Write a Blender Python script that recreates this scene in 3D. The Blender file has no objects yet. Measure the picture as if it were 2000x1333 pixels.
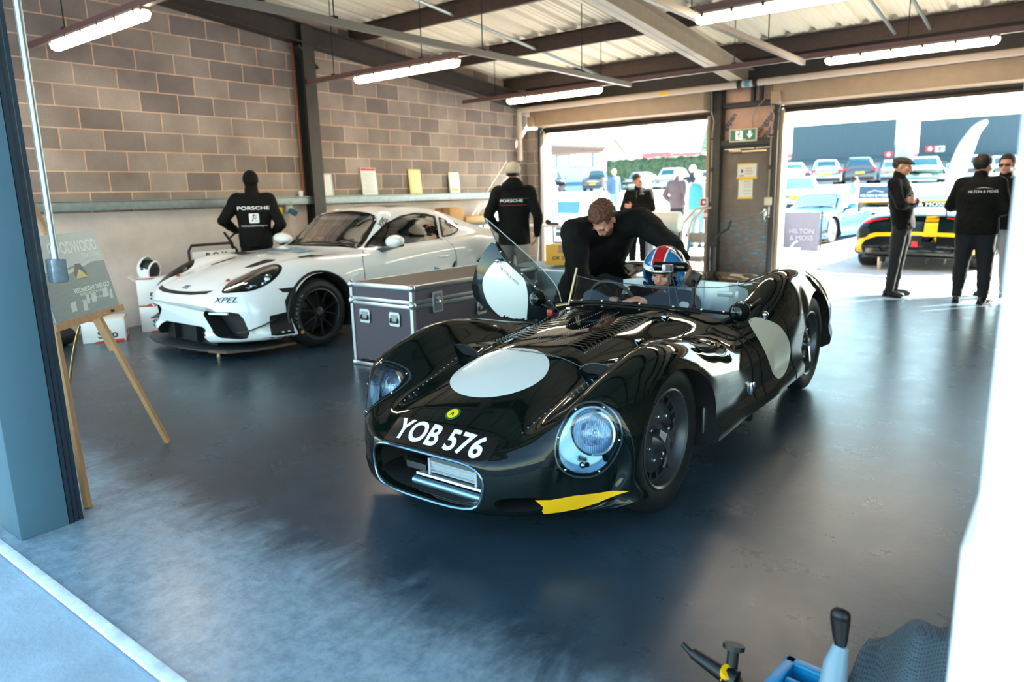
import bpy, bmesh, math, random
import numpy as np
from mathutils import Vector as V, Matrix as MX, Euler
from mathutils.bvhtree import BVHTree
R = math.radians
SC = bpy.context.scene
COL = SC.collection
random.seed(7)

# ---------------------------------------------------------------- camera, sky, sun, exposure
F_PX = 1394.3
CAM_R = MX(((0.7893992, -0.1035029, 0.6050918), (0.6133540, 0.1737836, -0.7704518), (-0.0254111, 0.9793296, 0.2006686)))
CAM_P = V((0, 0, 1.40))
cd = bpy.data.cameras.new('camera'); cam = bpy.data.objects.new('camera', cd); COL.objects.link(cam)
cam.matrix_world = MX.Translation(CAM_P) @ CAM_R.to_4x4()
cd.sensor_width = 36; cd.lens = F_PX / 2000 * 36; cd.clip_end = 600; cd.clip_start = 0.05
cd.dof.use_dof = True; cd.dof.focus_distance = 3.2; cd.dof.aperture_fstop = 2.4
SC.camera = cam
vs = SC.view_settings
vs.view_transform = 'Standard'; vs.look = 'None'; vs.gamma = 1; vs.use_curve_mapping = False
vs.exposure = 1.55
SUN_EL, SUN_AZ = 37.0, 36.0       # azimuth measured from +Y towards +X
w = bpy.data.worlds.new('sky'); SC.world = w; w.use_nodes = True
nt = w.node_tree; nt.nodes.clear()
sk = nt.nodes.new('ShaderNodeTexSky'); sk.sky_type = 'NISHITA'; sk.sun_disc = False
sk.sun_elevation = R(SUN_EL); sk.sun_rotation = R(SUN_AZ); sk.air_density = 1.4; sk.dust_density = 0.6; sk.ozone_density = 2.0
bg = nt.nodes.new('ShaderNodeBackground'); bg.inputs[1].default_value = 0.30
wo = nt.nodes.new('ShaderNodeOutputWorld')
tint = nt.nodes.new('ShaderNodeMix'); tint.data_type = 'RGBA'; tint.blend_type = 'MULTIPLY'; tint.inputs[0].default_value = 1
tint.inputs[7].default_value = (.95, 1.06, .98, 1); nt.links.new(sk.outputs[0], tint.inputs[6])
nt.links.new(tint.outputs[2], bg.inputs[0]); nt.links.new(bg.outputs[0], wo.inputs[0])
sd = bpy.data.lights.new('sun', 'SUN'); sd.energy = 17.0; sd.angle = R(0.6); sd.color = (1, 0.92, 0.80)
sun = bpy.data.objects.new('sun', sd); COL.objects.link(sun)
sun.rotation_euler = (R(90 - SUN_EL), 0, R(180 - SUN_AZ))
sun.location = (0, 20, 15)

def W(px, py, depth):
    """the place at this distance along the view axis that shows at a pixel of the 2000 x 1333 frame"""
    return CAM_P + CAM_R @ V(((px - 1000) / F_PX * depth, -(py - 666.5) / F_PX * depth, -depth))

# ---------------------------------------------------------------- materials
MATS = {}
def srgb(h):
    c = [int(h[i:i + 2], 16) / 255 for i in (0, 2, 4)]
    return tuple(x / 12.92 if x <= .04045 else ((x + .055) / 1.055) ** 2.4 for x in c) + (1,)

def mat(name, col, rough=.5, metal=0, coat=0, noise=0, nscale=8, bump=0, bscale=60, emit=0, trans=0, alpha=1, sub=None, stretch=None, spec=None):
    if name in MATS: return MATS[name]
    m = bpy.data.materials.new(name); m.use_nodes = True; MATS[name] = m
    n = m.node_tree.nodes; l = m.node_tree.links; p = n['Principled BSDF']
    c = srgb(col) if isinstance(col, str) else tuple(col) + (1,)
    p.inputs['Base Color'].default_value = c
    p.inputs['Roughness'].default_value = rough; p.inputs['Metallic'].default_value = metal
    p.inputs['Coat Weight'].default_value = coat; p.inputs['Coat Roughness'].default_value = .02
    if spec is not None: p.inputs['Specular IOR Level'].default_value = spec
    if trans: p.inputs['Transmission Weight'].default_value = trans; p.inputs['IOR'].default_value = 1.45
    if alpha < 1: p.inputs['Alpha'].default_value = alpha
    if emit: p.inputs['Emission Color'].default_value = c; p.inputs['Emission Strength'].default_value = emit
    if noise or bump:
        tc = n.new('ShaderNodeTexCoord'); mp = n.new('ShaderNodeMapping'); l.new(tc.outputs['Object'], mp.inputs[0])
        if stretch: mp.inputs['Scale'].default_value = stretch
    if noise:
        t = n.new('ShaderNodeTexNoise'); t.inputs['Scale'].default_value = nscale; t.inputs['Detail'].default_value = 6
        t.inputs['Roughness'].default_value = .65; l.new(mp.outputs[0], t.inputs[0])
        mx = n.new('ShaderNodeMix'); mx.data_type = 'RGBA'
        a = [min(1, x * (1 + noise)) for x in c[:3]]; b = [x * max(0, 1 - noise) for x in c[:3]]
        mx.inputs[6].default_value = (*b, 1); mx.inputs[7].default_value = (*a, 1)
        rp = n.new('ShaderNodeValToRGB'); rp.color_ramp.elements[0].position = .3; rp.color_ramp.elements[1].position = .7
        l.new(t.outputs[0], rp.inputs[0]); l.new(rp.outputs[0], mx.inputs[0]); l.new(mx.outputs[2], p.inputs['Base Color'])
    if bump:
        t = n.new('ShaderNodeTexNoise'); t.inputs['Scale'].default_value = bscale; t.inputs['Detail'].default_value = 4
        l.new(mp.outputs[0], t.inputs[0]); b = n.new('ShaderNodeBump'); b.inputs['Strength'].default_value = bump; b.inputs['Distance'].default_value = .01
        l.new(t.outputs[0], b.inputs['Height']); l.new(b.outputs[0], p.inputs['Normal'])
    return m

def glass_mat(name, tint, gloss=.03, rough=.02):
    """thin pane: see-through, tinted, with a sharp sheen that grows at grazing angles"""
    if name in MATS: return MATS[name]
    m = bpy.data.materials.new(name); m.use_nodes = True; MATS[name] = m
    n = m.node_tree.nodes; l = m.node_tree.links; n.clear()
    o = n.new('ShaderNodeOutputMaterial'); tr = n.new('ShaderNodeBsdfTransparent'); p = n.new('ShaderNodeBsdfGlossy')
    tr.inputs[0].default_value = srgb(tint); p.inputs['Roughness'].default_value = rough
    fr = n.new('ShaderNodeLayerWeight'); fr.inputs[0].default_value = .25
    mr = n.new('ShaderNodeMapRange'); mr.inputs[3].default_value = gloss; mr.inputs[4].default_value = .75
    l.new(fr.outputs[0], mr.inputs[0]); mx = n.new('ShaderNodeMixShader')
    l.new(mr.outputs[0], mx.inputs[0]); l.new(tr.outputs[0], mx.inputs[1]); l.new(p.outputs[0], mx.inputs[2]); l.new(mx.outputs[0], o.inputs[0])
    return m

# ---------------------------------------------------------------- mesh building
def frame(z, x=None):
    z = V(z).normalized()
    if x is None: x = V((1, 0, 0)) if abs(z.x) < .9 else V((0, 1, 0))
    x = V(x); y = z.cross(x).normalized(); x = y.cross(z)
    return MX((x, y, z)).transposed()
def TR(loc=(0, 0, 0), rot=(0, 0, 0), sc=(1, 1, 1)):
    return MX.Translation(V(loc)) @ Euler(rot).to_matrix().to_4x4() @ MX.Diagonal((*sc, 1))

class MB:
    def __init__(s): s.bm = bmesh.new()
    def face(s, vs, mi=0):
        try: f = s.bm.faces.new(vs)
        except ValueError: return None
        f.material_index = mi; f.smooth = True; return f
    def add(s, verts, faces, m=None, mi=0):
        vs = [s.bm.verts.new(m @ V(v) if m is not None else V(v)) for v in verts]
        for f in faces: s.face([vs[i] for i in f], mi)
        return s
    def box(s, c, size, rot=(0, 0, 0), bev=0, mi=0, seg=2, m=None):
        b = bmesh.new(); bmesh.ops.create_cube(b, size=1)
        for v in b.verts: v.co = V((v.co.x * size[0], v.co.y * size[1], v.co.z * size[2]))
        if bev: bmesh.ops.bevel(b, geom=b.edges[:], offset=min(bev, min(size) * .45), segments=seg, affect='EDGES', profile=.5)
        t = TR(c, rot)
        if m is not None: t = m @ t
        return s.merge(b, t, mi)
    def merge(s, b, t=None, mi=0, keep=False):
        mp = {}
        for v in b.verts: mp[v] = s.bm.verts.new(t @ v.co if t is not None else v.co)
        for f in b.faces: s.face([mp[v] for v in f.verts], f.material_index if keep else mi)
        b.free(); return s
    def rings(s, rings, cap=True, closed=True, loop=False, mi=0):
        vr = [[s.bm.verts.new(V(p)) for p in r] for r in rings]; n = len(vr[0])
        prs = list(zip(vr, vr[1:])) + ([(vr[-1], vr[0])] if loop else [])
        for a, b in prs:
            for i in range(n if closed else n - 1):
                j = (i + 1) % n; s.face([a[i], a[j], b[j], b[i]], mi)
        if cap and not loop: s.face(vr[0][::-1], mi); s.face(vr[-1], mi)
        return s
    def cyl(s, p, q, r, r2=None, n=16, mi=0, cap=True):
        p, q = V(p), V(q); f = frame(q - p); r2 = r if r2 is None else r2
        cs = [(math.cos(2 * math.pi * i / n), math.sin(2 * math.pi * i / n)) for i in range(n)]
        return s.rings([[p + f @ V((c * r, d * r, 0)) for c, d in cs], [q + f @ V((c * r2, d * r2, 0)) for c, d in cs]], cap, mi=mi)
    def tube(s, pts, r, n=8, mi=0, loop=False, cap=True):
        pts = [V(p) for p in pts]; N = len(pts); rs = r if isinstance(r, (list, tuple)) else [r] * N; out = []; pf = None
        for i, p in enumerate(pts):
            a = pts[(i - 1) % N] if (loop or i) else pts[0]; b = pts[(i + 1) % N] if (loop or i < N - 1) else pts[-1]
            d = (b - a).normalized()
            if pf is None: f = frame(d)
            else:
                x = pf.col[0] - d * d.dot(pf.col[0])
                f = frame(d, x.normalized() if x.length > 1e-6 else None)
            pf = f
            out.append([p + f @ V((math.cos(2 * math.pi * k / n) * rs[i], math.sin(2 * math.pi * k / n) * rs[i], 0)) for k in range(n)])
        return s.rings(out, cap, loop=loop, mi=mi)
    def lathe(s, prof, o=(0, 0, 0), axis=(0, 0, 1), n=32, mi=0, cap=False, loop=False):
        o = V(o); f = frame(axis); rr = []
        for r, h in prof:
            rr.append([o + f @ V((math.cos(2 * math.pi * i / n) * r, math.sin(2 * math.pi * i / n) * r, h)) for i in range(n)])
        return s.rings(rr, cap, loop=loop, mi=mi)
    def prism(s, poly, d, m=None, mi=0, bev=0):
        b = bmesh.new(); a = [b.verts.new((x, y, 0)) for x, y in poly]; f = b.faces.new(a)
        r = bmesh.ops.extrude_face_region(b, geom=[f]); bmesh.ops.translate(b, verts=[v for v in r['geom'] if isinstance(v, bmesh.types.BMVert)], vec=(0, 0, d))
        bmesh.ops.recalc_face_normals(b, faces=b.faces[:])
        if bev: bmesh.ops.bevel(b, geom=b.edges[:], offset=bev, segments=2, affect='EDGES')
        return s.merge(b, m, mi)
    def ball(s, c, r, rot=(0, 0, 0), u=20, v=12, mi=0, m=None):
        b = bmesh.new(); bmesh.ops.create_uvsphere(b, u_segments=u, v_segments=v, radius=1)
        if not isinstance(r, (list, tuple)): r = (r, r, r)
        t = TR(c, rot, r)
        if m is not None: t = m @ t
        return s.merge(b, t, mi)
    def grid(s, fn, nu, nv, mi=0, cu=False):
        vs = [[s.bm.verts.new(V(fn(i / nu, j / nv))) for j in range(nv + 1)] for i in range(nu + 1)]
        for i in range(nu):
            for j in range(nv): s.face([vs[i][j], vs[i + 1][j], vs[i + 1][j + 1], vs[i][j + 1]], mi)
        return s
    def build(s, name, mats, parent=None, sharp=35, loc=None, recalc=True, weld=0):
        if weld: bmesh.ops.remove_doubles(s.bm, verts=s.bm.verts[:], dist=weld)
        if recalc: bmesh.ops.recalc_face_normals(s.bm, faces=s.bm.faces[:])
        me = bpy.data.meshes.new(name); s.bm.to_mesh(me); s.bm.free()
        return link(name, me, mats, parent, sharp, loc)

def link(name, me, mats, parent=None, sharp=35, loc=None):
    for m in (mats if isinstance(mats, (list, tuple)) else [mats]): me.materials.append(m)
    if sharp:
        me.shade_smooth(); me.set_sharp_from_angle(angle=R(sharp))
    o = bpy.data.objects.new(name, me); COL.objects.link(o)
    if parent is not None: o.parent = parent
    if loc is not None: o.location = loc
    return o

def tag(o, label=None, cat=None, group=None, kind=None):
    if label: o['label'] = label
    if cat: o['category'] = cat
    if group: o['group'] = group
    if kind: o['kind'] = kind
    return o
def thing(name, label, cat, loc=(0, 0, 0), rotz=0, group=None):
    o = bpy.data.objects.new(name, None); COL.objects.link(o); o.location = loc; o.rotation_euler = (0, 0, rotz)
    o.empty_display_size = .1
    return tag(o, label, cat, group)
def struct(o): o['kind'] = 'structure'; return o
def copy_tree(o, parent=None):
    kids = [c for c in bpy.data.objects if c.parent == o]
    c = o.copy(); COL.objects.link(c); c.parent = parent
    for k in kids: copy_tree(k, c)
    return c

def text_bm(body, size, bold=0.0, shear=0.0, align='CENTER', spacing=1.0, xs=1.0):
    c = bpy.data.curves.new('t', 'FONT'); c.body = body; c.size = size; c.offset = bold * size; c.shear = shear
    c.align_x = align; c.align_y = 'CENTER'; c.space_character = spacing; c.resolution_u = 6
    o = bpy.data.objects.new('t', c); COL.objects.link(o)
    bpy.context.view_layer.update()
    me = bpy.data.meshes.new_from_object(o.evaluated_get(bpy.context.evaluated_depsgraph_get()))
    b = bmesh.new(); b.from_mesh(me)
    for v in b.verts: v.co.x *= xs
    bpy.data.objects.remove(o); bpy.data.curves.remove(c); bpy.data.meshes.remove(me)
    return b
def shape_bm(poly):
    b = bmesh.new(); b.faces.new([b.verts.new((x, y, 0)) for x, y in poly]); return b
def ell(rx, ry, n=48, c=(0, 0), p=2.0):
    out = []
    for i in range(n):
        a = 2 * math.pi * i / n; ca, sa = math.cos(a), math.sin(a)
        out.append((c[0] + rx * math.copysign(abs(ca) ** (2 / p), ca), c[1] + ry * math.copysign(abs(sa) ** (2 / p), sa)))
    return out
def rrect(w, h, r, n=5, c=(0, 0)):
    out = []
    for sx, sy, a0 in ((1, 1, 0), (-1, 1, 90), (-1, -1, 180), (1, -1, 270)):
        for i in range(n + 1):
            a = R(a0 + 90 * i / n); out.append((c[0] + sx * (w / 2 - r) + r * math.cos(a), c[1] + sy * (h / 2 - r) + r * math.sin(a)))
    return out
def decal(name, b, m, bvh, mats, parent, eps=.0015, seg=.03, back=1.0, maxd=4, sharp=None):
    """lay flat artwork on a curved surface: m places the artwork, its -Z runs into the surface"""
    bmesh.ops.triangulate(b, faces=b.faces[:])
    for _ in range(6):
        es = [e for e in b.edges if e.calc_length() > seg]
        if not es: break
        bmesh.ops.subdivide_edges(b, edges=es, cuts=1)
        bmesh.ops.triangulate(b, faces=b.faces[:])
    d = -(m.to_3x3() @ V((0, 0, 1))).normalized(); bad = []
    for v in b.verts:
        p = m @ v.co; h = bvh.ray_cast(p - d * back, d, maxd)
        if h[0] is None: bad.append(v); continue
        v.co = h[0] - d * eps
    if bad: bmesh.ops.delete(b, geom=bad, context='VERTS')
    me = bpy.data.meshes.new(name); b.to_mesh(me); b.free()
    return link(name, me, mats, parent, sharp or 60)
def flat(name, b, m, mats, parent, depth=0):
    if depth:
        r = bmesh.ops.extrude_face_region(b, geom=b.faces[:]); bmesh.ops.translate(b, verts=[v for v in r['geom'] if isinstance(v, bmesh.types.BMVert)], vec=(0, 0, depth))
        bmesh.ops.recalc_face_normals(b, faces=b.faces[:])
    b.transform(m); me = bpy.data.meshes.new(name); b.to_mesh(me); b.free()
    return link(name, me, mats, parent, 30)
def bvh_of(o):
    b = bmesh.new(); b.from_mesh(o.data); t = BVHTree.FromBMesh(b); b.free(); return t
def apply_mods(o):
    dg = bpy.context.evaluated_depsgraph_get(); bpy.context.view_layer.update()
    me = bpy.data.meshes.new_from_object(o.evaluated_get(dg)); old = o.data; o.modifiers.clear(); o.data = me; bpy.data.meshes.remove(old); return o
def cut(o, cutters):
    par = o.parent; o.parent = None
    for c in cutters:
        md = o.modifiers.new('b', 'BOOLEAN'); md.operation = 'DIFFERENCE'; md.object = c; md.solver = 'EXACT'
    apply_mods(o)
    for c in cutters: bpy.data.objects.remove(c)
    o.parent = par
    return o
def crom(P, n):
    """smooth curve through points: n samples"""
    P = np.array(P, float); N = len(P); k = np.linspace(0, N - 1, n); out = []
    for t in k:
        i = min(int(t), N - 2); f = t - i
        p0 = P[max(i - 1, 0)]; p1 = P[i]; p2 = P[i + 1]; p3 = P[min(i + 2, N - 1)]
        out.append(.5 * ((2 * p1) + (-p0 + p2) * f + (2 * p0 - 5 * p1 + 4 * p2 - p3) * f * f + (-p0 + 3 * p1 - 3 * p2 + p3) * f ** 3))
    return out

# ================================================================ the building
XW, YB, YF = -8.6, 11.6, 1.0
def zr(y): return 3.02 + .0955 * (11 - y)      # underside of the sloping rafters

def floor_mat():
    m = bpy.data.materials.new('painted_concrete'); m.use_nodes = True; n = m.node_tree.nodes; l = m.node_tree.links; p = n['Principled BSDF']
    g = n.new('ShaderNodeNewGeometry'); s = n.new('ShaderNodeSeparateXYZ'); l.new(g.outputs['Position'], s.inputs[0])
    def noise(sc, det=8, rgh=.65, dist=0, st=None):
        t = n.new('ShaderNodeTexNoise'); t.inputs['Scale'].default_value = sc; t.inputs['Detail'].default_value = det; t.inputs['Roughness'].default_value = rgh; t.inputs['Distortion'].default_value = dist
        if st:
            mp = n.new('ShaderNodeMapping'); mp.inputs['Scale'].default_value = st; l.new(g.outputs['Position'], mp.inputs[0]); l.new(mp.outputs[0], t.inputs[0])
        else: l.new(g.outputs['Position'], t.inputs[0])
        return t.outputs[0]
    def ramp(x, a, b):
        r = n.new('ShaderNodeMapRange'); r.interpolation_type = 'SMOOTHSTEP'; r.inputs[1].default_value = a; r.inputs[2].default_value = b; l.new(x, r.inputs[0]); return r.outputs[0]
    def mix(f, a, b):
        x = n.new('ShaderNodeMix'); x.data_type = 'RGBA'
        if isinstance(f, float): x.inputs[0].default_value = f
        else: l.new(f, x.inputs[0])
        for k, v in ((6, a), (7, b)):
            if isinstance(v, tuple): x.inputs[k].default_value = v
            else: l.new(v, x.inputs[k])
        return x.outputs[2]
    def mul(a, b, op='MULTIPLY'):
        x = n.new('ShaderNodeMath'); x.operation = op
        for k, v in ((0, a), (1, b)):
            if isinstance(v, (float, int)): x.inputs[k].default_value = v
            else: l.new(v, x.inputs[k])
        return x.outputs[0]
    base = mix(ramp(noise(1.1, 8, .7, .4), .3, .7), srgb('22323b'), srgb('394c58'))
    base = mix(ramp(noise(9, 8, .75), .35, .75), base, srgb('2b3b45'))
    base = mix(mul(ramp(noise(2.6, 6, .7, 1.0), .55, .75), .5), base, srgb('353637'))
    # paint worn back to pale concrete along the front edge, where wheels roll in and out; also paler towards the back
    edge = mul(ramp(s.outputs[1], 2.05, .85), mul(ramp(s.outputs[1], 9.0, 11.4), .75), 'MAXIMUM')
    pale_mask = ramp(mul(edge, mul(noise(2.2, 8, .75, .5, (2.2, 1, 1)), .9), 'ADD'), .62, 1.15)
    base = mix(pale_mask, base, mix(ramp(noise(14, 8, .8), .3, .7), srgb('6b808a'), srgb('98a9b0')))
    l.new(base, p.inputs['Base Color'])
    rr = n.new('ShaderNodeMapRange'); rr.inputs[3].default_value = .20; rr.inputs[4].default_value = .38; l.new(noise(3.2, 8, .7), rr.inputs[0]); l.new(rr.outputs[0], p.inputs['Roughness']); p.inputs['Specular IOR Level'].default_value = .5
    b = n.new('ShaderNodeBump'); b.inputs['Strength'].default_value = .06; b.inputs['Distance'].default_value = .01; l.new(noise(35, 6), b.inputs['Height']); l.new(b.outputs[0], p.inputs['Normal'])
    return m

def block_mat(name='blockwork', horiz='Y'):
    m = bpy.data.materials.new(name); m.use_nodes = True; n = m.node_tree.nodes; l = m.node_tree.links; p = n['Principled BSDF']
    g = n.new('ShaderNodeNewGeometry'); s = n.new('ShaderNodeSeparateXYZ'); c = n.new('ShaderNodeCombineXYZ'); l.new(g.outputs['Position'], s.inputs[0])
    l.new(s.outputs[1 if horiz == 'Y' else 0], c.inputs[0]); l.new(s.outputs[2], c.inputs[1])
    mp = n.new('ShaderNodeMapping'); mp.inputs['Location'].default_value = (-.342, -.195, 0); l.new(c.outputs[0], mp.inputs[0])
    b = n.new('ShaderNodeTexBrick'); l.new(mp.outputs[0], b.inputs[0]); b.offset = .5
    b.inputs['Scale'].default_value = 1; b.inputs['Brick Width'].default_value = .45; b.inputs['Row Height'].default_value = .225
    b.inputs['Mortar Size'].default_value = .0065; b.inputs['Mortar Smooth'].default_value = .3; b.inputs['Bias'].default_value = 0
    b.inputs['Color1'].default_value = srgb('756a66'); b.inputs['Color2'].default_value = srgb('a09187'); b.inputs['Mortar'].default_value = srgb('d9b094')
    t = n.new('ShaderNodeTexNoise'); t.inputs['Scale'].default_value = 90; t.inputs['Detail'].default_value = 6; t.inputs['Roughness'].default_value = .8; l.new(g.outputs['Position'], t.inputs[0])
    t2 = n.new('ShaderNodeTexNoise'); t2.inputs['Scale'].default_value = 1.7; t2.inputs['Detail'].default_value = 5; l.new(g.outputs['Position'], t2.inputs[0])
    mx = n.new('ShaderNodeMix'); mx.data_type = 'RGBA'; mx.blend_type = 'OVERLAY'; mx.inputs[0].default_value = .75; l.new(b.outputs[0], mx.inputs[6]); l.new(t.outputs[0], mx.inputs[7])
    mx2 = n.new('ShaderNodeMix'); mx2.data_type = 'RGBA'; mx2.blend_type = 'OVERLAY'; mx2.inputs[0].default_value = .65; l.new(mx.outputs[2], mx2.inputs[6]); l.new(t2.outputs[0], mx2.inputs[7])
    l.new(mx2.outputs[2], p.inputs['Base Color']); p.inputs['Roughness'].default_value = .9
    ad = n.new('ShaderNodeMath'); ad.operation = 'MULTIPLY_ADD'; l.new(b.outputs[1], ad.inputs[0]); ad.inputs[1].default_value = -.7; l.new(t.outputs[0], ad.inputs[2])
    bp = n.new('ShaderNodeBump'); bp.inputs['Strength'].default_value = .5; bp.inputs['Distance'].default_value = .008; l.new(ad.outputs[0], bp.inputs['Height']); l.new(bp.outputs[0], p.inputs['Normal'])
    return m
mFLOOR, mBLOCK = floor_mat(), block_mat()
mBLOCKX = block_mat('blockwork_cross', 'X')
mAPRON = mat('apron_concrete', '9fb0bb', .8, noise=.18, nscale=3, bump=.3, bscale=50)
mASPH = mat('asphalt', 'b9b6b2', .9, noise=.12, nscale=2, bump=.3, bscale=90)
mREND = mat('rendered_wall', 'cbbcb5', .85, noise=.16, nscale=1.6, bump=.2, bscale=25)
mGALV = mat('galvanised', '8f9a9d', .45, .6, noise=.15, nscale=14)
mSTEEL = mat('painted_steel_dark', '383330', .5, .2, noise=.15, nscale=6)
mPURL = mat('purlin_steel', '3e2f29', .6, .3, noise=.25, nscale=20)
mRAFT = mat('rafter_paint', 'b3a592', .5, .1, noise=.1)
mRAIL = mat('rail_paint', '6d4a45', .5, .1)
mRAILW = mat('rail_galv', '9c948a', .4, .4)
mCREAM = mat('cream_sheet', 'ebdfca', .55, noise=.05, nscale=2, stretch=(3, .3, 1))
mHOUS = mat('shutter_housing', 'a48a70', .55, noise=.12, nscale=3)
mBLUE = mat('column_blue', '50707f', .5, noise=.05, nscale=3)
mNAVY = mat('guide_navy', '26323d', .4, .2, noise=.2, nscale=9)
mWHITE = mat('white_paint', 'f2f4f6', .5)
mPIPE = mat('pipe_insul', 'c9b3a1', .5)
mTUBE = mat('lamp_diffuser', (1, .80, .58), .4, emit=15)
mBLK = mat('black_plastic', '0c0c0d', .45)
mCHR = mat('chrome', 'd8dadc', .12, 1)
mWOODL = mat('pale_wood', 'b8895c', .55, noise=.2, nscale=4, stretch=(8, 8, 1))

# floor, apron, ground
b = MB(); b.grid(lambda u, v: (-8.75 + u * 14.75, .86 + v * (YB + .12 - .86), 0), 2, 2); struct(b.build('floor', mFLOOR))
b = MB(); b.grid(lambda u, v: (-40 + u * 80, -40 + v * 40.83, -.012), 2, 2); struct(b.build('ground_front_apron', mAPRON))
b = MB(); b.box((-1, .845, .004), (16, .045, .014), bev=.005); struct(b.build('trim_threshold_strip', mat('threshold_strip', 'dfe6ea', .6, noise=.25, nscale=9)))
GP = [(11.72, 0), (14.5, 0), (18, .03), (28, .5), (42, 1.42), (46, 1.5), (260, 1.5)]
def gz(y): return float(np.interp(y, [a for a, _ in GP], [c for _, c in GP]))
b = MB(); b.rings([[(-230, y, z), (-60, y, z), (0, y, z), (60, y, z), (230, y, z)] for y, z in GP], cap=False, closed=False); struct(b.build('ground_car_park', mASPH, sharp=None))

# left wall: blockwork above, rendered band below, gable cut to the roof slope
def wall_yz(x0, x1, z0, zf, y0, y1, name, m):
    b = MB(); N = 6; ys = [y0 + (y1 - y0) * i / N for i in range(N + 1)]
    b.rings([[(x0, y, z0), (x1, y, z0), (x1, y, zf(y)), (x0, y, zf(y))] for y in ys]); return struct(b.build(name, m))
wall_yz(XW - .2, XW, 1.32, lambda y: zr(y) + .45, .95, YB + .2, 'wall_left', mBLOCK)
wall_yz(XW - .2, XW, 0, lambda y: 1.32, .95, YB + .2, 'wall_left_base', mREND)
wall_yz(5.9, 6.1, 0, lambda y: zr(y) + .45, .95, YB + .2, 'wall_right', mBLOCK)
# guard rail / ledge along the left wall
b = MB(); b.box((XW + .06, 6.3, 1.395), (.12, 10.5, .10), bev=.004); b.box((XW + .06, 6.3, 1.45), (.15, 10.5, .008))
for y in (2.9, 4.5, 5.9, 7.6, 9.2, 10.6):
    for z in (1.38, 1.41): b.cyl((XW + .119, y, z), (XW + .124, y, z), .008, n=8)
struct(b.build('trim_wall_ledge', mGALV))

# back wall pieces
def wb(name, x0, x1, z0, z1, m, y=YB, t=.15):
    b = MB(); b.box(((x0 + x1) / 2, y + t / 2, (z0 + z1) / 2), (x1 - x0, t, z1 - z0)); return struct(b.build(name, m))
wb('wall_back_corner', XW, -8.27, 0, 2.62, mBLOCKX)
mPINK = mat('foil_board', 'c99a86', .45, .15, noise=.12, nscale=5)
wb('wall_back_lintel', XW, 5.9, 3.0, 3.6, mSTEEL, YB - .02, .3)
wb('wall_back_board', -4.72, -3.74, 2.17, 3.0, mPINK, YB + .06)
wb('wall_back_panel', 1.0, 5.9, 0, 3.0, mBLOCKX)
b = MB()
for x, w_ in ((-4.735, .18), (-3.77, .07), (-8.24, .06), (.9, .2)): b.box((x, YB - .02, 1.5), (w_, .2, 3.0), bev=.006)
b.box((-4.25, YB - .02, 2.12), (.9, .16, .10), bev=.005); b.box((-4.25, YB - .02, 2.70), (.95, .1, .08), bev=.005)
b.box((-4.18, YB, 2.85), (.05, .09, .3)); b.box((-4.05, YB, 2.85), (.05, .09, .3))
struct(b.build('trim_back_frame', mSTEEL))
# roller shutters, rolled up: housing, curtain edge, guides
def shutter(x0, x1, name, label):
    t = struct(thing(name, label, 'roller shutter', ((x0 + x1) / 2, YB, 0)))
    w_ = x1 - x0; b = MB(); b.box((0, -.18, 2.83), (w_, .36, .38), bev=.02); b.build('housing', mHOUS, t)
    b = MB(); b.box((-w_ / 2 + .07, -.40, 2.72), (.13, .1, .17), bev=.01); b.build('end_box', mHOUS, t)
    b = MB()
    for k in range(3): b.cyl((-w_ / 2 + .05, .06, 2.63 - k * .035), (w_ / 2 - .05, .06, 2.63 - k * .035), .022, n=8)
    b.box((0, .06, 2.555), (w_ - .1, .06, .04), bev=.006); b.build('curtain', mPURL, t)
    b = MB(); b.box((0, .02, 2.62), (w_, .05, .035)); b.build('edge_bar', mSTEEL, t)
    b = MB(); b.box((0, .14, 2.58), (w_, .14, .03)); b.build('soffit', mWHITE, t)
    for s in (-1, 1):
        b = MB(); b.box((s * (w_ / 2 - .05), .02, 1.29), (.05, .09, 2.58)); b.build('guide', mHOUS, t)
        b = MB(); b.box((s * (w_ / 2 - .02), .15, 1.29), (.12, .14, 2.58)); b.build('reveal', mWHITE, t)
shutter(-8.28, -4.84, 'door_1', 'rolled up roller shutter with tan housing over the opening beside the block wall')
shutter(-3.76, .85, 'door_2', 'rolled up roller shutter with tan housing over the wide opening right of the exit door')

# ceiling sheet with trapezoid ribs, rafters, purlins
def ceiling():
    b = MB(); xs = []; x = -8.7; 
    while x < 6: xs += [(x, 0), (x + .06, 0), (x + .067, .009), (x + .083, .009), (x + .09, 0), (x + .13, 0), (x + .137, .009), (x + .153, .009), (x + .16, 0), (x + .20, 0), (x + .225, .045), (x + .29, .045), (x + .315, 0)]; x += .333
    ys = [.7, YB + .3]
    b.rings([[(px, y, zr(y) + .47 + dz) for px, dz in xs] for y in ys], cap=False, closed=False)
    return struct(b.build('ceiling', mCREAM, sharp=20))
ceiling()
def ibeam(b, p, q, h, w_, tf=.014, tw=.012):
    p, q = V(p), V(q); d = (q - p).normalized(); sd_ = V((0, 0, 1)).cross(d).normalized(); up = d.cross(sd_)
    for off, (a, c) in ((up * (tf / 2), (w_, tf)), (up * (h / 2), (tw, h)), (up * (h - tf / 2), (w_, tf))):
        r = []
        for e in (p, q): r.append([e + off + sd_ * sx * a / 2 + up * sz * c / 2 for sx, sz in ((-1, -1), (1, -1), (1, 1), (-1, 1))])
        b.rings(r)
for i, x in enumerate((XW + .12, -4.27, -.1, 4)):
    b = MB(); ibeam(b, (x, .9, zr(.9)), (x, YB, zr(YB)), .25, .2); struct(b.build('beam_rafter', mRAFT if i else mSTEEL))
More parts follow.
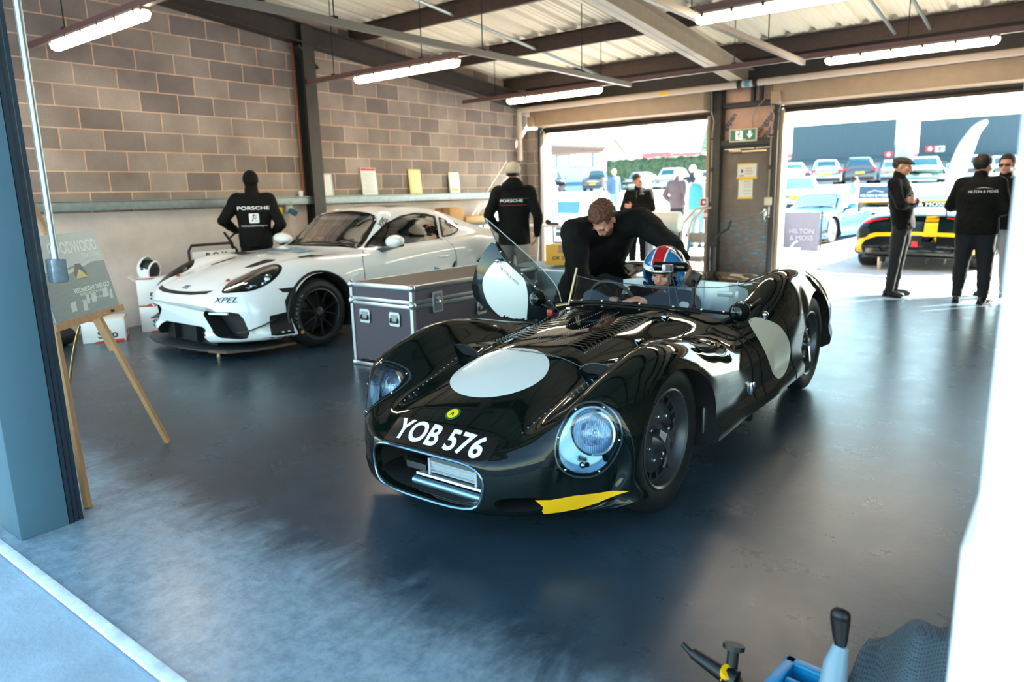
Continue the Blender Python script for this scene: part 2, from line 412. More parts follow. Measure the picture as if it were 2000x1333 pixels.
for y in (1.9, 3.7, 5.5, 7.3, 9.1, 10.9):
    b = MB(); z = zr(y) + .25
    b.box((-1.35, y, z + .1), (14.5, .012, .21)); b.box((-1.35, y + .03, z + .005), (14.5, .07, .01)); b.box((-1.35, y - .03, z + .2), (14.5, .07, .01))
    struct(b.build('beam_purlin', mPURL))
b = MB()
for x in (-6.55, -2.1, -1.7):
    for y in (2.8, 4.6, 6.4, 8.2, 10.0): b.tube([(x, y - .9, zr(y - .9) + .30), (x, y + .9, zr(y + .9) + .30)], .022, n=6)
struct(b.build('beam_tie_bars', mGALV))
# left wall steel column
b = MB(); ibeam(b, (XW + .02, 6.40, .0), (XW + .02, 6.40, .001), .2, .2)
b = MB()
for dx in (.01, .19): b.box((XW + dx, 6.42, 1.85), (.014, .19, 3.7))
b.box((XW + .1, 6.42, 1.85), (.18, .012, 3.7)); b.box((XW + .1, 6.42, 3.3), (.2, .4, .02), rot=(R(-40), 0, 0))
struct(b.build('column_wall', mSTEEL))
b = MB(); b.cyl((XW + .04, 6.27, 1.45), (XW + .04, 6.27, 3.5), .016, n=8); tag(b.build('copper_pipe', mat('copper_pipe', '8a4f38', .4, .5)), 'thin reddish pipe running up the block wall beside the steel column', 'pipe')

# front opening: blue column with shutter guides, white column, lintel
b = MB(); b.box((-3.54, 1.013, 2.2), (.24, .19, 4.4), bev=.004); struct(b.build('column_front_blue', [mBLUE]))
b = MB()
for k in range(3):
    y = 1.110 + k * .022; b.box((-3.475 + k * -.004, y + .004, 2.1), (.10, .006, 4.2)); b.box((-3.428 - k * .006, y + .010, 2.1), (.012, .015, 4.2))
struct(b.build('trim_shutter_guide', mNAVY))
b = MB(); b.box((.098, 1.0, 2.4), (.30, .2, 3.0), bev=.004); b.box((.092, 1.0, .5), (.31, .22, 1.0), bev=.006); struct(b.build('column_front_white', mWHITE))
b = MB(); b.box((-1.3, 1.05, 3.55), (14.7, .2, 1.25)); struct(b.build('wall_front_lintel', mHOUS))

# ---- light rails and lamps
def rail_x(y, x0, x1, m=mRAIL):
    t = thing('lighting_rail', None, 'rail', (0, 0, 0)); return t
def lamp(x, y, z, L, label):
    t = thing('ceiling_lamp', label, 'ceiling light', (x, y, z), 0, 'strip lights under the ceiling rails')
    b = MB(); b.prism(rrect(.10, .045, .02), L, TR((-L / 2, 0, -.02), (R(90), 0, R(90)))); b.build('body', mat('lamp_body', '8d7d74', .5), t)
    pr = [(-.052, -.03), (-.058, -.055), (-.045, -.09), (-.02, -.102), (.02, -.102), (.045, -.09), (.058, -.055), (.052, -.03)]
    b = MB(); rr = []
    for u, k in ((-.5, .55), (-.49, .85), (-.475, 1), (.475, 1), (.49, .85), (.5, .55)): rr.append([(u * L, yy * k, -.03 + (zz + .03) * k) for yy, zz in pr])
    b.rings(rr); b.build('diffuser', mTUBE, t)
    for k in range(6):
        b = MB(); xx = -L / 2 + .08 + k * (L - .16) / 5
        b.box((xx, 0, -.016), (.025, .126, .006))
        for s in (-1, 1): b.box((xx, s * .061, -.034), (.025, .006, .038))
        b.build('clip', mSTEEL, t)
    return t
LZ = 2.93
for x, y, L, lab in ((-6.88, 3.03, 1.8, 'lit strip light under the rail nearest the top left corner of the photo'),
                     (-6.55, 6.38, 1.75, 'lit strip light hung above the white race car, below the second rail'),
                     (-6.58, 9.55, 1.75, 'lit strip light on the rearmost rail above the left shutter opening'),
                     (-1.70, 9.55, 1.75, 'lit strip light on the rearmost rail above the right shutter opening'),
                     (-2.10, 6.40, 1.5, 'lit strip light cut by the top edge of the photo, right of the sloping rafter')):
    lamp(x, y, LZ + .01, L, lab)
def rail(p, q, m, label, grp):
    b = MB(); p, q = V(p), V(q); c = (p + q) / 2; L = (q - p).length; a = math.atan2(q.y - p.y, q.x - p.x)
    t = thing('lighting_rail', label, 'rail', c, a, grp)
    b.box((0, .022, 0), (L, .004, .062)); b.box((0, -.022, 0), (L, .004, .062)); b.box((0, 0, .029), (L, .044, .004)); b.build('channel', m, t)
    b = MB(); b.box((0, 0, -.030), (L, .048, .003)); b.build('lip', mRAILW, t)
    n = max(2, int(L / 1.9))
    for k in range(n):
        x = -L / 2 + (k + .35) * L / n; P = c + V((math.cos(a) * x, math.sin(a) * x, 0))
        b = MB(); b.cyl((x, 0, .02), (x, 0, zr(P.y) + .46 - c.z), .006, n=6); b.box((x, 0, .035), (.05, .05, .02)); b.build('drop_rod', mBLK, t)
rail((-8.42, 3.03, 2.965), (-3.2, 3.03, 2.965), mRAIL, 'dark rail across the garage carrying the front strip light', None)
rail((-8.42, 6.38, 2.965), (-5.2, 6.38, 2.965), mRAIL, 'dark red rail over the white race car carrying a strip light', None)
rail((-8.42, 9.55, 2.965), (1.6, 9.55, 2.965), mRAIL, 'long dark red rail in front of both shutters carrying two strip lights', None)
rail((-2.9, 6.40, 2.965), (1.6, 6.40, 2.965), mRAIL, 'dark red rail at the top right carrying the cropped strip light', None)
rail((-5.2, 1.6, 2.895), (-5.2, 9.50, 2.895), mRAILW, 'pale rail running front to back near the middle of the ceiling', None)
rail((-2.82, 1.6, 2.895), (-2.82, 9.50, 2.895), mRAILW, 'pale rail running front to back right of the sloping rafter', None)
# pipe along the back wall
t = thing('service_pipe', 'long insulated pipe running along the back wall above both shutters', 'pipe', (0, 11.12, 2.94))
b = MB(); b.tube([(-8.5, .1, -.9), (-8.5, .1, -.1), (-8.42, 0, 0), (-8.2, 0, 0), (3, 0, .02)], .048, n=14); b.build('pipe', mPIPE, t)
for x in (-4.22, -4.10, -3.98):
    b = MB(); b.cyl((x - .035, 0, .01), (x + .035, 0, .01), .053, n=16); b.build('band', mat('band_teal', '3f8fa8', .5) if x == -4.10 else mBLK, t)
b = MB(); b.box((-5.45, -.049, .0), (.17, .004, .05)); b.build('yellow_label', mat('yellow_label', 'e8b400', .5), t)

# ================================================================ the dark green sports racer
mBUCK = mat('lamp_bucket', '7f9db0', .14, .9)
mPAINT = mat('dark_green_paint', (.0022, .0055, .0048), .045, spec=.40)
mWELL = mat('matt_black', '060707', .8)
mALU = mat('aluminium_sheet', 'c3ccd2', .38, .45, noise=.08, nscale=5, bump=.1, bscale=8)
mTYRE = mat('tyre_rubber', '131415', .62, bump=.15, bscale=200)
mRIM = mat('grey_alloy', '5d6064', .38, .75)
mYEL = mat('racing_yellow', 'f2b705', .18, coat=.6)
mROUND = mat('roundel_white', 'd9dcd8', .22, coat=.5)
mPLEXI = glass_mat('clear_plexi', 'f4f7f7', .012)
mLENS = glass_mat('lamp_glass', 'eef5fb', .12, .06)
mSTRW = mat('letter_white', 'f1f1f1', .4)

LIS_O, LIS_A = (-2.02, 2.74, 0), .015
lis = thing('vintage_racing_car', 'open dark green vintage sports racer with white roundels and number plate, parked in the middle', 'car', LIS_O, LIS_A)

# stations: s (forward of the front axle), bow, then ten half-section points (t, z) from centre top round to centre bottom
LST = [
 (.35, .25, [(0, .33), (.09, .33), (.17, .325), (.22, .31), (.24, .29), (.245, .262), (.235, .225), (.21, .20), (.13, .19), (0, .19)]),
 (.60, .42, [(0, .345), (.11, .345), (.205, .34), (.265, .325), (.29, .30), (.295, .265), (.285, .225), (.255, .195), (.16, .18), (0, .178)]),
 (.745, .45, [(0, .350), (.11, .350), (.21, .346), (.27, .33), (.30, .302), (.305, .265), (.295, .222), (.26, .187), (.17, .172), (0, .170)]),
 (.770, .45, [(0, .366), (.12, .365), (.225, .361), (.29, .345), (.325, .312), (.332, .265), (.32, .21), (.285, .17), (.18, .155), (0, .152)]),
 (.735, .45, [(0, .392), (.17, .390), (.32, .386), (.43, .395), (.52, .40), (.59, .35), (.60, .26), (.56, .185), (.44, .145), (0, .135)]),
 (.69, .385, [(0, .430), (.18, .425), (.34, .415), (.47, .445), (.57, .475), (.66, .45), (.70, .33), (.68, .22), (.58, .152), (0, .135)]),
 (.60, .235, [(0, .488), (.20, .480), (.37, .460), (.48, .495), (.585, .555), (.68, .535), (.745, .41), (.745, .265), (.70, .160), (0, .14)]),
 (.45, .11, [(0, .548), (.20, .538), (.375, .505), (.48, .555), (.588, .628), (.69, .60), (.76, .46), (.765, .29), (.73, .170), (0, .15)]),
 (.25, .02, [(0, .612), (.20, .600), (.37, .555), (.47, .610), (.585, .695), (.69, .655), (.765, .50), (.77, .32), (.735, .185), (0, .16)]),
 (.0, 0, [(0, .672), (.20, .660), (.365, .600), (.46, .645), (.58, .742), (.69, .70), (.765, .53), (.77, .34), (.735, .185), (0, .16)]),
 (-.3, 0, [(0, .704), (.22, .690), (.38, .622), (.46, .640), (.57, .715), (.68, .675), (.755, .53), (.765, .34), (.73, .185), (0, .16)]),
 (-.6, 0, [(0, .722), (.24, .707), (.385, .650), (.46, .635), (.55, .655), (.655, .620), (.735, .50), (.745, .33), (.72, .18), (0, .16)]),
 (-.9, 0, [(0, .745), (.25, .737), (.40, .700), (.48, .660), (.55, .615), (.64, .570), (.715, .47), (.725, .32), (.71, .18), (0, .16)]),
 (-1.2, 0, [(0, .770), (.26, .757), (.42, .722), (.50, .690), (.56, .650), (.635, .605), (.71, .48), (.725, .32), (.71, .18), (0, .16)]),
 (-1.5, 0, [(0, .800), (.28, .792), (.44, .768), (.51, .755), (.57, .750), (.65, .70), (.72, .54), (.735, .34), (.715, .18), (0, .16)]),
 (-1.8, 0, [(0, .826), (.28, .820), (.42, .818), (.50, .840), (.59, .862), (.68, .80), (.745, .60), (.752, .36), (.725, .18), (0, .16)]),
 (-2.1, 0, [(0, .828), (.28, .820), (.40, .812), (.49, .845), (.59, .882), (.69, .82), (.758, .62), (.765, .38), (.73, .18), (0, .17)]),
 (-2.4, 0, [(0, .800), (.28, .795), (.40, .785), (.49, .820), (.59, .850), (.69, .79), (.757, .60), (.765, .40), (.73, .20), (0, .19)]),
 (-2.75, 0, [(0, .740), (.28, .735), (.40, .718), (.48, .730), (.58, .745), (.67, .70), (.74, .55), (.74, .40), (.70, .24), (0, .24)]),
 (-3.05, 0, [(0, .640), (.28, .635), (.40, .620), (.47, .615), (.55, .600), (.62, .57), (.66, .48), (.66, .40), (.62, .30), (0, .28)]),
 (-3.17, 0, [(0, .545), (.24, .545), (.34, .540), (.40, .53), (.45, .515), (.49, .49), (.50, .45), (.49, .41), (.45, .36), (0, .35)]),
]
def lister_rings(NU=34, NV=150):
    D = np.array([[s, bw] + [c for p in pts for c in p] for s, bw, pts in LST]); S = crom(D, NV); rings = []
    for r in S:
        P = r[2:].reshape(10, 2); P[0, 0] = 0; P[9, 0] = 0
        # mirror the ends so that the curve crosses the centre line level
        Q = np.vstack([[-P[1, 0], P[1, 1]], P, [-P[8, 0], P[8, 1]]]); H = np.array(crom(Q, 11 * 4 + 1))[4:-4]
        H[0, 0] = 0; H[-1, 0] = 0
        half = [(max(0, t), -(r[0] - r[1] * (max(0, t) / .76) ** 3.2), z) for t, z in H]
        off = -.04 * min(1, max(0, (r[0] - .25) / .45)); wd = 1 - .04 * min(1, max(0, (-1.4 - r[0]) / .6))
        rings.append([(t * wd + off, y, z) for t, y, z in half] + [(-t + off, y, z) for t, y, z in half[-2:0:-1]])
    return rings
def arch_cutter(s0, rx, rz, zc, t0, t1, name='c'):
    b = MB(); rr = []
    for t in (t0, t1): rr.append([(t, -(s0 + rx * math.cos(a)), zc + rz * math.sin(a)) for a in [2 * math.pi * k / 56 for k in range(56)]])
    b.rings(rr); return b.build(name, [mPAINT, mWELL, mALU])
def setmi(o, k):
    for p in o.data.polygons: p.material_index = k
    return o
rings = lister_rings()
b = MB(); b.rings(rings)
lbody = b.build('body', [mPAINT, mWELL, mALU, mBUCK], lis, sharp=0)
nv = len(rings[0])
for p in lbody.data.polygons:
    if len(p.vertices) == 4 and min(p.vertices) // nv < 14: p.material_index = 1
    if len(p.vertices) > 4: p.material_index = 1
LB = bvh_of(lbody)
HLP = [(.589, -.429, .592), (.625, -.406, .586), (.665, -.379, .545), (.684, -.362, .488), (.682, -.359, .415), (.659, -.386, .341), (.628, -.43, .302), (.591, -.482, .295), (.554, -.532, .315), (.526, -.563, .355), (.513, -.568, .409), (.51, -.55, .469), (.517, -.514, .521), (.528, -.477, .558), (.556, -.45, .583)]
HLN = V((.55, -.80, .24)).normalized()      # which way a lamp cover faces
HLC = {1: (V((.586, -.466, .448)), HLN), -1: (V((-.562, -.490, .488)), V((-.34, -.84, .42)).normalized())}
def hl_mat(sd): c, z = HLC[sd]; return MX.Translation(c) @ frame(z, V((1, 0, 0))).to_4x4()
def hl_poly(sd):
    f = frame(HLN, V((1, 0, 0))).transposed(); q = [tuple((f @ (V(p) - V((.598, -.466, .448))))[:2]) for p in HLP]
    if sd < 0: q = [(-x * .92, y * .95) for x, y in q]
    return [tuple(p) for p in crom(q + [q[0]], 49)][:-1]
def shrink(p, k): return [(x * k, y * k) for x, y in p]
cuts = []
for sd in (-1, 1):
    cuts.append(setmi(arch_cutter(-.045, .395, .305, .33, sd * .44, sd * .95), 1))
    cuts.append(setmi(arch_cutter(-2.35, .385, .375, .33, sd * .44, sd * .95), 1))
    m = hl_mat(sd); bb = MB(); bb.rings([[m @ V((x, y, h)) for x, y in shrink(hl_poly(sd), .90)] for h in (-.12, .2)]); cuts.append(setmi(bb.build('c', [mPAINT, mWELL, mALU, mBUCK]), 3))
    z = V((sd * .56, -.83, -.03)).normalized(); m = MX.Translation(V((sd * .40 - .005, -.665, .204))) @ frame(z, V((1, 0, 0))).to_4x4()
    bb = MB(); bb.rings([[m @ V((x, y, h)) for x, y in ell(.102, .030, 32, p=2.6)] for h in (-.12, .3)]); cuts.append(setmi(bb.build('c', [mPAINT, mWELL, mALU, mBUCK]), 1))
ck = []
for t in np.linspace(0, 1, 41)[:-1]:
    a = t * 2 * math.pi; ca, sa = math.cos(a), math.sin(a)
    x = .53 * math.copysign(abs(ca) ** .55, ca); y = 1.36 + .35 * math.copysign(abs(sa) ** .55, sa); ck.append((x, y))
bb = MB(); bb.rings([[(x, y, .28) for x, y in ck], [(x, y, 1.3) for x, y in ck]]); cuts.append(setmi(bb.build('c', [mPAINT, mWELL, mALU, mBUCK]), 2))
# the opening the open right-hand door leaves
bb = MB(); bb.box((-.62, 1.40, .72), (.44, .60, .70), bev=.05); cuts.append(setmi(bb.build('c', [mPAINT, mWELL, mALU, mBUCK]), 1))
cut(lbody, cuts)
lbody.data.shade_smooth(); lbody.data.set_sharp_from_angle(angle=R(32))

# nose furniture: plate, letters, badge, roundel, yellow flashes
def onnose(t, s, z, d, up=(0, 0, 1)):
    d = V(d).normalized(); x = V(up).cross(d).normalized(); return MX.Translation(V((t, -s, z))) @ frame(d, x).to_4x4()
dn = (0, -.58, .81)
m = onnose(.005, .70, .402, (0, -.64, .77))
pl = decal('number_plate', shape_bm(rrect(.56, .128, .012)), m, LB, mat('plate_black', '050505', .3), lis, .002); pl['label'] = 'black number plate with white YOB 576'
decal('plate_letters', text_bm('YOB 576', .142, .026, xs=.86, spacing=1.04), m @ MX.Translation((0, .003, 0)), LB, mSTRW, pl, .004, .02)
m = onnose(0, .60, .49, (0, -.5, .86))
bd = decal('nose_badge', shape_bm(ell(.036, .036, 32)), m, LB, mat('badge_green', '1e5a3c', .3), lis, .003)
decal('badge_disc', shape_bm(ell(.027, .027, 32)), m, LB, mat('badge_yellow', 'e8cf1a', .3), bd, .005)
decal('badge_mark', text_bm('V', .03, .03), m @ MX.Rotation(math.pi, 4, 'Z'), LB, mPAINT, bd, .0065)
m = onnose(-.012, .258, .60, (0, -.22, 1))
rd = decal('bonnet_roundel', shape_bm(ell(.234, .234, 64)), m, LB, mROUND, lis, .002); rd['label'] = 'large white roundel on the bonnet'
decal('roundel_text', text_bm('HILTON & MOSS', .03, .0), m @ MX.Translation((.07, .2, 0)), LB, mat('grey_print', '6a6d6e', .5), rd, .004, .01)
for sd in (-1, 1):
    P3 = [(.455, -.635, .223), (.501, -.59, .219), (.563, -.518, .226), (.621, -.437, .223), (.70, -.335, .230), (.661, -.384, .204), (.619, -.433, .182), (.57, -.50, .166), (.52, -.56, .160), (.475, -.605, .158), (.47, -.611, .172), (.476, -.61, .19)]
    z = V((sd * .68, -.73, 0)).normalized(); m = MX.Translation(V((sd * .58 - .01, -.50, .195))) @ frame(z, V((0, 0, 1)).cross(z)).to_4x4(); f = m.to_3x3().transposed(); fl = [tuple((f @ (V((sd * x, y, z_)) - V((sd * .58, -.50, .195))))[:2]) for x, y, z_ in P3]
    f_ = decal('yellow_flash', shape_bm(fl), m, LB, mYEL, lis, .0025); f_['label'] = 'yellow painted flash behind the brake duct'
# mouth rim, cooler, bars
b = MB(); ring = [V(p) for p in rings[int(150 * 2.6 / 20)]]
k = min(range(len(rings)), key=lambda i: rings[i][0][1]); b.tube(rings[k][::2], .006, 6, loop=True); b.build('mouth_rim', mat('rim_polish', '6f8794', .15, .9), lis)
b = MB(); oc = V((.05, -.655, .262)); b.box(oc, (.25, .025, .062), rot=(R(18), 0, 0))
for k in range(4): b.box(oc + V((0, -.016, -.022 + k * .0145)), (.25, .012, .003))
for x in (-.13, .13): b.box(oc + V((x, -.004, 0)), (.012, .04, .072))
b.build('oil_cooler', mALU, lis)
b = MB(); b.box((.05, -.655, .213), (.40, .07, .010), rot=(R(-14), 0, 0)); b.build('cooler_shelf', mALU, lis)
b = MB(); b.tube([(-.16, -.69, .190), (.22, -.69, .190)], .018, 14); b.build('cross_tube', mat('blue_metal', '7fa3b8', .25, .8), lis)
b = MB(); b.box((-.13, -.55, .30), (.02, .04, .12), rot=(R(25), R(-25), 0)); b.box((-.2, -.62, .225), (.12, .035, .03)); b.build('bracket', mRIM, lis)

mCOVER = glass_mat('lamp_cover', 'e6eef2', .10, .01); mEDGE = mat('edge_polish', '5f707a', .2, .8)
# headlights: lamp in a recess under a clear riveted cover
for sd in (-1, 1):
    m = hl_mat(sd)
    HLO = hl_poly(sd); cv = decal('headlight_cover', shape_bm(HLO), m, LB, mCOVER, lis, .0022, .02); cv['label'] = 'clear oval headlight cover'
    for k0, k1, mm, e in ((1.03, .985, mEDGE, .0035), (.985, .90, mPAINT, .003), (.90, .885, mEDGE, .0035)):
        bb = bmesh.new(); N = len(HLO); o = [bb.verts.new((x * k0, y * k0, 0)) for x, y in HLO]; i_ = [bb.verts.new((x * k1, y * k1, 0)) for x, y in HLO]
        for q in range(N): bb.faces.new([o[q], o[(q + 1) % N], i_[(q + 1) % N], i_[q]])
        decal('cover_edge', bb, m, LB, mm, cv, e, .02)
    rr_ = MB()
    for q in (4, 12, 19, 27, 35, 43):
        x, y = HLO[q]; p0 = m @ V((x * .945, y * .945, 0)); d = -(m.to_3x3() @ V((0, 0, 1))); h = LB.ray_cast(p0 - d, d)
        if h[0]: rr_.ball(h[0] - d * .003, .006, u=10, v=6)
    rr_.build('cover_screws', mCHR, cv)
    c = V((.582, -.418, .458)) if sd > 0 else V((-.553, -.437, .487)); ax = V((sd * .22, -.95, .20)).normalized()
    lp = MB(); lp.lathe([(.0, .030), (.04, .026), (.07, .015), (.084, .0)], c, ax, 36); lo = lp.build('headlight_lens', mLENS, lis); lo['label'] = 'round fluted headlight lens'
    lp = MB(); lp.lathe([(.084, .0), (.092, -.002), (.095, -.02), (.088, -.03)], c, ax, 36); lp.build('lens_ring', mCHR, lo)
    lp = MB(); lp.lathe([(.083, -.001), (.075, -.025), (.055, -.05), (.03, -.065), (0.006, -.07)], c, ax, 36); lp.ball(c - ax * .035, .016, u=12, v=8); lp.build('reflector', mat('lamp_reflector', 'dfe9f2', .16, 1, bump=.25, bscale=70), lo)
    f = frame(ax, V((1, 0, 0))); lp = MB()
    for q in range(-9, 10):
        x = q * .0088; h = math.sqrt(max(0, .08 ** 2 - x * x)); P = []
        for e in (-1, -.5, 0, .5, 1):
            y = e * h; rr2 = math.hypot(x, y); P.append(c + f @ V((x, y, .0295 - 3.9 * rr2 * rr2)))
        lp.tube(P, .0016, 5)
    lp.build('lens_flutes', mLENS, lo)
    lp = MB(); q_ = V((.575, -.485, .345)) if sd > 0 else V((-.535, -.52, .395)); lp.ball(q_, .014, u=12, v=8); lp.cyl(q_, q_ + V((0, .035, -.01)), .010); lp.build('side_lamp', mCHR, lis)

# bonnet: joint line, louvre strips, rivets, scoops
def surf(t, s):
    h = LB.ray_cast(V((t, -s, 2)), V((0, 0, -1))); return (h[0], h[1]) if h[0] else (V((t, -s, .7)), V((0, 0, 1)))
def line_on(pts, r, name, m, par, n=40, eps=.0005):
    P = [surf(t, s)[0] + V((0, 0, eps)) for t, s in crom(pts, n)]; b = MB(); b.tube(P, r, 5); return b.build(name, m, par)
mGAP = mat('panel_gap', '020202', .9)
line_on([(-.40, .02), (-.2, .055), (0, .065), (.2, .055), (.40, .02)], .003, 'bonnet_joint', mat('joint_polish', '39454a', .25, .8), lis)
for sd in (-1, 1):
    line_on([(sd * .40, .02), (sd * .43, -.3), (sd * .46, -.62), (sd * .44, -.86)], .0025, 'bonnet_joint', mGAP, lis)
    b = MB(); f = []
    for k in range(19):
        s = -.10 - k * .036
        p, n = surf(sd * .15, s); b.ball(p - V((0, 0, .0012)), (.085, .016, .0032), u=14, v=8)
    b.build('louvre_strip', mPAINT, lis)
    b = MB()
    for tt in (.05, .25):
        for k in range(34):
            p, n = surf(sd * tt, -.07 - k * .021); b.ball(p, .0032, u=6, v=4)
    for k in range(30):
        p, n = surf(sd * (.405 + .05 * k / 30), .0 - k * .03); b.ball(p, .0045, u=6, v=4)
    for k in range(14):
        p, n = surf(sd * (.40 - .004 * k), .12 + k * .035); b.ball(p, .004, u=6, v=4)
    b.build('rivets', mat('rivet_steel', '8d9296', .3, .8), lis)
    p, n = surf(sd * .40, .06); rr = []
    for k in range(9):
        u = k / 8; wv = .105 * (1 - u) ** .6 + .002; hv = .052 * (1 - u) ** .8 + .001; s = .06 - u * .30
        q, _ = surf(sd * .405, s); rr.append([q + V((wv * math.cos(a), 0, hv * math.sin(a) - .004)) for a in [math.pi * e / 12 for e in range(13)]])
    b = MB(); b.rings(rr, cap=False, closed=False); so = b.build('bonnet_scoop', mPAINT, lis)
    b = MB(); b.tube(rr[0], .004, 6); b.build('scoop_lip', mat('lip_polish', '4f5d64', .2, .8), so)
    b = MB(); b.add([V(v) + V((0, .004, 0)) for v in rr[0]], [list(range(13))]); b.build('scoop_mouth', mWELL, so)
    b = MB(); p, n = surf(sd * .34, -.45); b.box(p + V((0, 0, .006)), (.03, .05, .014), bev=.004); p, n = surf(sd * .31, -.82); b.box(p + V((0, 0, .006)), (.03, .05, .014), bev=.004); b.build('bonnet_catch', mCHR, lis)

# sides: roundels on the left flank, joints, latch
def flank(t0, s, z, nz=.0): return MX.Translation(V((t0, -s, z))) @ frame(V((1, 0, nz)).normalized(), V((0, 1, 0))).to_4x4()
tear = [(1.295, .655), (1.34, .664), (1.384, .657), (1.457, .632), (1.547, .59), (1.621, .531), (1.681, .47), (1.716, .405), (1.69, .341), (1.60, .30), (1.50, .286), (1.436, .295), (1.385, .337), (1.307, .433), (1.262, .521), (1.255, .602), (1.27, .64)]
tear = [tuple(p) for p in crom(tear + [tear[0]], 60)][:-1]
m = MX.Translation(V((1.5, 0, 0))) @ MX(((0, 0, 1), (1, 0, 0), (0, 1, 0))).to_4x4()
o = decal('door_roundel', shape_bm(tear), m, LB, mat('roundel_cream', 'cfc8b4', .22, coat=.5), lis, .002, .03, maxd=6); o['label'] = 'large cream roundel on the left flank'
def gap_line(pts, r=.004, name='panel_joint'):
    P = []
    for s, z in crom(pts, 30):
        h = LB.ray_cast(V((1.5, -s, z)), V((-1, 0, 0)))
        if h[0]: P.append(h[0] + V((.0005, 0, 0)))
    b = MB(); b.tube(P, r, 6); b.build(name, mGAP, lis)
gap_line([(-.99, .65), (-1.03, .616), (-1.07, .59), (-1.077, .54), (-1.064, .475), (-1.07, .397), (-1.06, .2)], .006)
gap_line([(-1.10, .66), (-1.132, .636), (-1.141, .579), (-1.19, .50), (-1.203, .42), (-1.224, .337), (-1.2, .2)], .005)
gap_line([(-1.42, .74), (-1.489, .725), (-1.559, .694), (-1.624, .631), (-1.69, .50), (-1.75, .35), (-1.78, .2)], .0035)
gap_line([(-.42, .205), (-1.0, .205), (-1.9, .205)], .004)
b = MB(); b.box((.728, 1.02, .325), (.02, .022, .075), bev=.006); b.box((.74, 1.02, .35), (.016, .018, .03), bev=.004); b.build('side_latch', mCHR, lis)
b = MB(); b.box((.722, 1.03, .21), (.04, .05, .14), bev=.012); b.build('jacking_bracket', mBLK, lis)
b = MB(); b.ball((.66, 1.424, .672), .020, u=14, v=8); b.cyl((.655, 1.424, .64), (.66, 1.424, .672), .012); b.build('door_catch', mCHR, lis)
b = MB(); b.box((.70, .47, .27), (.02, .10, .2), bev=.02); b.build('arch_stone_guard', mRIM, lis)

# wheels
def lister_wheel(sd, s):
    c = V((sd * (.635 if s > -1 else .605), -s, .333)); ax = V((sd, 0, 0))
    wt = MB(); wt.lathe([(.222, -.07), (.25, -.082), (.29, -.084), (.315, -.074), (.328, -.05), (.332, 0), (.328, .05), (.315, .074), (.29, .084), (.25, .082), (.222, .07)], c, ax, 56)
    w_ = wt.build('wheel', mTYRE, lis, sharp=25); w_['label'] = 'black racing tyre on a grey alloy rim'
    rm = MB(); rm.lathe([(.226, .074), (.218, .078), (.208, .07), (.202, .045), (.196, .03), (.192, -.06)], c, ax, 56); rm.lathe([(.196, .03), (.188, .026)], c, ax, 56)
    N = 96; f = frame(ax); vs = []
    for r, h in ((.188, .026), (.158, .022)): vs.append([rm.bm.verts.new(c + f @ V((math.cos(2 * math.pi * i / N) * r, math.sin(2 * math.pi * i / N) * r, h))) for i in range(N)])
    for i in range(N):
        if i % 6 < 2: rm.face([vs[0][i], vs[0][(i + 1) % N], vs[1][(i + 1) % N], vs[1][i]])
    rm.lathe([(.158, .022), (.14, .03), (.10, .04), (.075, .04), (.07, .03)], c, ax, 56); rm.build('rim', mRIM, w_)
    hb = MB(); hb.lathe([(.075, .025), (.06, .035), (.045, .055), (.04, .075), (.0, .08)], c, ax, 30)
    hb.build('hub', mRIM, w_)
    sp = MB()
    for k in range(3):
        a = 2 * math.pi * k / 3 + .5; d = f @ V((math.cos(a), math.sin(a), 0)); t_ = f @ V((-math.sin(a), math.cos(a), 0))
        sp.rings([[c + ax * h + d * r + t_ * e * wv for e, h in ((-1, .06), (1, .06), (1, .075 + r * .12), (-1, .075 + r * .12))] for r, wv in ((.02, .022), (.07, .016), (.125, .013))])
    sp.build('spinner', mCHR, w_)
    bt = MB()
    for k in range(8):
        a = 2 * math.pi * k / 8 + .2; bt.ball(c + f @ V((math.cos(a) * .105, math.sin(a) * .105, .04)), .009, u=8, v=6)
    bt.build('rim_bolts', mCHR, w_)
    dr = MB(); dr.lathe([(.0, -.03), (.185, -.03), (.188, -.05)], c, ax, 40); dr.build('brake_drum', mWELL, w_)
for s in (0, -2.35):
    for sd in (-1, 1): lister_wheel(sd, s)

# cockpit: screen, bulkhead, wheel, seat, roll bar, mirrors
scr = [(-.44, -1.04, .72, .885, .05), (-.36, -.99, .735, .885, .05), (-.2, -.955, .75, .872, .05), (.1, -.94, .752, .865, .05), (.33, -.98, .742, .862, .045), (.48, -1.07, .722, .86, .035), (.555, -1.22, .70, .86, .02), (.585, -1.38, .715, .86, .01), (.60, -1.52, .74, .842, .0)]
SP = crom(scr, 60); b = MB(); vs = []
b.rings([[(t, -s, z0) for t, s, z0, z1, k in SP], [(t * .99, -s + k, z1) for t, s, z0, z1, k in SP]], cap=False, closed=False); ws = b.build('windscreen', mPLEXI, lis)
b = MB(); b.tube([(t * .99, -s + k, z1) for t, s, z0, z1, k in SP], .0028, 5); b.build('screen_edge', mat('plexi_edge', '3c4446', .2), ws)
b = MB(); b.tube([(t, -s - .006, z0 + .004) for t, s, z0, z1, k in SP], .010, 6); b.build('screen_base', mBLK, ws)
b = MB()
for k in range(4, 58, 6):
    t, s, z0, z1, e = SP[k]; b.ball((t * 1.01, -s - .012, z0 + .012), .008, u=10, v=6)
b.build('screen_bolts', mCHR, ws)
b = MB(); b.cyl((-.455, 1.03, .70), (-.43, 1.095, .935), .009, n=10); b.cyl((-.52, .98, .70), (-.455, 1.03, .71), .012, n=10); b.build('screen_stay', mat('brass_stay', 'a58e6d', .25, .9), ws)
b = MB()
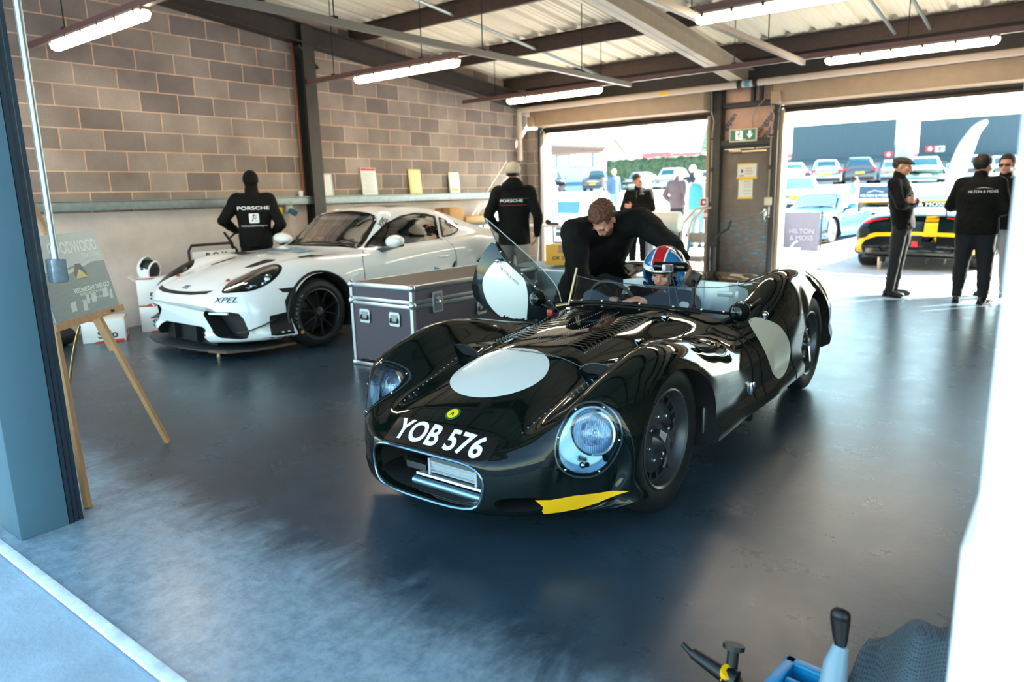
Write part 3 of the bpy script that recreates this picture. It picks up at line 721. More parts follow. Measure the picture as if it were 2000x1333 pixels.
b.box((.27, 1.695, .68), (.44, .012, .27), bev=.004); b.box((.17, 1.685, .71), (.012, .014, .22)); b.box((.32, 1.68, .74), (.1, .01, .035), bev=.004); b.box((.4, 1.684, .70), (.004, .012, .25))
b.lathe([(.085, 0), (.07, .01), (0, .012)], (.46, 1.675, .72), (0, -1, 0), 28); b.build('bulkhead', mALU, lis)
b = MB(); b.lathe([(.16, -.014), (.174, 0), (.16, .014), (.146, 0)], (-.25, 1.24, .70), (0, .92, .38), 36, loop=True); b.box((-.25, 1.24, .70), (.3, .012, .02)); b.build('steering_wheel', mBLK, lis)
b = MB(); b.box((-.25, 1.63, .52), (.42, .10, .46), rot=(R(-12), 0, 0), bev=.04); b.box((-.25, 1.38, .33), (.42, .45, .1), bev=.04); b.build('seat', mBLK, lis)
b = MB(); b.box((.02, 1.35, .42), (.12, .66, .24), bev=.02); b.build('tunnel', mALU, lis)
b = MB(); b.cyl((.345, 1.12, .74), (.275, 1.28, .87), .014, n=10); b.box((.27, 1.29, .875), (.07, .045, .10), rot=(0, R(28), 0), bev=.008); b.build('belt_post', mBLK, lis)
# mirror bar and action camera on the scuttle
CMO = V((.095, .0, -.035))
cm = MB(); cm.tube([(.13, 1.07, .76), (.095, 1.10, .94)], .004, 6); cm.tube([(.20, 1.04, .76), (.13, 1.10, .93)], .004, 6); cm.tube([(.11, 1.10, .90), (.11, 1.10, .985)], .012, 8)
cs = cm.build('mirror_stand', mBLK, lis); cs.location = CMO
cm = MB(); cm.tube([(-.005, 1.12, 1.0), (.005, 1.12, 1.0), (.20, 1.12, 1.0), (.21, 1.12, 1.0)], [.016, .028, .028, .016], 16); cm.build('wide_mirror', mat('gloss_black', '050506', .12), lis, loc=CMO)
cm = MB(); cm.box((.105, 1.075, .995), (.062, .034, .045), bev=.006); cc = cm.build('action_camera', mat('camera_silver', 'b9bcbd', .35, .5), lis, loc=CMO); cc['label'] = 'small silver action camera'
cm = MB(); cm.cyl((.118, 1.06, .998), (.118, 1.052, .998), .015, n=16); cm.box((.118, 1.058, .998), (.036, .006, .036)); cm.build('camera_lens', mat('gloss_black', '050506', .12), cc)
def dome_mirror(p, name, sd):
    b = MB(); b.lathe([(.0, .062), (.03, .055), (.048, .034), (.054, 0)], p, (0, -1, .1), 28); o = b.build(name, mPAINT, lis)
    b = MB(); b.lathe([(.056, -.004), (.058, 0), (.056, .006), (.052, .0)], p, (0, -1, .1), 28, loop=True); b.build('mirror_ring', mCHR, o)
    b = MB(); b.lathe([(.0, -.001), (.053, -.001)], p, (0, -1, .1), 28); b.build('mirror_glass', mCHR, o)
    b = MB(); b.cyl(V(p) + V((-.03 * sd, -.02, -.03)), V(p) + V((-.10 * sd, .03, -.07)), .008, n=8); b.build('mirror_stalk', mBLK, o)
dome_mirror((.665, .98, .752), 'wing_mirror', 1)
# open right-hand door: hinged at its front end, swung out and up
DP = [(-.60, .665), (-.72, .79), (-.86, .90), (-1.00, 1.00), (-1.09, 1.085), (-1.13, 1.08), (-1.19, 1.02), (-1.265, .90), (-1.315, .77), (-1.30, .69), (-1.20, .625), (-1.05, .565), (-.85, .56), (-.70, .585), (-.615, .62)]
def dbulge(x, z): return .07 * (1 - ((x + .95) / .45) ** 2) - .05 * ((z - .8) / .3) ** 2
bb = shape_bm(DP); bmesh.ops.triangulate(bb, faces=bb.faces[:])
for _ in range(5):
    es = [e for e in bb.edges if e.calc_length() > .05]
    if es: bmesh.ops.subdivide_edges(bb, edges=es, cuts=1); bmesh.ops.triangulate(bb, faces=bb.faces[:])
fr_ = {v: v.co.copy() for v in bb.verts}
r = bmesh.ops.extrude_face_region(bb, geom=bb.faces[:])
for v in r['geom']:
    if isinstance(v, bmesh.types.BMVert): x, z = v.co.x, v.co.y; v.co = V((x, 1.12 - dbulge(x, z) + .022, z))
for v, c in fr_.items(): v.co = V((c.x, 1.12 - dbulge(c.x, c.y), c.y))
bmesh.ops.recalc_face_normals(bb, faces=bb.faces[:]); me = bpy.data.meshes.new('door'); bb.to_mesh(me); bb.free()
door = link('door', me, mPAINT, lis, 40); door['label'] = 'open dark green door with a white roundel'
DBV = bvh_of(door)
m = MX.Translation(V((-.995, 0, .76))) @ frame(V((0, -1, 0)), V((1, 0, 0))).to_4x4()
dr_ = [tuple(p) for p in crom([(.17, -.19), (.20, -.05), (.185, .07), (.12, .15), (.02, .195), (-.08, .19), (-.17, .10), (-.195, .02), (-.16, -.09), (-.08, -.17), (0, -.2), (.09, -.21), (.17, -.19)], 50)][:-1]
o = decal('door_roundel', shape_bm(dr_), m, DBV, mROUND, door, .002, .03)
decal('door_text', text_bm('HILTON & MOSS', .027), m @ MX.Translation((.055, .105, 0)) @ MX.Rotation(R(-34), 4, 'Z'), DBV, mat('grey_print', '6a6d6e', .5), door, .004, .01)
b = MB(); top = crom([(-.60, .68), (-.72, .80), (-.86, .912), (-1.0, 1.012), (-1.085, 1.088)], 24); up_ = crom([(-.585, .70), (-.63, .81), (-.78, .945), (-.98, 1.09), (-1.205, 1.245)], 24)
b.rings([[(x, 1.115 - dbulge(x, z), z) for x, z in top], [(x, 1.145, z) for x, z in up_]], cap=False, closed=False); dwn = b.build('door_window', glass_mat('smoked_plexi', 'a9b4b6', .05), door)
b = MB(); b.tube([(x, 1.145, z) for x, z in up_] , .003, 5); b.tube([(-1.205, 1.145, 1.245), (-1.085, 1.11, 1.088)], .003, 5); b.build('window_edge', mat('plexi_bright', 'b9c2c4', .2), dwn)
b = MB(); b.rings([[(x + dx, 1.106 - dbulge(x, z), z + dz) for x, z in top] for dx, dz in ((.012, -.028), (-.01, .016))], cap=False, closed=False); b.build('window_strip', mBLK, dwn)
b = MB()
for k in range(2, 24, 4): x, z = top[k]; b.ball((x, 1.102 - dbulge(x, z), z), .008, u=10, v=6)
b.build('strip_bolts', mCHR, dwn)
b = MB(); b.tube([(x + .035, 1.108 - dbulge(x + .035, z - .045), z - .045) for x, z in top], .0035, 5); b.build('door_crease', mat('lip_polish', '4f5d64', .2, .8), door)
b = MB(); b.ball((-1.03, 1.045, .965), .018, u=12, v=8); b.build('door_knob', mCHR, door)
dome_mirror((-.665, 1.0, .735), 'wing_mirror', -1)
b = MB(); b.box((-.60, 1.04, .64), (.05, .03, .05), bev=.01); b.build('door_hinge', mat('hinge_red', 'b0121c', .3), lis)

# ================================================================ the white coupe racer
PST = [
 (.975, .36, [(0, .50), (.2, .50), (.4, .49), (.5, .475), (.55, .45), (.575, .41), (.575, .34), (.55, .27), (.5, .22), (0, .18)]),
 (.955, .37, [(0, .565), (.25, .56), (.45, .555), (.6, .545), (.70, .52), (.77, .46), (.79, .38), (.78, .28), (.75, .19), (0, .15)]),
 (.90, .37, [(0, .612), (.25, .606), (.45, .605), (.60, .615), (.72, .60), (.81, .52), (.85, .42), (.85, .30), (.83, .17), (0, .14)]),
 (.75, .34, [(0, .685), (.25, .677), (.45, .672), (.58, .705), (.70, .71), (.81, .62), (.87, .48), (.88, .32), (.865, .16), (0, .14)]),
 (.5, .22, [(0, .765), (.25, .755), (.45, .742), (.57, .785), (.70, .80), (.81, .72), (.885, .55), (.90, .34), (.88, .16), (0, .14)]),
 (.25, .08, [(0, .822), (.25, .812), (.46, .792), (.58, .825), (.70, .842), (.81, .77), (.895, .60), (.90, .36), (.88, .16), (0, .15)]),
 (.0, 0, [(0, .862), (.26, .852), (.48, .83), (.60, .845), (.71, .855), (.815, .79), (.895, .62), (.90, .38), (.88, .16), (0, .16)]),
 (-.3, 0, [(0, .892), (.28, .882), (.50, .86), (.61, .857), (.71, .853), (.805, .80), (.88, .66), (.89, .40), (.87, .16), (0, .16)]),
 (-.55, 0, [(0, .915), (.30, .905), (.53, .885), (.63, .872), (.72, .857), (.80, .815), (.862, .68), (.87, .42), (.86, .16), (0, .16)]),
 (-.75, 0, [(0, 1.02), (.30, 1.00), (.53, .935), (.655, .885), (.735, .864), (.80, .825), (.858, .70), (.865, .42), (.855, .16), (0, .16)]),
 (-.95, 0, [(0, 1.145), (.30, 1.13), (.545, 1.06), (.675, .90), (.742, .872), (.803, .832), (.858, .71), (.865, .42), (.855, .16), (0, .16)]),
 (-1.15, 0, [(0, 1.258), (.30, 1.245), (.555, 1.185), (.685, .912), (.748, .884), (.807, .84), (.858, .72), (.865, .42), (.855, .16), (0, .16)]),
 (-1.35, 0, [(0, 1.302), (.30, 1.290), (.55, 1.24), (.692, .922), (.755, .893), (.812, .848), (.86, .73), (.868, .42), (.855, .16), (0, .16)]),
 (-1.6, 0, [(0, 1.318), (.30, 1.306), (.545, 1.255), (.697, .93), (.765, .902), (.82, .857), (.865, .74), (.872, .42), (.857, .16), (0, .16)]),
 (-1.9, 0, [(0, 1.298), (.30, 1.287), (.535, 1.235), (.697, .938), (.775, .914), (.838, .868), (.88, .75), (.88, .43), (.86, .16), (0, .16)]),
 (-2.2, 0, [(0, 1.238), (.29, 1.228), (.51, 1.18), (.685, .952), (.79, .925), (.862, .873), (.905, .75), (.90, .44), (.88, .16), (0, .16)]),
 (-2.5, 0, [(0, 1.155), (.28, 1.146), (.48, 1.105), (.66, .962), (.79, .932), (.875, .873), (.915, .73), (.915, .46), (.89, .18), (0, .16)]),
 (-2.8, 0, [(0, 1.066), (.28, 1.06), (.465, 1.03), (.64, .957), (.77, .922), (.862, .86), (.905, .72), (.905, .48), (.88, .20), (0, .17)]),
 (-3.1, 0, [(0, .988), (.30, .983), (.48, .972), (.62, .94), (.735, .90), (.82, .83), (.87, .70), (.875, .48), (.85, .24), (0, .2)]),
 (-3.35, .02, [(0, .968), (.30, .963), (.50, .95), (.62, .92), (.70, .86), (.77, .78), (.81, .66), (.81, .48), (.79, .30), (0, .26)]),
 (-3.47, .05, [(0, .88), (.30, .875), (.48, .86), (.58, .82), (.65, .77), (.70, .70), (.73, .62), (.73, .50), (.71, .38), (0, .36)]),
]
def car_rings(ST, tmax, pw, NV=150):
    D = np.array([[s, bw] + [c for p in pts for c in p] for s, bw, pts in ST]); S = crom(D, NV); rings = []; n = len(ST[0][2])
    for r in S:
        P = r[2:].reshape(n, 2); P[0, 0] = 0; P[-1, 0] = 0
        Q = np.vstack([[-P[1, 0], P[1, 1]], P, [-P[-2, 0], P[-2, 1]]]); H = np.array(crom(Q, (n + 1) * 4 + 1))[4:-4]
        H[0, 0] = 0; H[-1, 0] = 0
        half = [(max(0, t), -(r[0] - r[1] * (max(0, t) / tmax) ** pw), z) for t, z in H]
        rings.append(half + [(-t, y, z) for t, y, z in half[-2:0:-1]])
    return rings
def porsche_body(par, paint):
    b = MB(); b.rings(car_rings(PST, .9, 3.0)); o = b.build('body', [paint, mWELL, mALU], par, sharp=0); return o

mPW = mat('white_car_paint', 'e6e8ea', .09, coat=.3)
mGLB = mat('gloss_black_trim', '08090a', .12)
mSAT = mat('satin_black', '101113', .42)
mGLS = glass_mat('tinted_glass', '8fa0a6', .07)
mGLC = glass_mat('clear_glass', 'ccd8da', .04)
FX = MX(((1, 0, 0), (0, 0, -1), (0, 1, 0))).to_4x4()          # artwork (across, up) seen from the front
def FS(sd): return (MX(((0, 0, 1), (1, 0, 0), (0, 1, 0))) if sd > 0 else MX(((0, 0, -1), (-1, 0, 0), (0, 1, 0)))).to_4x4()   # artwork (along, up) seen from a side
def poly_frame(pts, nrm):
    c = sum((V(p) for p in pts), V()) / len(pts); f = frame(V(nrm).normalized(), V((1, 0, 0)) if abs(nrm[0]) < .8 else V((0, 1, 0)))
    return MX.Translation(c) @ f.to_4x4(), [tuple((f.transposed() @ (V(p) - c))[:2]) for p in pts]
def smooth_poly(p, n): return [tuple(q) for q in crom(list(p) + [p[0]], n + 1)][:-1]
def inset(poly, k):
    cx = sum(p[0] for p in poly) / len(poly); cy = sum(p[1] for p in poly) / len(poly); return [(cx + (x - cx) * k, cy + (y - cy) * k) for x, y in poly]
def ringpoly(o, i):
    b = bmesh.new(); N = len(o); a = [b.verts.new((x, y, 0)) for x, y in o]; c = [b.verts.new((x, y, 0)) for x, y in i]
    for q in range(N): b.faces.new([a[q], a[(q + 1) % N], c[(q + 1) % N], c[q]])
    return b
def prism_cut(poly, m, h0, h1, mi):
    b = MB(); b.rings([[m @ V((x, y, h)) for x, y in poly] for h in (h0, h1)]); return setmi(b.build('c', [mPAINT, mWELL, mALU]), mi)
def sport_wheel(par, sd, y, r, w_, t, rimm, spokes=10, face='black'):
    c = V((sd * t, y, r)); ax = V((sd, 0, 0)); R0 = r * .70; h = w_ / 2
    b = MB(); b.lathe([(R0, -h), (R0 + .03, -h - .01), (r - .03, -h), (r - .004, -h + .03), (r, 0), (r - .004, h - .03), (r - .03, h), (R0 + .03, h + .01), (R0, h)], c, ax, 48); tw = b.build('wheel', mTYRE, par, sharp=25)
    b = MB(); b.lathe([(R0 + .004, h), (R0 - .008, h + .004), (R0 - .016, h - .01), (R0 - .022, h - .05), (R0 - .03, -h)], c, ax, 48)
    f = frame(ax)
    for k in range(spokes):
        a0 = 2 * math.pi * (k // 2) / (spokes // 2) + .1; off = (1 if k % 2 else -1)
        a1 = a0 + off * math.pi / spokes * .98; a_in = a0 + off * .10
        p0 = f @ V((math.cos(a_in) * .055, math.sin(a_in) * .055, h - .03)); p1 = f @ V((math.cos(a1) * (R0 - .012), math.sin(a1) * (R0 - .012), h - .012)); pm = (p0 * .5 + p1 * .5) + ax * .004
        sd2 = ax.cross(p1 - p0).normalized()
        b.rings([[c + p + sd2 * (e * q) + ax * (g * .012) for e, g in ((-1, -1), (1, -1), (.5, 1), (-.5, 1))] for p, q in ((p0, .016), (pm, .011), (p1, .013))])
    b.lathe([(.0, h - .01), (.03, h - .012), (.055, h - .02), (.06, h - .045)], c, ax, 24); b.build('rim', rimm, tw, sharp=30)
    b = MB(); b.lathe([(.0, -.01), (R0 - .06, -.01), (R0 - .06, -.035)], c, ax, 40); b.box(c + V((0, -.12, .03)), (.07, .07, .16), bev=.01); b.build('brake_disc', mat('brake_steel', '4a4a4c', .35, .8), tw)
    b = MB(); b.lathe([(.0, .0), (.022, 0), (.028, -.01)], c + ax * (h - .005), ax, 20); b.build('centre_lock', mCHR if rimm is not mSAT else mRIM, tw)
    return tw

def build_porsche(root, paint, rimm, livery):
    body = porsche_body(root, paint); me = body.data
    for v in me.vertices: v.co.x *= 1.05
    bv = bvh_of(body)
    HL = [(.57, -.797, .621), (.538, -.727, .669), (.50, -.60, .715), (.56, -.42, .77), (.68, -.33, .803), (.76, -.29, .80), (.81, -.323, .753), (.825, -.42, .679), (.81, -.541, .625), (.77, -.652, .598), (.67, -.761, .594), (.60, -.81, .60)]
    WS = [(-.665, .70, .89), (-.64, .78, .93), (-.565, 1.07, 1.165), (-.50, 1.125, 1.205), (-.355, 1.155, 1.24), (0, 1.175, 1.262)]
    WS = WS + [(-x, y, z) for x, y, z in WS[-2::-1]] + [(.35, .585, .90), (0, .545, .905), (-.35, .585, .90)]
    SW = [(.775, .892), (.84, .935), (.95, 1.01), (1.15, 1.135), (1.39, 1.205), (1.62, 1.228), (1.80, 1.215), (1.955, 1.18), (1.90, 1.03), (1.865, .925), (1.5, .91), (1.2, .90), (.95, .893)]
    QW = [(2.0, 1.165), (2.1, 1.155), (2.24, 1.12), (2.33, 1.075), (2.335, 1.04), (2.26, .995), (2.14, .957), (2.02, .94), (1.91, .935), (1.95, 1.05)]
    IN = [(.36, .40), (.385, .432), (.44, .44), (.70, .44), (.76, .425), (.79, .372), (.815, .24), (.80, .20), (.755, .19), (.60, .205), (.545, .232)]
    cuts = []
    for sd in (-1, 1):
        cuts.append(setmi(arch_cutter(-.015, .37, .385, .33, sd * .58, sd * 1.2), 1)); cuts.append(setmi(arch_cutter(-2.49, .37, .385, .33, sd * .58, sd * 1.2), 1))
        m, p = poly_frame([(sd * x, y, z) for x, y, z in HL], (sd * .35, -.72, .6)); cuts.append(prism_cut(inset(p, .95), m, -.10, .3, 1))
        b = MB(); b.rings([[(sd * x * 1.0, y, z) for x, z in IN] for y in (-1.3, -.66)]); cuts.append(setmi(b.build('c', [mPAINT, mWELL, mALU]), 1))
    MO = [(-.33, .285), (.33, .285), (.40, .26), (.52, .05), (-.52, .05), (-.40, .26)]
    b = MB(); b.rings([[(x, y, z) for x, z in MO] for y in (-1.3, -.80)]); cuts.append(setmi(b.build('c', [mPAINT, mWELL, mALU]), 1))
    m, p = poly_frame(WS, (0, -.5, .86)); cuts.append(prism_cut(inset(p, .94), m, -.62, .35, 1))
    b = MB(); b.rings([[(x, y, z) for y, z in inset(SW, .92)] for x in (-1.2, 1.2)]); cuts.append(setmi(b.build('c', [mPAINT, mWELL, mALU]), 1))
    for sd in (-1, 1):
        b = MB(); b.rings([[(x, y, z) for y, z in inset(QW, .84)] for x in (sd * .3, sd * 1.2)]); cuts.append(setmi(b.build('c', [mPAINT, mWELL, mALU]), 1))
    cut(body, cuts); body.data.shade_smooth(); body.data.set_sharp_from_angle(angle=R(30))
    # glass and its black borders
    g = decal('windscreen', shape_bm(p), m, bv, mGLC, root, .002, .06); decal('screen_border', ringpoly(p, inset(p, .93)), m, bv, mGLB, g, .003, .05)
    b = MB(); b.tube([(-.30, .555, .92), (.05, .60, .955), (.33, .64, .955)], .008, 6); b.tube([(.1, .56, .92), (.38, .66, .955), (.55, .76, .98)], .008, 6); b.build('wiper', mBLK, root)
    for sd in (-1, 1):
        m = MX.Translation(V((sd * 1.5, 0, 0))) @ FS(sd); q = [(sd * y, z) for y, z in SW]
        g = decal('side_window', shape_bm(q), m, bv, mGLS, root, .002, .06); decal('window_border', ringpoly(q, inset(q, .90)), m, bv, mGLB, g, .003, .05)
        b = MB()
        for y, z in inset(SW, .95)[::2]:
            h = bv.ray_cast(V((sd * 1.5, y, z)), V((-sd, 0, 0)))
            if h[0]: b.ball(h[0] + V((sd * .004, 0, 0)), .008, u=8, v=6)
        b.build('window_screws', mRIM, g)
        q = [(sd * y, z) for y, z in QW]; g = decal('quarter_window', shape_bm(q), m, bv, mGLS, root, .002, .05); decal('window_border', ringpoly(q, inset(q, .82)), m, bv, mGLB, g, .003, .04)
        # headlamp
        m, p = poly_frame([(sd * x, y, z) for x, y, z in HL], (sd * .35, -.72, .6)); p = smooth_poly(p, 48)
        g = decal('headlight', shape_bm(p), m, bv, mGLC, root, .002, .03); g['label'] = 'dark almond headlight under clear glass'
        decal('headlight_rim', ringpoly(p, inset(p, .90)), m, bv, mGLB, g, .003, .03)
        b = MB(); a = V((sd * .2, -.85, .35)).normalized(); c = V((sd * .735, -.445, .705))
        b.lathe([(.0, .02), (.03, .015), (.048, 0), (.052, -.012), (.045, -.02)], c, a, 24); b.build('projector_lens', mCHR, g)
        b = MB(); b.box(V((sd * .70, -.585, .645)), (.09, .05, .03), bev=.008); b.box(V((sd * .66, -.62, .632)), (.14, .02, .012), bev=.004); b.box(V((sd * .77, -.50, .655)), (.05, .05, .05), bev=.01); b.build('lamp_modules', mat('lamp_reflector', 'dfe9f2', .16, 1), g)
        # side intake details
        b = MB(); b.grid(lambda u, v: (sd * (.37 + .44 * u), -.74 + .03 * u, .20 + .23 * v), 2, 2); b.build('intake_mesh', mat('mesh_grey', '1c1d20', .6, .3, noise=.5, nscale=160), root)
        b = MB(); b.box((sd * .60, -.875, .425), (.20, .02, .018), rot=(0, 0, R(-22) * -sd), bev=.004); b.build('running_light', mat('drl_white', 'e8ecef', .2), root)
        b = MB(); b.prism([(.70, .19), (.80, .20), (.765, .40), (.745, .41)], .02, MX.Translation(V((0, -.70, 0))) @ FX @ MX.Diagonal((sd, 1, 1, 1))); b.build('intake_vane', mSAT, root)
        b = MB(); rr = [V((sd * .77, -.80, .262)), V((sd * .835, -.72, .272)), V((sd * .90, -.60, .315)), V((sd * .925, -.50, .36))]
        b.rings([[q_ + V((sd * e * .02, -.03 * e, g_ * .006)) for e, g_ in ((-1, -1), (1, -1), (1, 1), (-1, 1))] for q_ in rr]); b.build('canard', mat('carbon_edge', '3a322d', .35, noise=.3, nscale=40), root)
        # black arch edge and flap ahead of the front wheel
        b = MB(); ar = [(R(a), .385) for a in range(-5, 215, 10)]
        pr = []
        for a, r_ in ar:
            yy = .0 - math.cos(a) * .39; zz = .33 + math.sin(a) * .40; h = bv.ray_cast(V((sd * 1.5, yy, zz)), V((-sd, 0, 0)))
            if h[0]: pr.append(h[0])
        b.tube(pr, .014, 6); b.build('arch_edge', mSAT, root)
        q = [(-.27, .60), (-.345, .572), (-.40, .50), (-.40, .40), (-.56, .385), (-.58, .16), (-.36, .16), (-.36, .33), (-.30, .50)]
        decal('arch_panel', shape_bm([(sd * y, z) for y, z in q]), MX.Translation(V((sd * 1.5, 0, 0))) @ FS(sd), bv, mSAT, root, .003, .05)
        q = [(-.43, .615), (-.255, .617), (-.33, .572), (-.40, .58)]; decal('side_vent', shape_bm([(sd * y, z) for y, z in q]), MX.Translation(V((sd * 1.5, 0, 0))) @ FS(sd), bv, mWELL, root, .003, .05)
        # bonnet vents
        q = [(.30, -.40), (.27, -.25), (.27, -.13), (.36, -.085), (.385, -.10), (.36, -.34)]
        decal('bonnet_vent', shape_bm([(sd * x, y) for x, y in q]), MX.Translation(V((0, 0, 2))), bv, mWELL, root, .003, .05)
        q = [(.46, .10), (.49, .25), (.73, .225), (.75, .05)]; decal('bonnet_vent', shape_bm([(sd * x, y) for x, y in q]), MX.Translation(V((0, 0, 2))), bv, mWELL, root, .003, .05)
        h = bv.ray_cast(V((sd * .45, -.662, 2)), V((0, 0, -1)))[0]; b = MB(); b.cyl(h, h + V((0, 0, .01)), .022, n=14); b.ball(h + V((0, 0, .012)), .010, u=8, v=6); b.build('bonnet_pin', mat('pin_red', 'a5262c', .4), root)
        # door shut lines, handle, mirror
        def sideline(pts, r_=.004):
            P = []
            for y, z in crom(pts, 30):
                h = bv.ray_cast(V((sd * 1.6, y, z)), V((-sd, 0, 0)))
                if h[0]: P.append(h[0])
            b = MB(); b.tube(P, r_, 5); b.build('door_seam', mGAP, root)
        sideline([(.72, .875), (.60, .80), (.57, .63), (.56, .45), (.58, .25), (.7, .19), (1.2, .18), (1.7, .2), (1.85, .35), (1.93, .6), (1.92, .82), (1.86, .92)])
        b = MB(); b.box((sd * .915, 1.75, .735), (.02, .20, .028), bev=.009); b.build('door_handle', paint, root)
        q = [(1.855, .60), (1.90, .67), (1.925, .66), (1.90, .58), (1.87, .55)]; decal('side_intake', shape_bm([(sd * y, z) for y, z in q]), MX.Translation(V((sd * 1.5, 0, 0))) @ FS(sd), bv, mWELL, root, .003, .05)
        b = MB(); b.ball((sd * .98, .94, .955), (.135, .085, .068), rot=(0, R(-4 * sd), R(-12 * sd)), u=24, v=14); mo = b.build('wing_mirror', paint, root)
        b = MB(); b.rings([[(sd * x, y + dy, z) for dy, z in ((-.03, z0), (.03, z0), (.03, z1), (-.03, z1))] for x, y, z0, z1 in ((.74, .90, .83, .87), (.86, .92, .85, .905), (1.0, .93, .885, .925), (1.08, .94, .905, .93))]); b.build('mirror_foot', mGLB, mo)
        for y in (0.0, 2.49): sport_wheel(root, sd, y, .333, .25 if y else .235, .775 if not y else .79, rimm)
    # bumper slot, splitter, mouth, plate bits
    sl = [(-.47, .622), (-.44, .595), (-.25, .580), (0, .577), (.25, .580), (.44, .595), (.47, .622), (.42, .618), (.25, .606), (0, .602), (-.25, .606), (-.42, .618)]
    decal('bumper_slot', shape_bm(sl), MX.Translation(V((0, -3, 0))) @ FX, bv, mSAT, root, .003, .04, back=0, maxd=6)
    b = MB(); sp = [(-.88, .35), (-.86, .70), (-.72, .90), (-.40, 1.0), (0, 1.03), (.40, 1.0), (.70, .90), (.84, .70), (.88, .35)]
    b.prism([(x, -s) for x, s in sp], .016, MX.Translation(V((0, 0, .085)))); b.build('splitter', mat('splitter_black', '1d242a', .5), root)
    b = MB(); b.prism([(.52, -.97), (.72, -.91), (.86, -.66), (.90, -.30), (.84, -.30), (.80, -.62), (.66, -.86)], .02, MX.Translation(V((0, 0, .078)))); b.build('skid_block', mat('skid_wood', '5b4439', .6, noise=.3, nscale=20), root)
    b = MB()
    for x in (-.2, .2): b.box((x, -.86, .2), (.012, .06, .16))
    b.grid(lambda u, v: (-.45 + .9 * u, -.83, .11 + .17 * v), 2, 2); b.build('mouth_mesh', mat('mesh_grey', '1c1d20', .6, .3), root)
    b = MB(); b.cyl((.40, -.80, 0), (.40, -.80, .10), .018, n=14); b.cyl((.40, -.80, 0), (.40, -.80, .01), .026, n=14); b.build('air_jack', mat('jack_brass', 'b8a38c', .3, .8), root)
    # cabin: roll cage, seat, dash
    mCG = mat('cage_grey', 'b4b9bd', .35)
    b = MB()
    for sd in (-1, 1):
        b.tube([(sd * .58, .78, .86), (sd * .53, 1.10, 1.17), (sd * .50, 1.35, 1.245), (sd * .50, 1.9, 1.22), (sd * .52, 2.0, .9)], .02, 8)
        b.tube([(sd * .50, 1.9, 1.21), (sd * .15, 1.92, .92)], .018, 8)
    b.tube([(-.50, 1.88, 1.235), (.50, 1.88, 1.235)], .02, 8); b.tube([(-.52, 1.12, 1.19), (.52, 1.12, 1.19)], .02, 8); b.tube([(-.5, 1.2, 1.23), (-.30, .70, .9)], .02, 8)
    b.build('roll_cage', mCG, root)
    b = MB(); b.box((.33, 1.62, 1.0), (.46, .12, .44), rot=(R(-10), 0, 0), bev=.05); b.box((.33, 1.60, 1.12), (.50, .2, .16), bev=.05); b.build('race_seat', mBLK, root)
    b = MB(); b.lathe([(.15, -.012), (.165, 0), (.15, .012), (.14, 0)], (.33, 1.12, .98), (0, .95, .3), 28, loop=True); b.build('steering_wheel', mBLK, root)
    b = MB(); b.box((.02, 1.17, 1.19), (.2, .03, .05), bev=.01); b.build('cabin_mirror', mBLK, root)
    return body, bv

por = thing('race_coupe', 'white track coupe with black bonnet vents and black wheels, parked along the block wall', 'car', (-6.55, 4.22, 0))
pbody, PB = build_porsche(por, mPW, mSAT, 1)
mINK = mat('print_ink', '1b1f24', .4)
fr = MX.Translation(V((0, -3, 0))) @ FX
def pdec(name, b, m, mats, par=None, eps=.003, seg=.03, back=0): return decal(name, b, m, PB, mats, par or por, eps, seg, back=back, maxd=6)
pdec('sponsor_lettering', text_bm('XPEL', .062, .022, .25, xs=1.35), fr @ MX.Translation((.655, .545, 0)), mINK)
pdec('sponsor_lettering', text_bm('XPEL', .036, .022, .25, xs=1.35), fr @ MX.Translation((.06, .633, 0)), mINK)
up = MX.Translation(V((0, 0, 3))) @ MX.Rotation(0, 4, 'Z')
pdec('bonnet_lettering', text_bm('GROUP', .25, .02, .2, xs=.72), up @ MX.Translation((-.08, .28, 0)), mat('teal_ink', '2b93b4', .3), eps=.006, seg=.03)
pdec('bonnet_lettering', shape_bm([(.22, .20), (.33, .20), (.40, .38), (.30, .38)]), up, mat('teal_ink', '2b93b4', .3))
pdec('bonnet_lettering', text_bm('driver development', .13, .005, .2, xs=.62), up @ MX.Translation((-.16, .08, 0)), mat('pale_ink', '6f7a82', .4), eps=.006, seg=.03)
pdec('door_sticker', shape_bm([(1.57, .635), (1.69, .595), (1.57, .59)]), MX.Translation(V((2, 0, 0))) @ FS(1), mat('teal_ink', '2b93b4', .3))
pdec('pillar_lettering', text_bm('XPEL', .07, .02, .2), MX.Translation(V((2, 1.13, 1.145))) @ FS(1) @ MX.Rotation(R(35), 4, 'Z'), mINK, back=.2)
pdec('roof_panel', shape_bm([(-.36, 1.45), (.36, 1.45), (.40, 1.95), (-.40, 1.95)]), up, mat('roof_carbon', '3a3532', .25), seg=.06)
pdec('roof_sticker', shape_bm([(-.45, 1.2), (-.33, 1.19), (-.33, 1.23), (-.45, 1.24)]), up, mat('sticker_orange', 'd65a33', .4))
c = V((.775, 0, .333))
for tx, a0, sz, cm_ in (('MICHELIN', 200, .042, mat('tyre_print', '8b8f93', .5)),):
    for i, ch in enumerate(tx):
        a = R(a0 - i * 9); r_ = .272; b = text_bm(ch, sz, .01); m = MX.Translation(c + V((.1195 + .0095, -math.cos(a) * -r_, math.sin(a) * -r_ * -1))) @ FS(1) @ MX.Rotation(a - R(90), 4, 'Z')
        flat('tyre_lettering', b, m, cm_, por)
a = R(214); flat('tyre_mark', shape_bm(rrect(.036, .03, .006)), MX.Translation(c + V((.129, math.cos(a) * .272, math.sin(a) * .272))) @ FS(1), mat('tyre_yellow', 'e2a21a', .4), por)

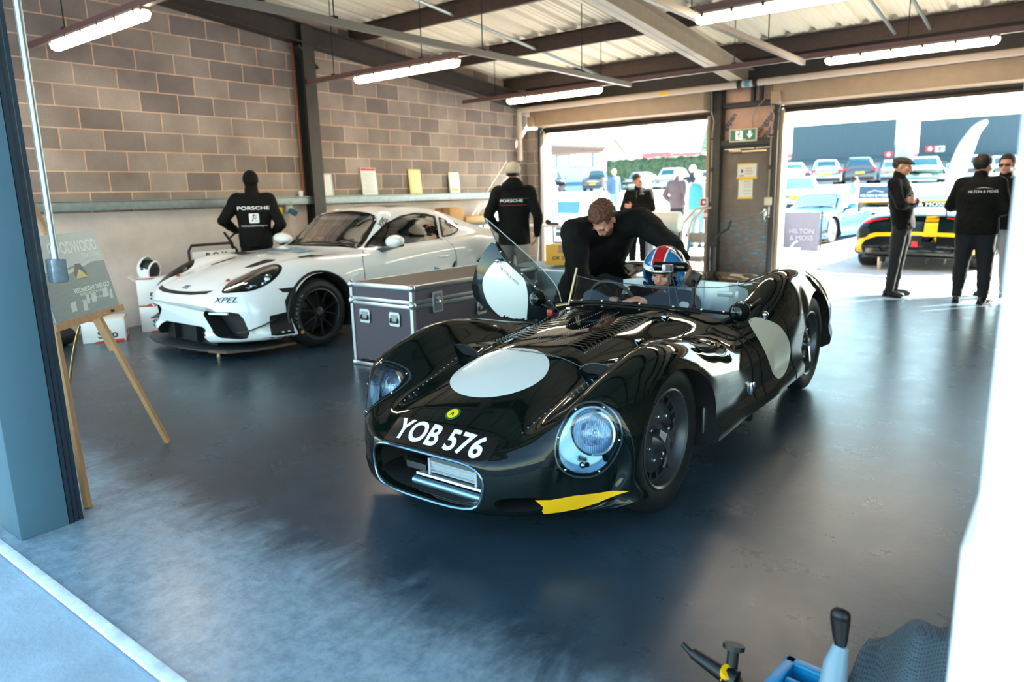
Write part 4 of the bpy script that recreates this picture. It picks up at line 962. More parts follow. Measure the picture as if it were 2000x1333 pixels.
# ================================================================ people
TEX = bpy.data.textures.new('folds', 'CLOUDS'); TEX.noise_scale = .11; TEX.noise_depth = 2
TEXH = bpy.data.textures.new('hair', 'CLOUDS'); TEXH.noise_scale = .018; TEXH.noise_depth = 2
mSKIN = mat('skin', 'c98f78', .5, noise=.08, nscale=20)
mJKT = mat('black_jacket', '070708', .85, bump=.25, bscale=30, spec=.25)
mTRB = mat('black_trousers', '0a0a0c', .85, bump=.2, bscale=40, spec=.25)
mTRC = mat('charcoal_trousers', '17181b', .8, bump=.2, bscale=40)
mSHOE = mat('black_shoe', '08080a', .3)
mHAIRB = mat('brown_hair', '5a3420', .6, noise=.5, nscale=60, bump=.6, bscale=120)
mHAIRD = mat('dark_hair', '1c130e', .6, noise=.4, nscale=60, bump=.5, bscale=120)
mHAIRG = mat('grey_hair', 'b9b3ad', .7, noise=.2, nscale=60, bump=.5, bscale=120)
mEYE = mat('eye_dark', '1a1210', .2)
mLIP = mat('lips', '9b5a4e', .5)

def capsule(b, p, q, r0, r1, n=14):
    p, q = V(p), V(q); b.cyl(p, q, r0, r1, n); b.ball(p, r0, u=14, v=8); b.ball(q, r1, u=14, v=8)
def chain(b, pts, rs):
    for i in range(len(pts) - 1): capsule(b, pts[i], pts[i + 1], rs[i], rs[i + 1])
def soft(b, name, m, par, vox=.012, it=4, fold=0, sharp=180):
    """one continuous skin over the overlapping shapes"""
    me = bpy.data.meshes.new(name); b.bm.to_mesh(me); b.bm.free(); o = bpy.data.objects.new(name, me); COL.objects.link(o)
    r = o.modifiers.new('r', 'REMESH'); r.mode = 'VOXEL'; r.voxel_size = vox
    if it: s = o.modifiers.new('s', 'SMOOTH'); s.factor = .5; s.iterations = it
    if fold:
        d = o.modifiers.new('d', 'DISPLACE'); d.texture = TEX; d.strength = fold; d.mid_level = .5
        s = o.modifiers.new('s2', 'SMOOTH'); s.factor = .5; s.iterations = 1
    apply_mods(o); o.data.materials.clear(); o.data.materials.append(m); o.data.shade_smooth(); o.parent = par; return o
def hand(b, w_, d, n, th, curl=.5, sc=1.0, spread=.12):
    """palm with four unequal bent fingers and a thumb leaving its side: d to the fingertips, n out of the palm, th to the thumb side"""
    w_ = V(w_); d = V(d).normalized(); n = (V(n) - d * d.dot(V(n))).normalized(); th = d.cross(n) * (1 if d.cross(n).dot(V(th)) > 0 else -1)
    for k in (-1.4, -.5, .4, 1.3):
        capsule(b, w_ + (d * .012 + th * k * .011) * sc, w_ + (d * .085 + th * k * .019) * sc, .015 * sc, .0125 * sc, 10)
    for k, L in ((1.45, .86), (.5, 1.0), (-.5, .95), (-1.45, .74)):
        p = w_ + (d * .086 + th * k * .0195) * sc; a = .12 + curl * .4; dd = (d + th * k * spread * .6).normalized()
        for seg, r in ((.040, .0098), (.026, .0088), (.021, .0078)):
            v = dd * math.cos(a) + n * math.sin(a); q = p + v * seg * L * sc; capsule(b, p, q, r * sc, r * .9 * sc, 10); p = q; a += curl * .75
    p = w_ + (d * .03 + th * .030 - n * -.004) * sc; v = (d * .55 + th * .72 + n * .35).normalized()
    q = p + v * .042 * sc; capsule(b, p, q, .0125 * sc, .0105 * sc, 10); v2 = (d * .85 + th * .25 + n * .4 * (.5 + curl)).normalized(); capsule(b, q, q + v2 * .032 * sc, .0105 * sc, .0085 * sc, 10)
def headmat(c, yaw=0, pitch=0, roll=0):
    return MX.Translation(V(c)) @ MX.Rotation(R(yaw), 4, 'Z') @ MX.Rotation(R(pitch), 4, 'X') @ MX.Rotation(R(roll), 4, 'Y')
def head(b, m, k=1.0):
    """faces -Y in its own frame; origin between the ears"""
    B = lambda c, r, rot=(0, 0, 0): b.ball(c, r, rot, u=20, v=14, m=m @ MX.Scale(k, 4))
    B((0, .012, .030), (.076, .096, .088)); B((0, -.030, -.030), (.060, .062, .075)); B((0, -.058, -.085), (.034, .032, .026)); B((0, -.02, -.06), (.058, .05, .05))
    B((0, -.082, .012), (.05, .02, .014)); B((0, -.096, -.022), (.013, .020, .026), (R(-14), 0, 0)); B((0, -.104, -.036), (.017, .014, .012))
    for s in (-1, 1):
        B((s * .077, .012, -.012), (.010, .022, .034), (R(-10), 0, s * .2)); B((s * .040, -.070, -.030), (.022, .018, .020)); B((s * .02, -.088, -.058), (.018, .012, .007))
def person(name, label, loc, rotz, J, look=(0, 0, 0), top=mJKT, legs=mTRB, hair=mHAIRB, hat=None, brow=mHAIRD, vox=.012, girth=1.0, fold=.02, hands=True, shoe=mSHOE, curl=.5, group=None, beard=None, collar=True, hide_legs=False, coat_len=-.10, face=True, hood=False):
    root = thing(name, label, 'person', loc, R(rotz), group); g = girth
    hm = headmat(J['head'], *look); sp = (V(J['neck']) - V(J['pelvis'])); up = sp.normalized(); ac = (V(J['shL']) - V(J['shR'])).normalized(); fw = ac.cross(up).normalized() * 1
    # bare body: head, neck, hands and a slim core under the clothes
    b = MB(); head(b, hm); chain(b, [hm @ V((0, .02, -.03)), J['neck']], [.055, .058])
    chain(b, [J['neck'], V(J['pelvis'])], [.06, .07])
    for s in 'LR':
        chain(b, [V(J['neck']) - up * .06, V(J['sh' + s]).lerp(V(J['neck']), .15) - up * .02, J['el' + s], J['wr' + s]], [.035, .030, .030, .027])
        chain(b, [J['pelvis'], J['hip' + s], J['kn' + s], J['an' + s]], [.07, .06, .045, .035])
        if hands:
            d = J.get('hd' + s) or (V(J['wr' + s]) - V(J['el' + s])); n = J.get('hn' + s) or (ac * (-1 if s == 'L' else 1)); hand(b, J['wr' + s], d, n, J.get('ht' + s) or -V((0, 1, 0)), curl)
    body = soft(b, 'body', mSKIN, root, min(vox, .009) if hands else vox, 3)
    if face:
        for s in (-1, 1):
            b = MB(); b.ball((s * .031, -.083, -.004), (.0125, .009, .0075), m=hm, u=12, v=8); b.build('eye', mEYE, root)
            b = MB(); b.box((s * .032, -.096, .014), (.036, .008, .007), rot=(0, s * .12, 0), bev=.002, m=hm); b.build('eyebrow', brow, root)
        b = MB(); b.ball((0, -.0945, -.064), (.024, .007, .006), m=hm, u=12, v=6); b.build('mouth', mLIP, root)
    # jacket
    b = MB(); S = []
    P0 = V(J['pelvis']) + up * coat_len; L = (V(J['neck']) - P0).length
    for u, w_, d_ in ((0, .190, .130), (.15, .192, .132), (.4, .180, .128), (.62, .192, .135), (.80, .205, .135), (.92, .165, .110), (1.0, .085, .085)):
        c = P0 + up * (L * u); t_ = min(1, max(0, (u - .1) / .6)); S.append([c + ac * math.cos(a) * w_ * g + fw * math.sin(a) * d_ * g for a in [2 * math.pi * k / 24 for k in range(24)]])
    b.rings(S)
    for s in 'LR':
        sh = V(J['sh' + s]); el = V(J['el' + s]); wr = V(J['wr' + s]); ch = V(J['neck']) - up * .10
        chain(b, [ch, sh], [.10 * g, .082 * g]); chain(b, [sh, sh.lerp(el, .5), el, el.lerp(wr, .45), wr + (el - wr).normalized() * .012], [.082 * g, .070 * g, .062 * g, .056 * g, .043])
    if collar: chain(b, [V(J['neck']) - up * .03, V(J['neck']).lerp(hm @ V((0, .02, -.04)), .45)], [.085, .072])
    if hood: b.ball(V(J['neck']) + V((0, .055, .0)), (.135, .085, .085)); b.ball(V(J['neck']) + V((0, .01, .04)), (.105, .10, .07))
    jk = soft(b, 'jacket', top, root, vox, 4, fold)
    # trousers
    b = MB(); pv = V(J['pelvis']); b.ball(pv - up * .02, (.165 * g, .125 * g, .14), u=20, v=12)
    for s in 'LR':
        hp = V(J['hip' + s]); kn = V(J['kn' + s]); an = V(J['an' + s]); chain(b, [hp, hp.lerp(kn, .4), kn, kn.lerp(an, .4), an + V((0, 0, .0))], [.098 * g, .092 * g, .070 * g, .066 * g, .052])
    soft(b, 'trousers', legs, root, vox, 4, fold)
    for s in 'LR':
        an = V(J['an' + s]); td = V(J['to' + s]) - an; td.z = 0; td.normalize(); sd_ = V((-td.y, td.x, 0)); z0 = an.z - .08; f = MX((sd_, td, V((0, 0, 1)))).transposed().to_4x4()
        b = MB(); m = MX.Translation(V((an.x, an.y, z0))) @ f
        b.ball((0, -.02, .045), (.042, .062, .045), m=m); b.ball((0, .08, .036), (.046, .105, .036), m=m); b.ball((0, .14, .03), (.044, .06, .03), m=m); b.box((0, .06, .010), (.085, .26, .02), bev=.008, m=m); b.cyl(m @ V((0, -.01, .03)), m @ V((0, -.01, .09)), .044, n=12)
        soft(b, 'shoe', shoe, root, .009, 2)
    # hair or hat
    if hair and hat != 'knit':
        b = MB(); b.ball((0, .020, .040), (.083, .100, .090), m=hm, u=28, v=20)
        inv = hm.inverted(); kill = [v for v in b.bm.verts if (lambda q: q.z < -.055 or (q.y < -.045 and q.z < .070 - (q.y + .045) * -.25) or (q.y < .0 and q.z < .02))(inv @ v.co)]
        bmesh.ops.delete(b.bm, geom=kill, context='VERTS'); o = b.build('hair', hair, root, sharp=180)
        md = o.modifiers.new('s', 'SUBSURF'); md.levels = 2; md.render_levels = 2
        sm = o.modifiers.new('k', 'SOLIDIFY'); sm.thickness = .012; sm.offset = 0
        d = o.modifiers.new('d', 'DISPLACE'); d.texture = TEXH; d.strength = .024 if hair is mHAIRB else .008; d.mid_level = .3; apply_mods(o)
    if beard:
        b = MB(); b.ball((0, -.045, -.070), (.058, .052, .050), m=hm, u=20, v=14); inv = hm.inverted()
        bmesh.ops.delete(b.bm, geom=[v for v in b.bm.verts if (inv @ v.co).z > -.045 or (inv @ v.co).y > .0], context='VERTS'); b.build('beard', beard, root, sharp=180)
    if hat == 'knit':
        b = MB(); b.ball((0, .012, .025), (.092, .108, .112), m=hm, u=24, v=16); inv = hm.inverted(); bmesh.ops.delete(b.bm, geom=[v for v in b.bm.verts if (inv @ v.co).z < -.075], context='VERTS'); b.build('knitted_hat', mJKT, root, sharp=180)
        b = MB(); chain(b, [V(J['neck']) - up * .04, hm @ V((0, .012, -.060))], [.088, .078]); soft(b, 'neck_gaiter', mJKT, root, vox, 2, .01)
    return root, jk, hm

def stand(h=1.78, lean=0, arms='down', legs_apart=.10, twist=0):
    k = h / 1.78; P = lambda x, y, z: V((x * k, y * k, z * k)); J = {}
    J['pelvis'] = P(0, 0, .96); J['neck'] = P(0, .015 - lean, 1.51); J['head'] = P(0, -.02 - lean, 1.66)
    for s, e in (('L', 1), ('R', -1)):
        J['hip' + s] = P(e * .09, 0, .93); J['kn' + s] = P(e * legs_apart, -.02, .50); J['an' + s] = P(e * (legs_apart + .005), .02, .085); J['an' + s].z = .085; J['to' + s] = P(e * (legs_apart + .05), -.16, .03)
        J['sh' + s] = P(e * .185, .01 - lean, 1.44)
        if arms == 'down': J['el' + s] = P(e * .25, .04, 1.16); J['wr' + s] = P(e * .25, -.04, .92); J['hd' + s] = P(e * .0, -.15, -1)
        elif arms == 'cross':
            J['el' + s] = P(e * .26, -.08, 1.18); J['wr' + s] = P(e * -.06, -.165 - .03 * e, 1.20 + .03 * e); J['hd' + s] = P(e * -1, .1, .1); J['hn' + s] = V((0, 1, 0)); J['ht' + s] = V((0, 0, 1))
        elif arms == 'front': J['el' + s] = P(e * .30, .02, 1.19); J['wr' + s] = P(e * .10, -.24, 1.10); J['hd' + s] = P(e * -.5, -1, 0)
        elif arms == 'pocket': J['el' + s] = P(e * .30, .10, 1.17); J['wr' + s] = P(e * .20, -.06, .98); J['hd' + s] = P(e * -.3, -.4, -1)
        elif arms == 'behind': J['el' + s] = P(e * .27, .10, 1.17); J['wr' + s] = P(e * .08, .17, .98); J['hd' + s] = P(e * -.6, .1, -1)
    return J
mPRW = mat('print_white', 'e9e9ea', .6)
def backprint(root, jk, items, z, dirv=(0, 1, 0), x=0):
    """printed lettering lying on a jacket; dirv points out of the cloth"""
    bv = bvh_of(jk); f = frame(V(dirv).normalized(), V((0, 0, 1)).cross(V(dirv)).normalized()).to_4x4()
    for b, dx, dz, m in items: decal('jacket_print', b, MX.Translation(V(dirv) * 1.0 + V((0, 0, z))) @ f @ MX.Translation((x + dx, dz, 0)), bv, m, root, .004, .03, back=0)

# man with his back turned at the block wall
J = stand(1.76, arms='front'); J['elL'] = V((.36, .06, 1.18)); J['wrL'] = V((.22, -.20, 1.04)); J['elR'] = V((-.31, .05, 1.12)); J['wrR'] = V((-.20, -.22, .98))
r, jk, hm = person('person', 'person in black knitted hat and jacket, back turned, behind the white coupe', (-8.0, 5.10, 0), -123, J, hair=mHAIRD, hat='knit', vox=.012, girth=1.06)
pb_ = shape_bm(rrect(.115, .115, .012))
backprint(r, jk, [(text_bm('PORSCHE', .058, .02, xs=1.5), 0, .10, mPRW), (pb_, 0, -.02, mPRW), (text_bm('www.kerrparkerracing.com', .028, .004), 0, -.11, mPRW), (text_bm('R', .11, .03, .2), 0, -.02, mJKT)], 1.22)
b = MB(); b.tube([V((.22, -.20, 1.04)), V((.32, -.10, .95)), V((.26, -.12, .75)), V((.12, -.25, .62)), V((.0, -.30, .5))], .014, 8); tag(b.build('air_hose', mBLK, None, loc=(-8.0, 5.10, 0)), 'black hose held by the person in the knitted hat', 'hose')
bpy.data.objects['air_hose'].rotation_euler = (0, 0, R(-123))
# man in the pale cap
J = stand(1.77, arms='pocket'); J['elR'] = V((-.29, .08, 1.15)); J['wrR'] = V((-.27, -.06, .92))
r, jk, hm = person('person', 'person in pale baseball cap and long black jacket, back turned, behind the open car door', (-5.30, 6.85, 0), -146, J, legs=mat('beige_trousers', 'a59a90', .8, bump=.2, bscale=40), hair=None, hood=True, vox=.012, girth=1.02, coat_len=-.14)
backprint(r, jk, [(text_bm('PORSCHE', .042, .02, xs=1.5), -.02, .02, mPRW), (shape_bm(rrect(.33, .005, .002)), 0, -.028, mat('print_red', '8e1f2d', .6)), (shape_bm(rrect(.33, .004, .002)), .02, .045, mat('print_grey', '6a6c70', .6))], 1.31)
b = MB(); b.ball((0, .015, .05), (.094, .108, .085), m=hm, u=24, v=16); inv = hm.inverted(); bmesh.ops.delete(b.bm, geom=[v for v in b.bm.verts if (inv @ v.co).z < -.005], context='VERTS')
mCAP = mat('cap_beige', 'cdb9a3', .8, bump=.2, bscale=60); cp = b.build('cap', mCAP, r, sharp=180)
b = MB(); b.ball((0, .022, .0), (.081, .097, .05), m=hm, u=20, v=12); bmesh.ops.delete(b.bm, geom=[v for v in b.bm.verts if (inv @ v.co).y < -.01 or (inv @ v.co).z > .01], context='VERTS'); b.build('hair', mHAIRD, r, sharp=180)
b = MB(); b.rings([[hm @ V((x, -.08 - d_, .03 + z - .02 * (x / .07) ** 2)) for x in (-.07, -.035, 0, .035, .07)] for d_, z in ((0, .0), (.09, -.012))], closed=False, cap=False); b.build('cap_peak', mCAP, cp, sharp=180)
b = MB(); b.tube([hm @ V((.03 * math.cos(a), .118, .02 + .035 * math.sin(a))) for a in [math.pi * k / 8 for k in range(9)]], .004, 5); b.build('cap_strap', mCAP, cp)

# flat-capped man, arms folded, in profile
J = stand(1.74, arms='cross', lean=-.03); J['pelvis'] += V((0, -.05, 0)); J['hipL'] += V((0, -.05, 0)); J['hipR'] += V((0, -.05, 0))
r, jk, hm = person('person', 'person in flat cap and black quilted jacket, arms folded, beside the yellow striped car', (-1.76, 10.22, 0), 84, J, look=(6, 0, 0), hair=None, vox=.011, girth=.98, legs=mTRC)
b = MB(); b.ball((0, .0, .065), (.092, .115, .050), (R(10), 0, 0), m=hm, u=24, v=14); b.ball((0, -.07, .045), (.075, .075, .022), (R(14), 0, 0), m=hm, u=20, v=10); b.ball((0, .055, .035), (.086, .06, .05), m=hm, u=20, v=10)
b.ball((0, .03, .02), (.080, .085, .06), m=hm, u=20, v=10)
soft(b, 'flat_cap', mat('tweed_cap', '3b332e', .9, noise=.4, nscale=90), r, .008, 2)
# man at the right seen from behind
J = stand(1.70, arms='cross', legs_apart=.13); J['anR'] = V((-.15, .03, .085)); J['elL'] = V((.31, -.05, 1.14)); J['elR'] = V((-.28, .02, 1.10)); J['wrR'] = V((-.12, -.18, 1.05))
mCHK = mat('navy_check_trousers', '0c0f19', .85, noise=.5, nscale=70)
r, jk, hm = person('person', 'stout person in black jacket with white back print, back turned, near the right edge', (-.90, 9.95, 0), 166, J, look=(-18, 2, 0), hair=mHAIRD, vox=.011, girth=1.22, legs=mCHK)
backprint(r, jk, [(text_bm('HILTON & MOSS', .038, 0), 0, 0, mPRW), (shape_bm([(-.08, .03), (0, .05), (.1, .032), (0, .045)]), 0, 0, mPRW)], 1.30, x=.08)
# the one facing him
J = stand(1.72, arms='down'); r, jk, hm = person('person', 'person in dark jacket and sunglasses, mostly hidden behind the stout person', (-.72, 10.75, 0), -10, J, hair=mHAIRD, vox=.013, girth=1.1, legs=mat('grey_trousers', '8a8f96', .8))
b = MB(); b.box((0, -.098, -.002), (.13, .012, .03), bev=.005, m=hm); b.build('sunglasses', mBLK, r)
# man by the rear-left door, looking aside
J = stand(1.68, arms='cross'); r, jk, hm = person('person', 'person in black zip jacket standing in the left doorway, looking aside', (-5.82, 10.95, 0), 14, J, look=(48, 0, 0), hair=mHAIRD, vox=.011, girth=1.0)
bv = bvh_of(jk); decal('chest_print', text_bm('HILTON', .02, .004), MX.Translation(V((.08, -1, 1.36))) @ FX, bv, mPRW, r, .004, .02, back=0)
b = MB(); b.tube([V((0, -.15, 1.0)), V((0, -.165, 1.2)), V((0, -.13, 1.42))], .004, 5); b.build('zip', mTRC, r)
# three older men walking off, and others in the car park
def outside(name, label, px, py_top, D, h, rotz, **kw):
    p = W(px, py_top, D); gzv = gz(p.y); J = stand(h, arms=kw.pop('arms', 'down'))
    return person(name, label, (p.x, p.y, p.z - h), rotz, J, vox=.018, hands=False, face=kw.pop('face', False), **kw)
mG = lambda n, c: mat(n, c, .85, noise=.1, nscale=20)
outside('person', 'grey haired person in brown jacket walking away outside the left doorway', 1324, 330, 17.0, 1.78, 172, top=mG('brown_jacket', '5b4c50'), legs=mTRC, hair=mHAIRG, girth=1.05, arms='pocket')
outside('person', 'person in navy jacket half hidden behind the one in the teal waistcoat', 1353, 323, 18.2, 1.82, 180, top=mG('navy_jacket', '2c3140'), legs=mG('dust_trousers', 'a59aa0'), hair=mHAIRG)
rt, jk, hm = outside('person', 'white haired person in teal waistcoat walking away outside the left doorway', 1364, 334, 16.2, 1.74, 176, top=mG('pale_shirt', 'b6a5a0'), legs=mG('teal_trousers', '6f8c93'), hair=mHAIRG, girth=1.0)
b = MB(); S = []
for z, w_, d_ in ((.86, .20, .145), (1.0, .205, .15), (1.2, .20, .15), (1.36, .205, .145), (1.46, .14, .11)): S.append([V((w_ * math.cos(a), .01 + d_ * math.sin(a), z)) for a in [2 * math.pi * k / 24 for k in range(24)]])
b.rings(S); soft(b, 'waistcoat', mG('teal_waistcoat', '3f9096'), rt, .018, 3, .01)
outside('person', 'person in blue jacket walking in front of the pickup', 1199, 331, 27, 1.78, 60, top=mG('blue_jacket', '44617d'), legs=mG('blue_jeans', '6d93b3'), hair=mHAIRG)
outside('person', 'person in white top and jeans cut off by the left door frame', 1076, 330, 15.5, 1.80, 120, top=mG('white_top', 'd9d5d2'), legs=mG('blue_jeans', '6d93b3'), hair=mHAIRG)
outside('person', 'person in grey hooded top standing behind the pale blue coupe', 1669, 346, 20.5, 1.62, 110, top=mG('grey_hoodie', '8f9aa8'), legs=mTRC, hair=mHAIRD)

# mechanic bending over the cockpit
base = V((-3.02, 4.80, 0)); wp = lambda px, py, D: W(px, py, D) - base
J = dict(pelvis=wp(1146, 560, 5.62), neck=wp(1192, 425, 5.28), head=wp(1178, 428, 5.08), shL=wp(1250, 432, 5.22), shR=wp(1122, 455, 5.12), elL=wp(1300, 470, 5.0), wrL=wp(1336, 505, 4.82), elR=wp(1130, 548, 4.95), wrR=wp(1193, 582, 4.84))
pv = J['pelvis']
J.update(hipL=pv + V((.09, .03, -.03)), hipR=pv + V((-.09, -.01, -.03)), knL=V((.10, .0, .48)), knR=V((-.10, -.04, .48)), anL=V((.12, .10, .085)), anR=V((-.12, .06, .085)), toL=V((.2, -.05, .03)), toR=V((-.06, -.1, .03)))
J['hdR'] = wp(1222, 592, 4.75) - J['wrR']; J['hnR'] = V((0, 0, -1)); J['htR'] = V((.3, -1, 0)); J['hdL'] = wp(1350, 545, 4.76) - J['wrL']; J['hnL'] = V((-.7, .3, -.5)); J['htL'] = V((0, -1, .3))
mech, jk, hm = person('person', 'brown haired bearded person in black jacket leaning over the cockpit of the green racer', base, 0, J, look=(-8, 56, 6), hair=mHAIRB, beard=mHAIRB, brow=mHAIRB, vox=.009, girth=1.27, fold=.03, curl=.45, coat_len=-.20)

# driver in the cockpit
base = V((-2.26, 4.42, .30)); wp = lambda px, py, D: W(px, py, D) - base
hc = wp(1297, 530, 4.72)
J = dict(pelvis=V((0, .02, .12)), neck=hc + V((-.01, .05, -.15)), head=hc, shL=wp(1345, 588, 4.78), shR=wp(1236, 580, 4.86), elL=wp(1352, 640, 4.5), wrL=wp(1290, 628, 4.35), elR=wp(1222, 620, 4.6), wrR=wp(1216, 592, 4.42))
J.update(hipL=V((.10, 0, .12)), hipR=V((-.10, 0, .12)), knL=V((.13, -.48, .22)), knR=V((-.13, -.48, .22)), anL=V((.10, -.85, .10)), anR=V((-.10, -.85, .10)), toL=V((.10, -1.0, .1)), toR=V((-.10, -1.0, .1)))
J['hdR'] = wp(1246, 583, 4.36) - J['wrR']; J['hnR'] = V((0, .2, -1)); J['htR'] = V((0, -1, 0))
drv, jk, hm = person('person', 'helmeted driver in black race suit seated in the green racer', base, 0, J, look=(6, 13, 4), hair=None, vox=.010, girth=1.0, fold=.012, curl=.5, face=True, top=mat('race_suit', '08080b', .85, bump=.2, bscale=50, spec=.25), coat_len=-.02)
mHB = mat('helmet_blue', '1d6fa8', .15, coat=.4)
b = MB(); b.ball((0, .008, .010), (.140, .162, .158), m=hm, u=48, v=32); inv = hm.inverted()
# visor opening
kill = [v for v in b.bm.verts if (lambda q: q.y < -.03 and -.066 < q.z < .040 and abs(q.x) < .115)(inv @ v.co) or (inv @ v.co).z < -.125]
HV = BVHTree.FromBMesh(b.bm); bmesh.ops.delete(b.bm, geom=kill, context='VERTS'); he = b.build('helmet', mHB, drv, sharp=180); md = he.modifiers.new('k', 'SOLIDIFY'); md.thickness = .016; md.offset = -1; apply_mods(he)
he['label'] = 'blue and red full face helmet'
b = MB()
for pz in (-.066, .042): b.tube([hm @ V((.128 * math.sin(a), .006 - .150 * math.cos(a), pz)) for a in [R(-60 + 10 * k) for k in range(13)]], .012, 6)
b.build('visor_seal', mBLK, he)
hf = hm @ MX.Translation(V((0, -2, 0))) @ FX; hr = mat('helmet_red', 'b51220', .15, coat=.4); hw = mat('helmet_white', 'e8e8e6', .2)
ht = hm @ MX.Translation(V((0, -1.2, 1.6))) @ frame(V((0, -.6, .8)), V((1, 0, 0))).to_4x4()
for wd, mm, e in ((.045, hw, .002), (.036, hr, .004)):
    decal('helmet_stripe', shape_bm([(-wd, -.055), (wd, -.055), (wd, .22), (-wd, .22)]), ht, HV, mm, he, e, .02, back=0)
    decal('chin_stripe', shape_bm([(-wd, -.126), (wd, -.126), (wd, -.074), (-wd, -.074)]), hf, HV, mm, he, e, .02, back=0)
decal('helmet_band', shape_bm([(-.128, .046), (.128, .046), (.122, .074), (-.122, .074)]), hf, HV, hw, he, .005, .02, back=0)
decal('band_text', text_bm('HUGO', .024, .02), hf @ MX.Translation((-.01, .060, 0)), HV, mat('print_grey', '6a6c70', .6), he, .007, .01, back=0)
bk = hm @ MX.Translation(V((2, 0, 0))) @ FS(1)
decal('helmet_rear_panel', shape_bm([(.035, -.10), (.15, -.10), (.15, .15), (-.02, .17)]), bk, HV, mat('gloss_black', '050506', .12), he, .003, .02, back=0)
decal('helmet_rear_line', shape_bm([(.015, -.10), (.035, -.10), (-.02, .17), (-.035, .17)]), bk, HV, hw, he, .003, .02, back=0)
b = MB(); b.rings([[hm @ V((.128 * math.sin(a), .004 - .152 * math.cos(a), z)) for a in [R(-58 + 116 * k / 20) for k in range(21)]] for z in (.038, .055, .092)], cap=False, closed=False)
bv = bvh_of(jk)
for px, py, px2, py2, D in ((1345, 575, 1322, 628, 4.6), (1226, 552, 1220, 568, 4.9)):
    p = wp(px, py, D - .3); q = wp(px2, py2, D - .3); c = (p + q) / 2; dv = (W((px + px2) / 2, (py + py2) / 2, 1) - CAM_P).normalized(); yy = (p - q).normalized(); zz = (-dv - yy * yy.dot(-dv)).normalized()
    m = MX.Translation(c) @ MX((yy.cross(zz), yy, zz)).transposed().to_4x4(); L = (p - q).length
    decal('harness_pad', shape_bm(rrect(.06, L, .02)), m, bv, mat('harness_white', 'd4d3cf', .6), drv, .012, .02, back=.1)
    decal('harness_text', text_bm('Sabelt', .035, .02), m @ MX.Rotation(R(90), 4, 'Z'), bv, mBLK, drv, .015, .01, back=.1)

# ================================================================ things in the garage
def label_(o, l, c, g=None): return tag(o, l, c, g)
mCASE = mat('case_brown_ply', '4a424f', .55, bump=.5, bscale=160)
mCASET = mat('case_top', '2f2b2a', .45)
mTRIM = mat('case_aluminium', 'c7ccd2', .3, .85)
def flight_case(name, label, x0, x1, y0, y1, h, handles):
    t = thing(name, label, 'flight case', ((x0 + x1) / 2, (y0 + y1) / 2, 0)); lx, ly = x1 - x0, y1 - y0; lid = h - .15
    b = MB(); b.box((0, 0, lid / 2 + .03), (lx - .01, ly - .01, lid - .06)); b.build('body', mCASE, t)
    b = MB(); b.box((0, 0, lid + .075), (lx - .01, ly - .01, .148)); lo = b.build('lid', mCASE, t)
    b = MB(); b.box((0, 0, h + .001), (lx - .05, ly - .05, .004)); b.build('lid_top', mCASET, lo)
    tr = MB(); w_ = .03
    for z in (.02, lid - .016, lid + .022, h - .014):
        for sy in (-1, 1): tr.box((0, sy * ly / 2, z), (lx + .012, .012, w_), bev=.003)
        for sx in (-1, 1): tr.box((sx * lx / 2, 0, z), (.012, ly + .012, w_), bev=.003)
    for sx in (-1, 1):
        tr.box((sx * (lx / 2 - .012), 0, h), (w_, ly, .010), bev=.003)
        for sy in (-1, 1):
            tr.box((sx * lx / 2, sy * (ly / 2 - .01), h / 2), (.012, w_, h)); tr.box((sx * (lx / 2 - .01), sy * ly / 2, h / 2), (w_, .012, h))
    for sy in (-1, 1): tr.box((0, sy * (ly / 2 - .012), h), (lx, w_, .010), bev=.003)
    tr.build('edge_trim', mTRIM, t)
    for sx in (-1, 1):
        for sy in (-1, 1):
            for z in (.02, h - .012, lid): 
                b = MB(); b.ball((sx * (lx / 2 - .006), sy * (ly / 2 - .006), z), (.030, .030, .034), u=14, v=10); b.build('corner_cap', mTRIM, t)
    for k, (sd, u) in enumerate(handles):
        m = MX.Translation(V((u, -ly / 2 - .003, lid * .78))) @ FX if sd == 'f' else MX.Translation(V((lx / 2 + .003, u, lid * .78))) @ FS(1)
        b = MB(); b.prism(rrect(.125, .115, .02), .006, m, bev=.001); ho = b.build('handle_plate', mTRIM, t)
        b = MB(); b.prism(rrect(.088, .075, .008), .002, m @ MX.Translation((0, 0, .0055))); b.build('handle_recess', mat('zinc_recess', '8e979d', .3, .9), ho)
        b = MB(); b.tube([m @ V((x, y, z)) for x, y, z in ((-.04, .01, .008), (-.04, -.025, .018), (.04, -.025, .018), (.04, .01, .008))], .007, 6); b.build('handle', mBLK, ho)
    for u in ((-ly / 2 + .28, ly / 2 - .28) if ly > 1 else (0,)):
        m = MX.Translation(V((lx / 2 + .003, u, lid - .0))) @ FS(1)
        b = MB(); b.prism(rrect(.12, .17, .012), .008, m, bev=.002); lo2 = b.build('butterfly_latch', mTRIM, t)
        b = MB(); b.prism(rrect(.09, .14, .01), .002, m @ MX.Translation((0, 0, .0075))); b.build('latch_recess', mat('zinc_recess', '8e979d', .3, .9), lo2)
        b = MB(); b.box(m @ V((0, 0, .014)), (.008, .05, .02), bev=.003); b.cyl(m @ V((0, .03, .008)), m @ V((0, .03, .02)), .02, n=14); b.build('latch_turn', mTRIM, lo2)
    return t
flight_case('flight_case', 'large black and silver flight case between the white coupe and the open car door', -4.79, -4.05, 3.90, 5.56, .71, [('f', -.20), ('f', .16), ('r', .0)])
flight_case('flight_case', 'grey flight case under the pale blue sheet, behind the leaning person', -4.45, -3.72, 5.80, 6.80, .66, [('f', 0), ('r', .1)])
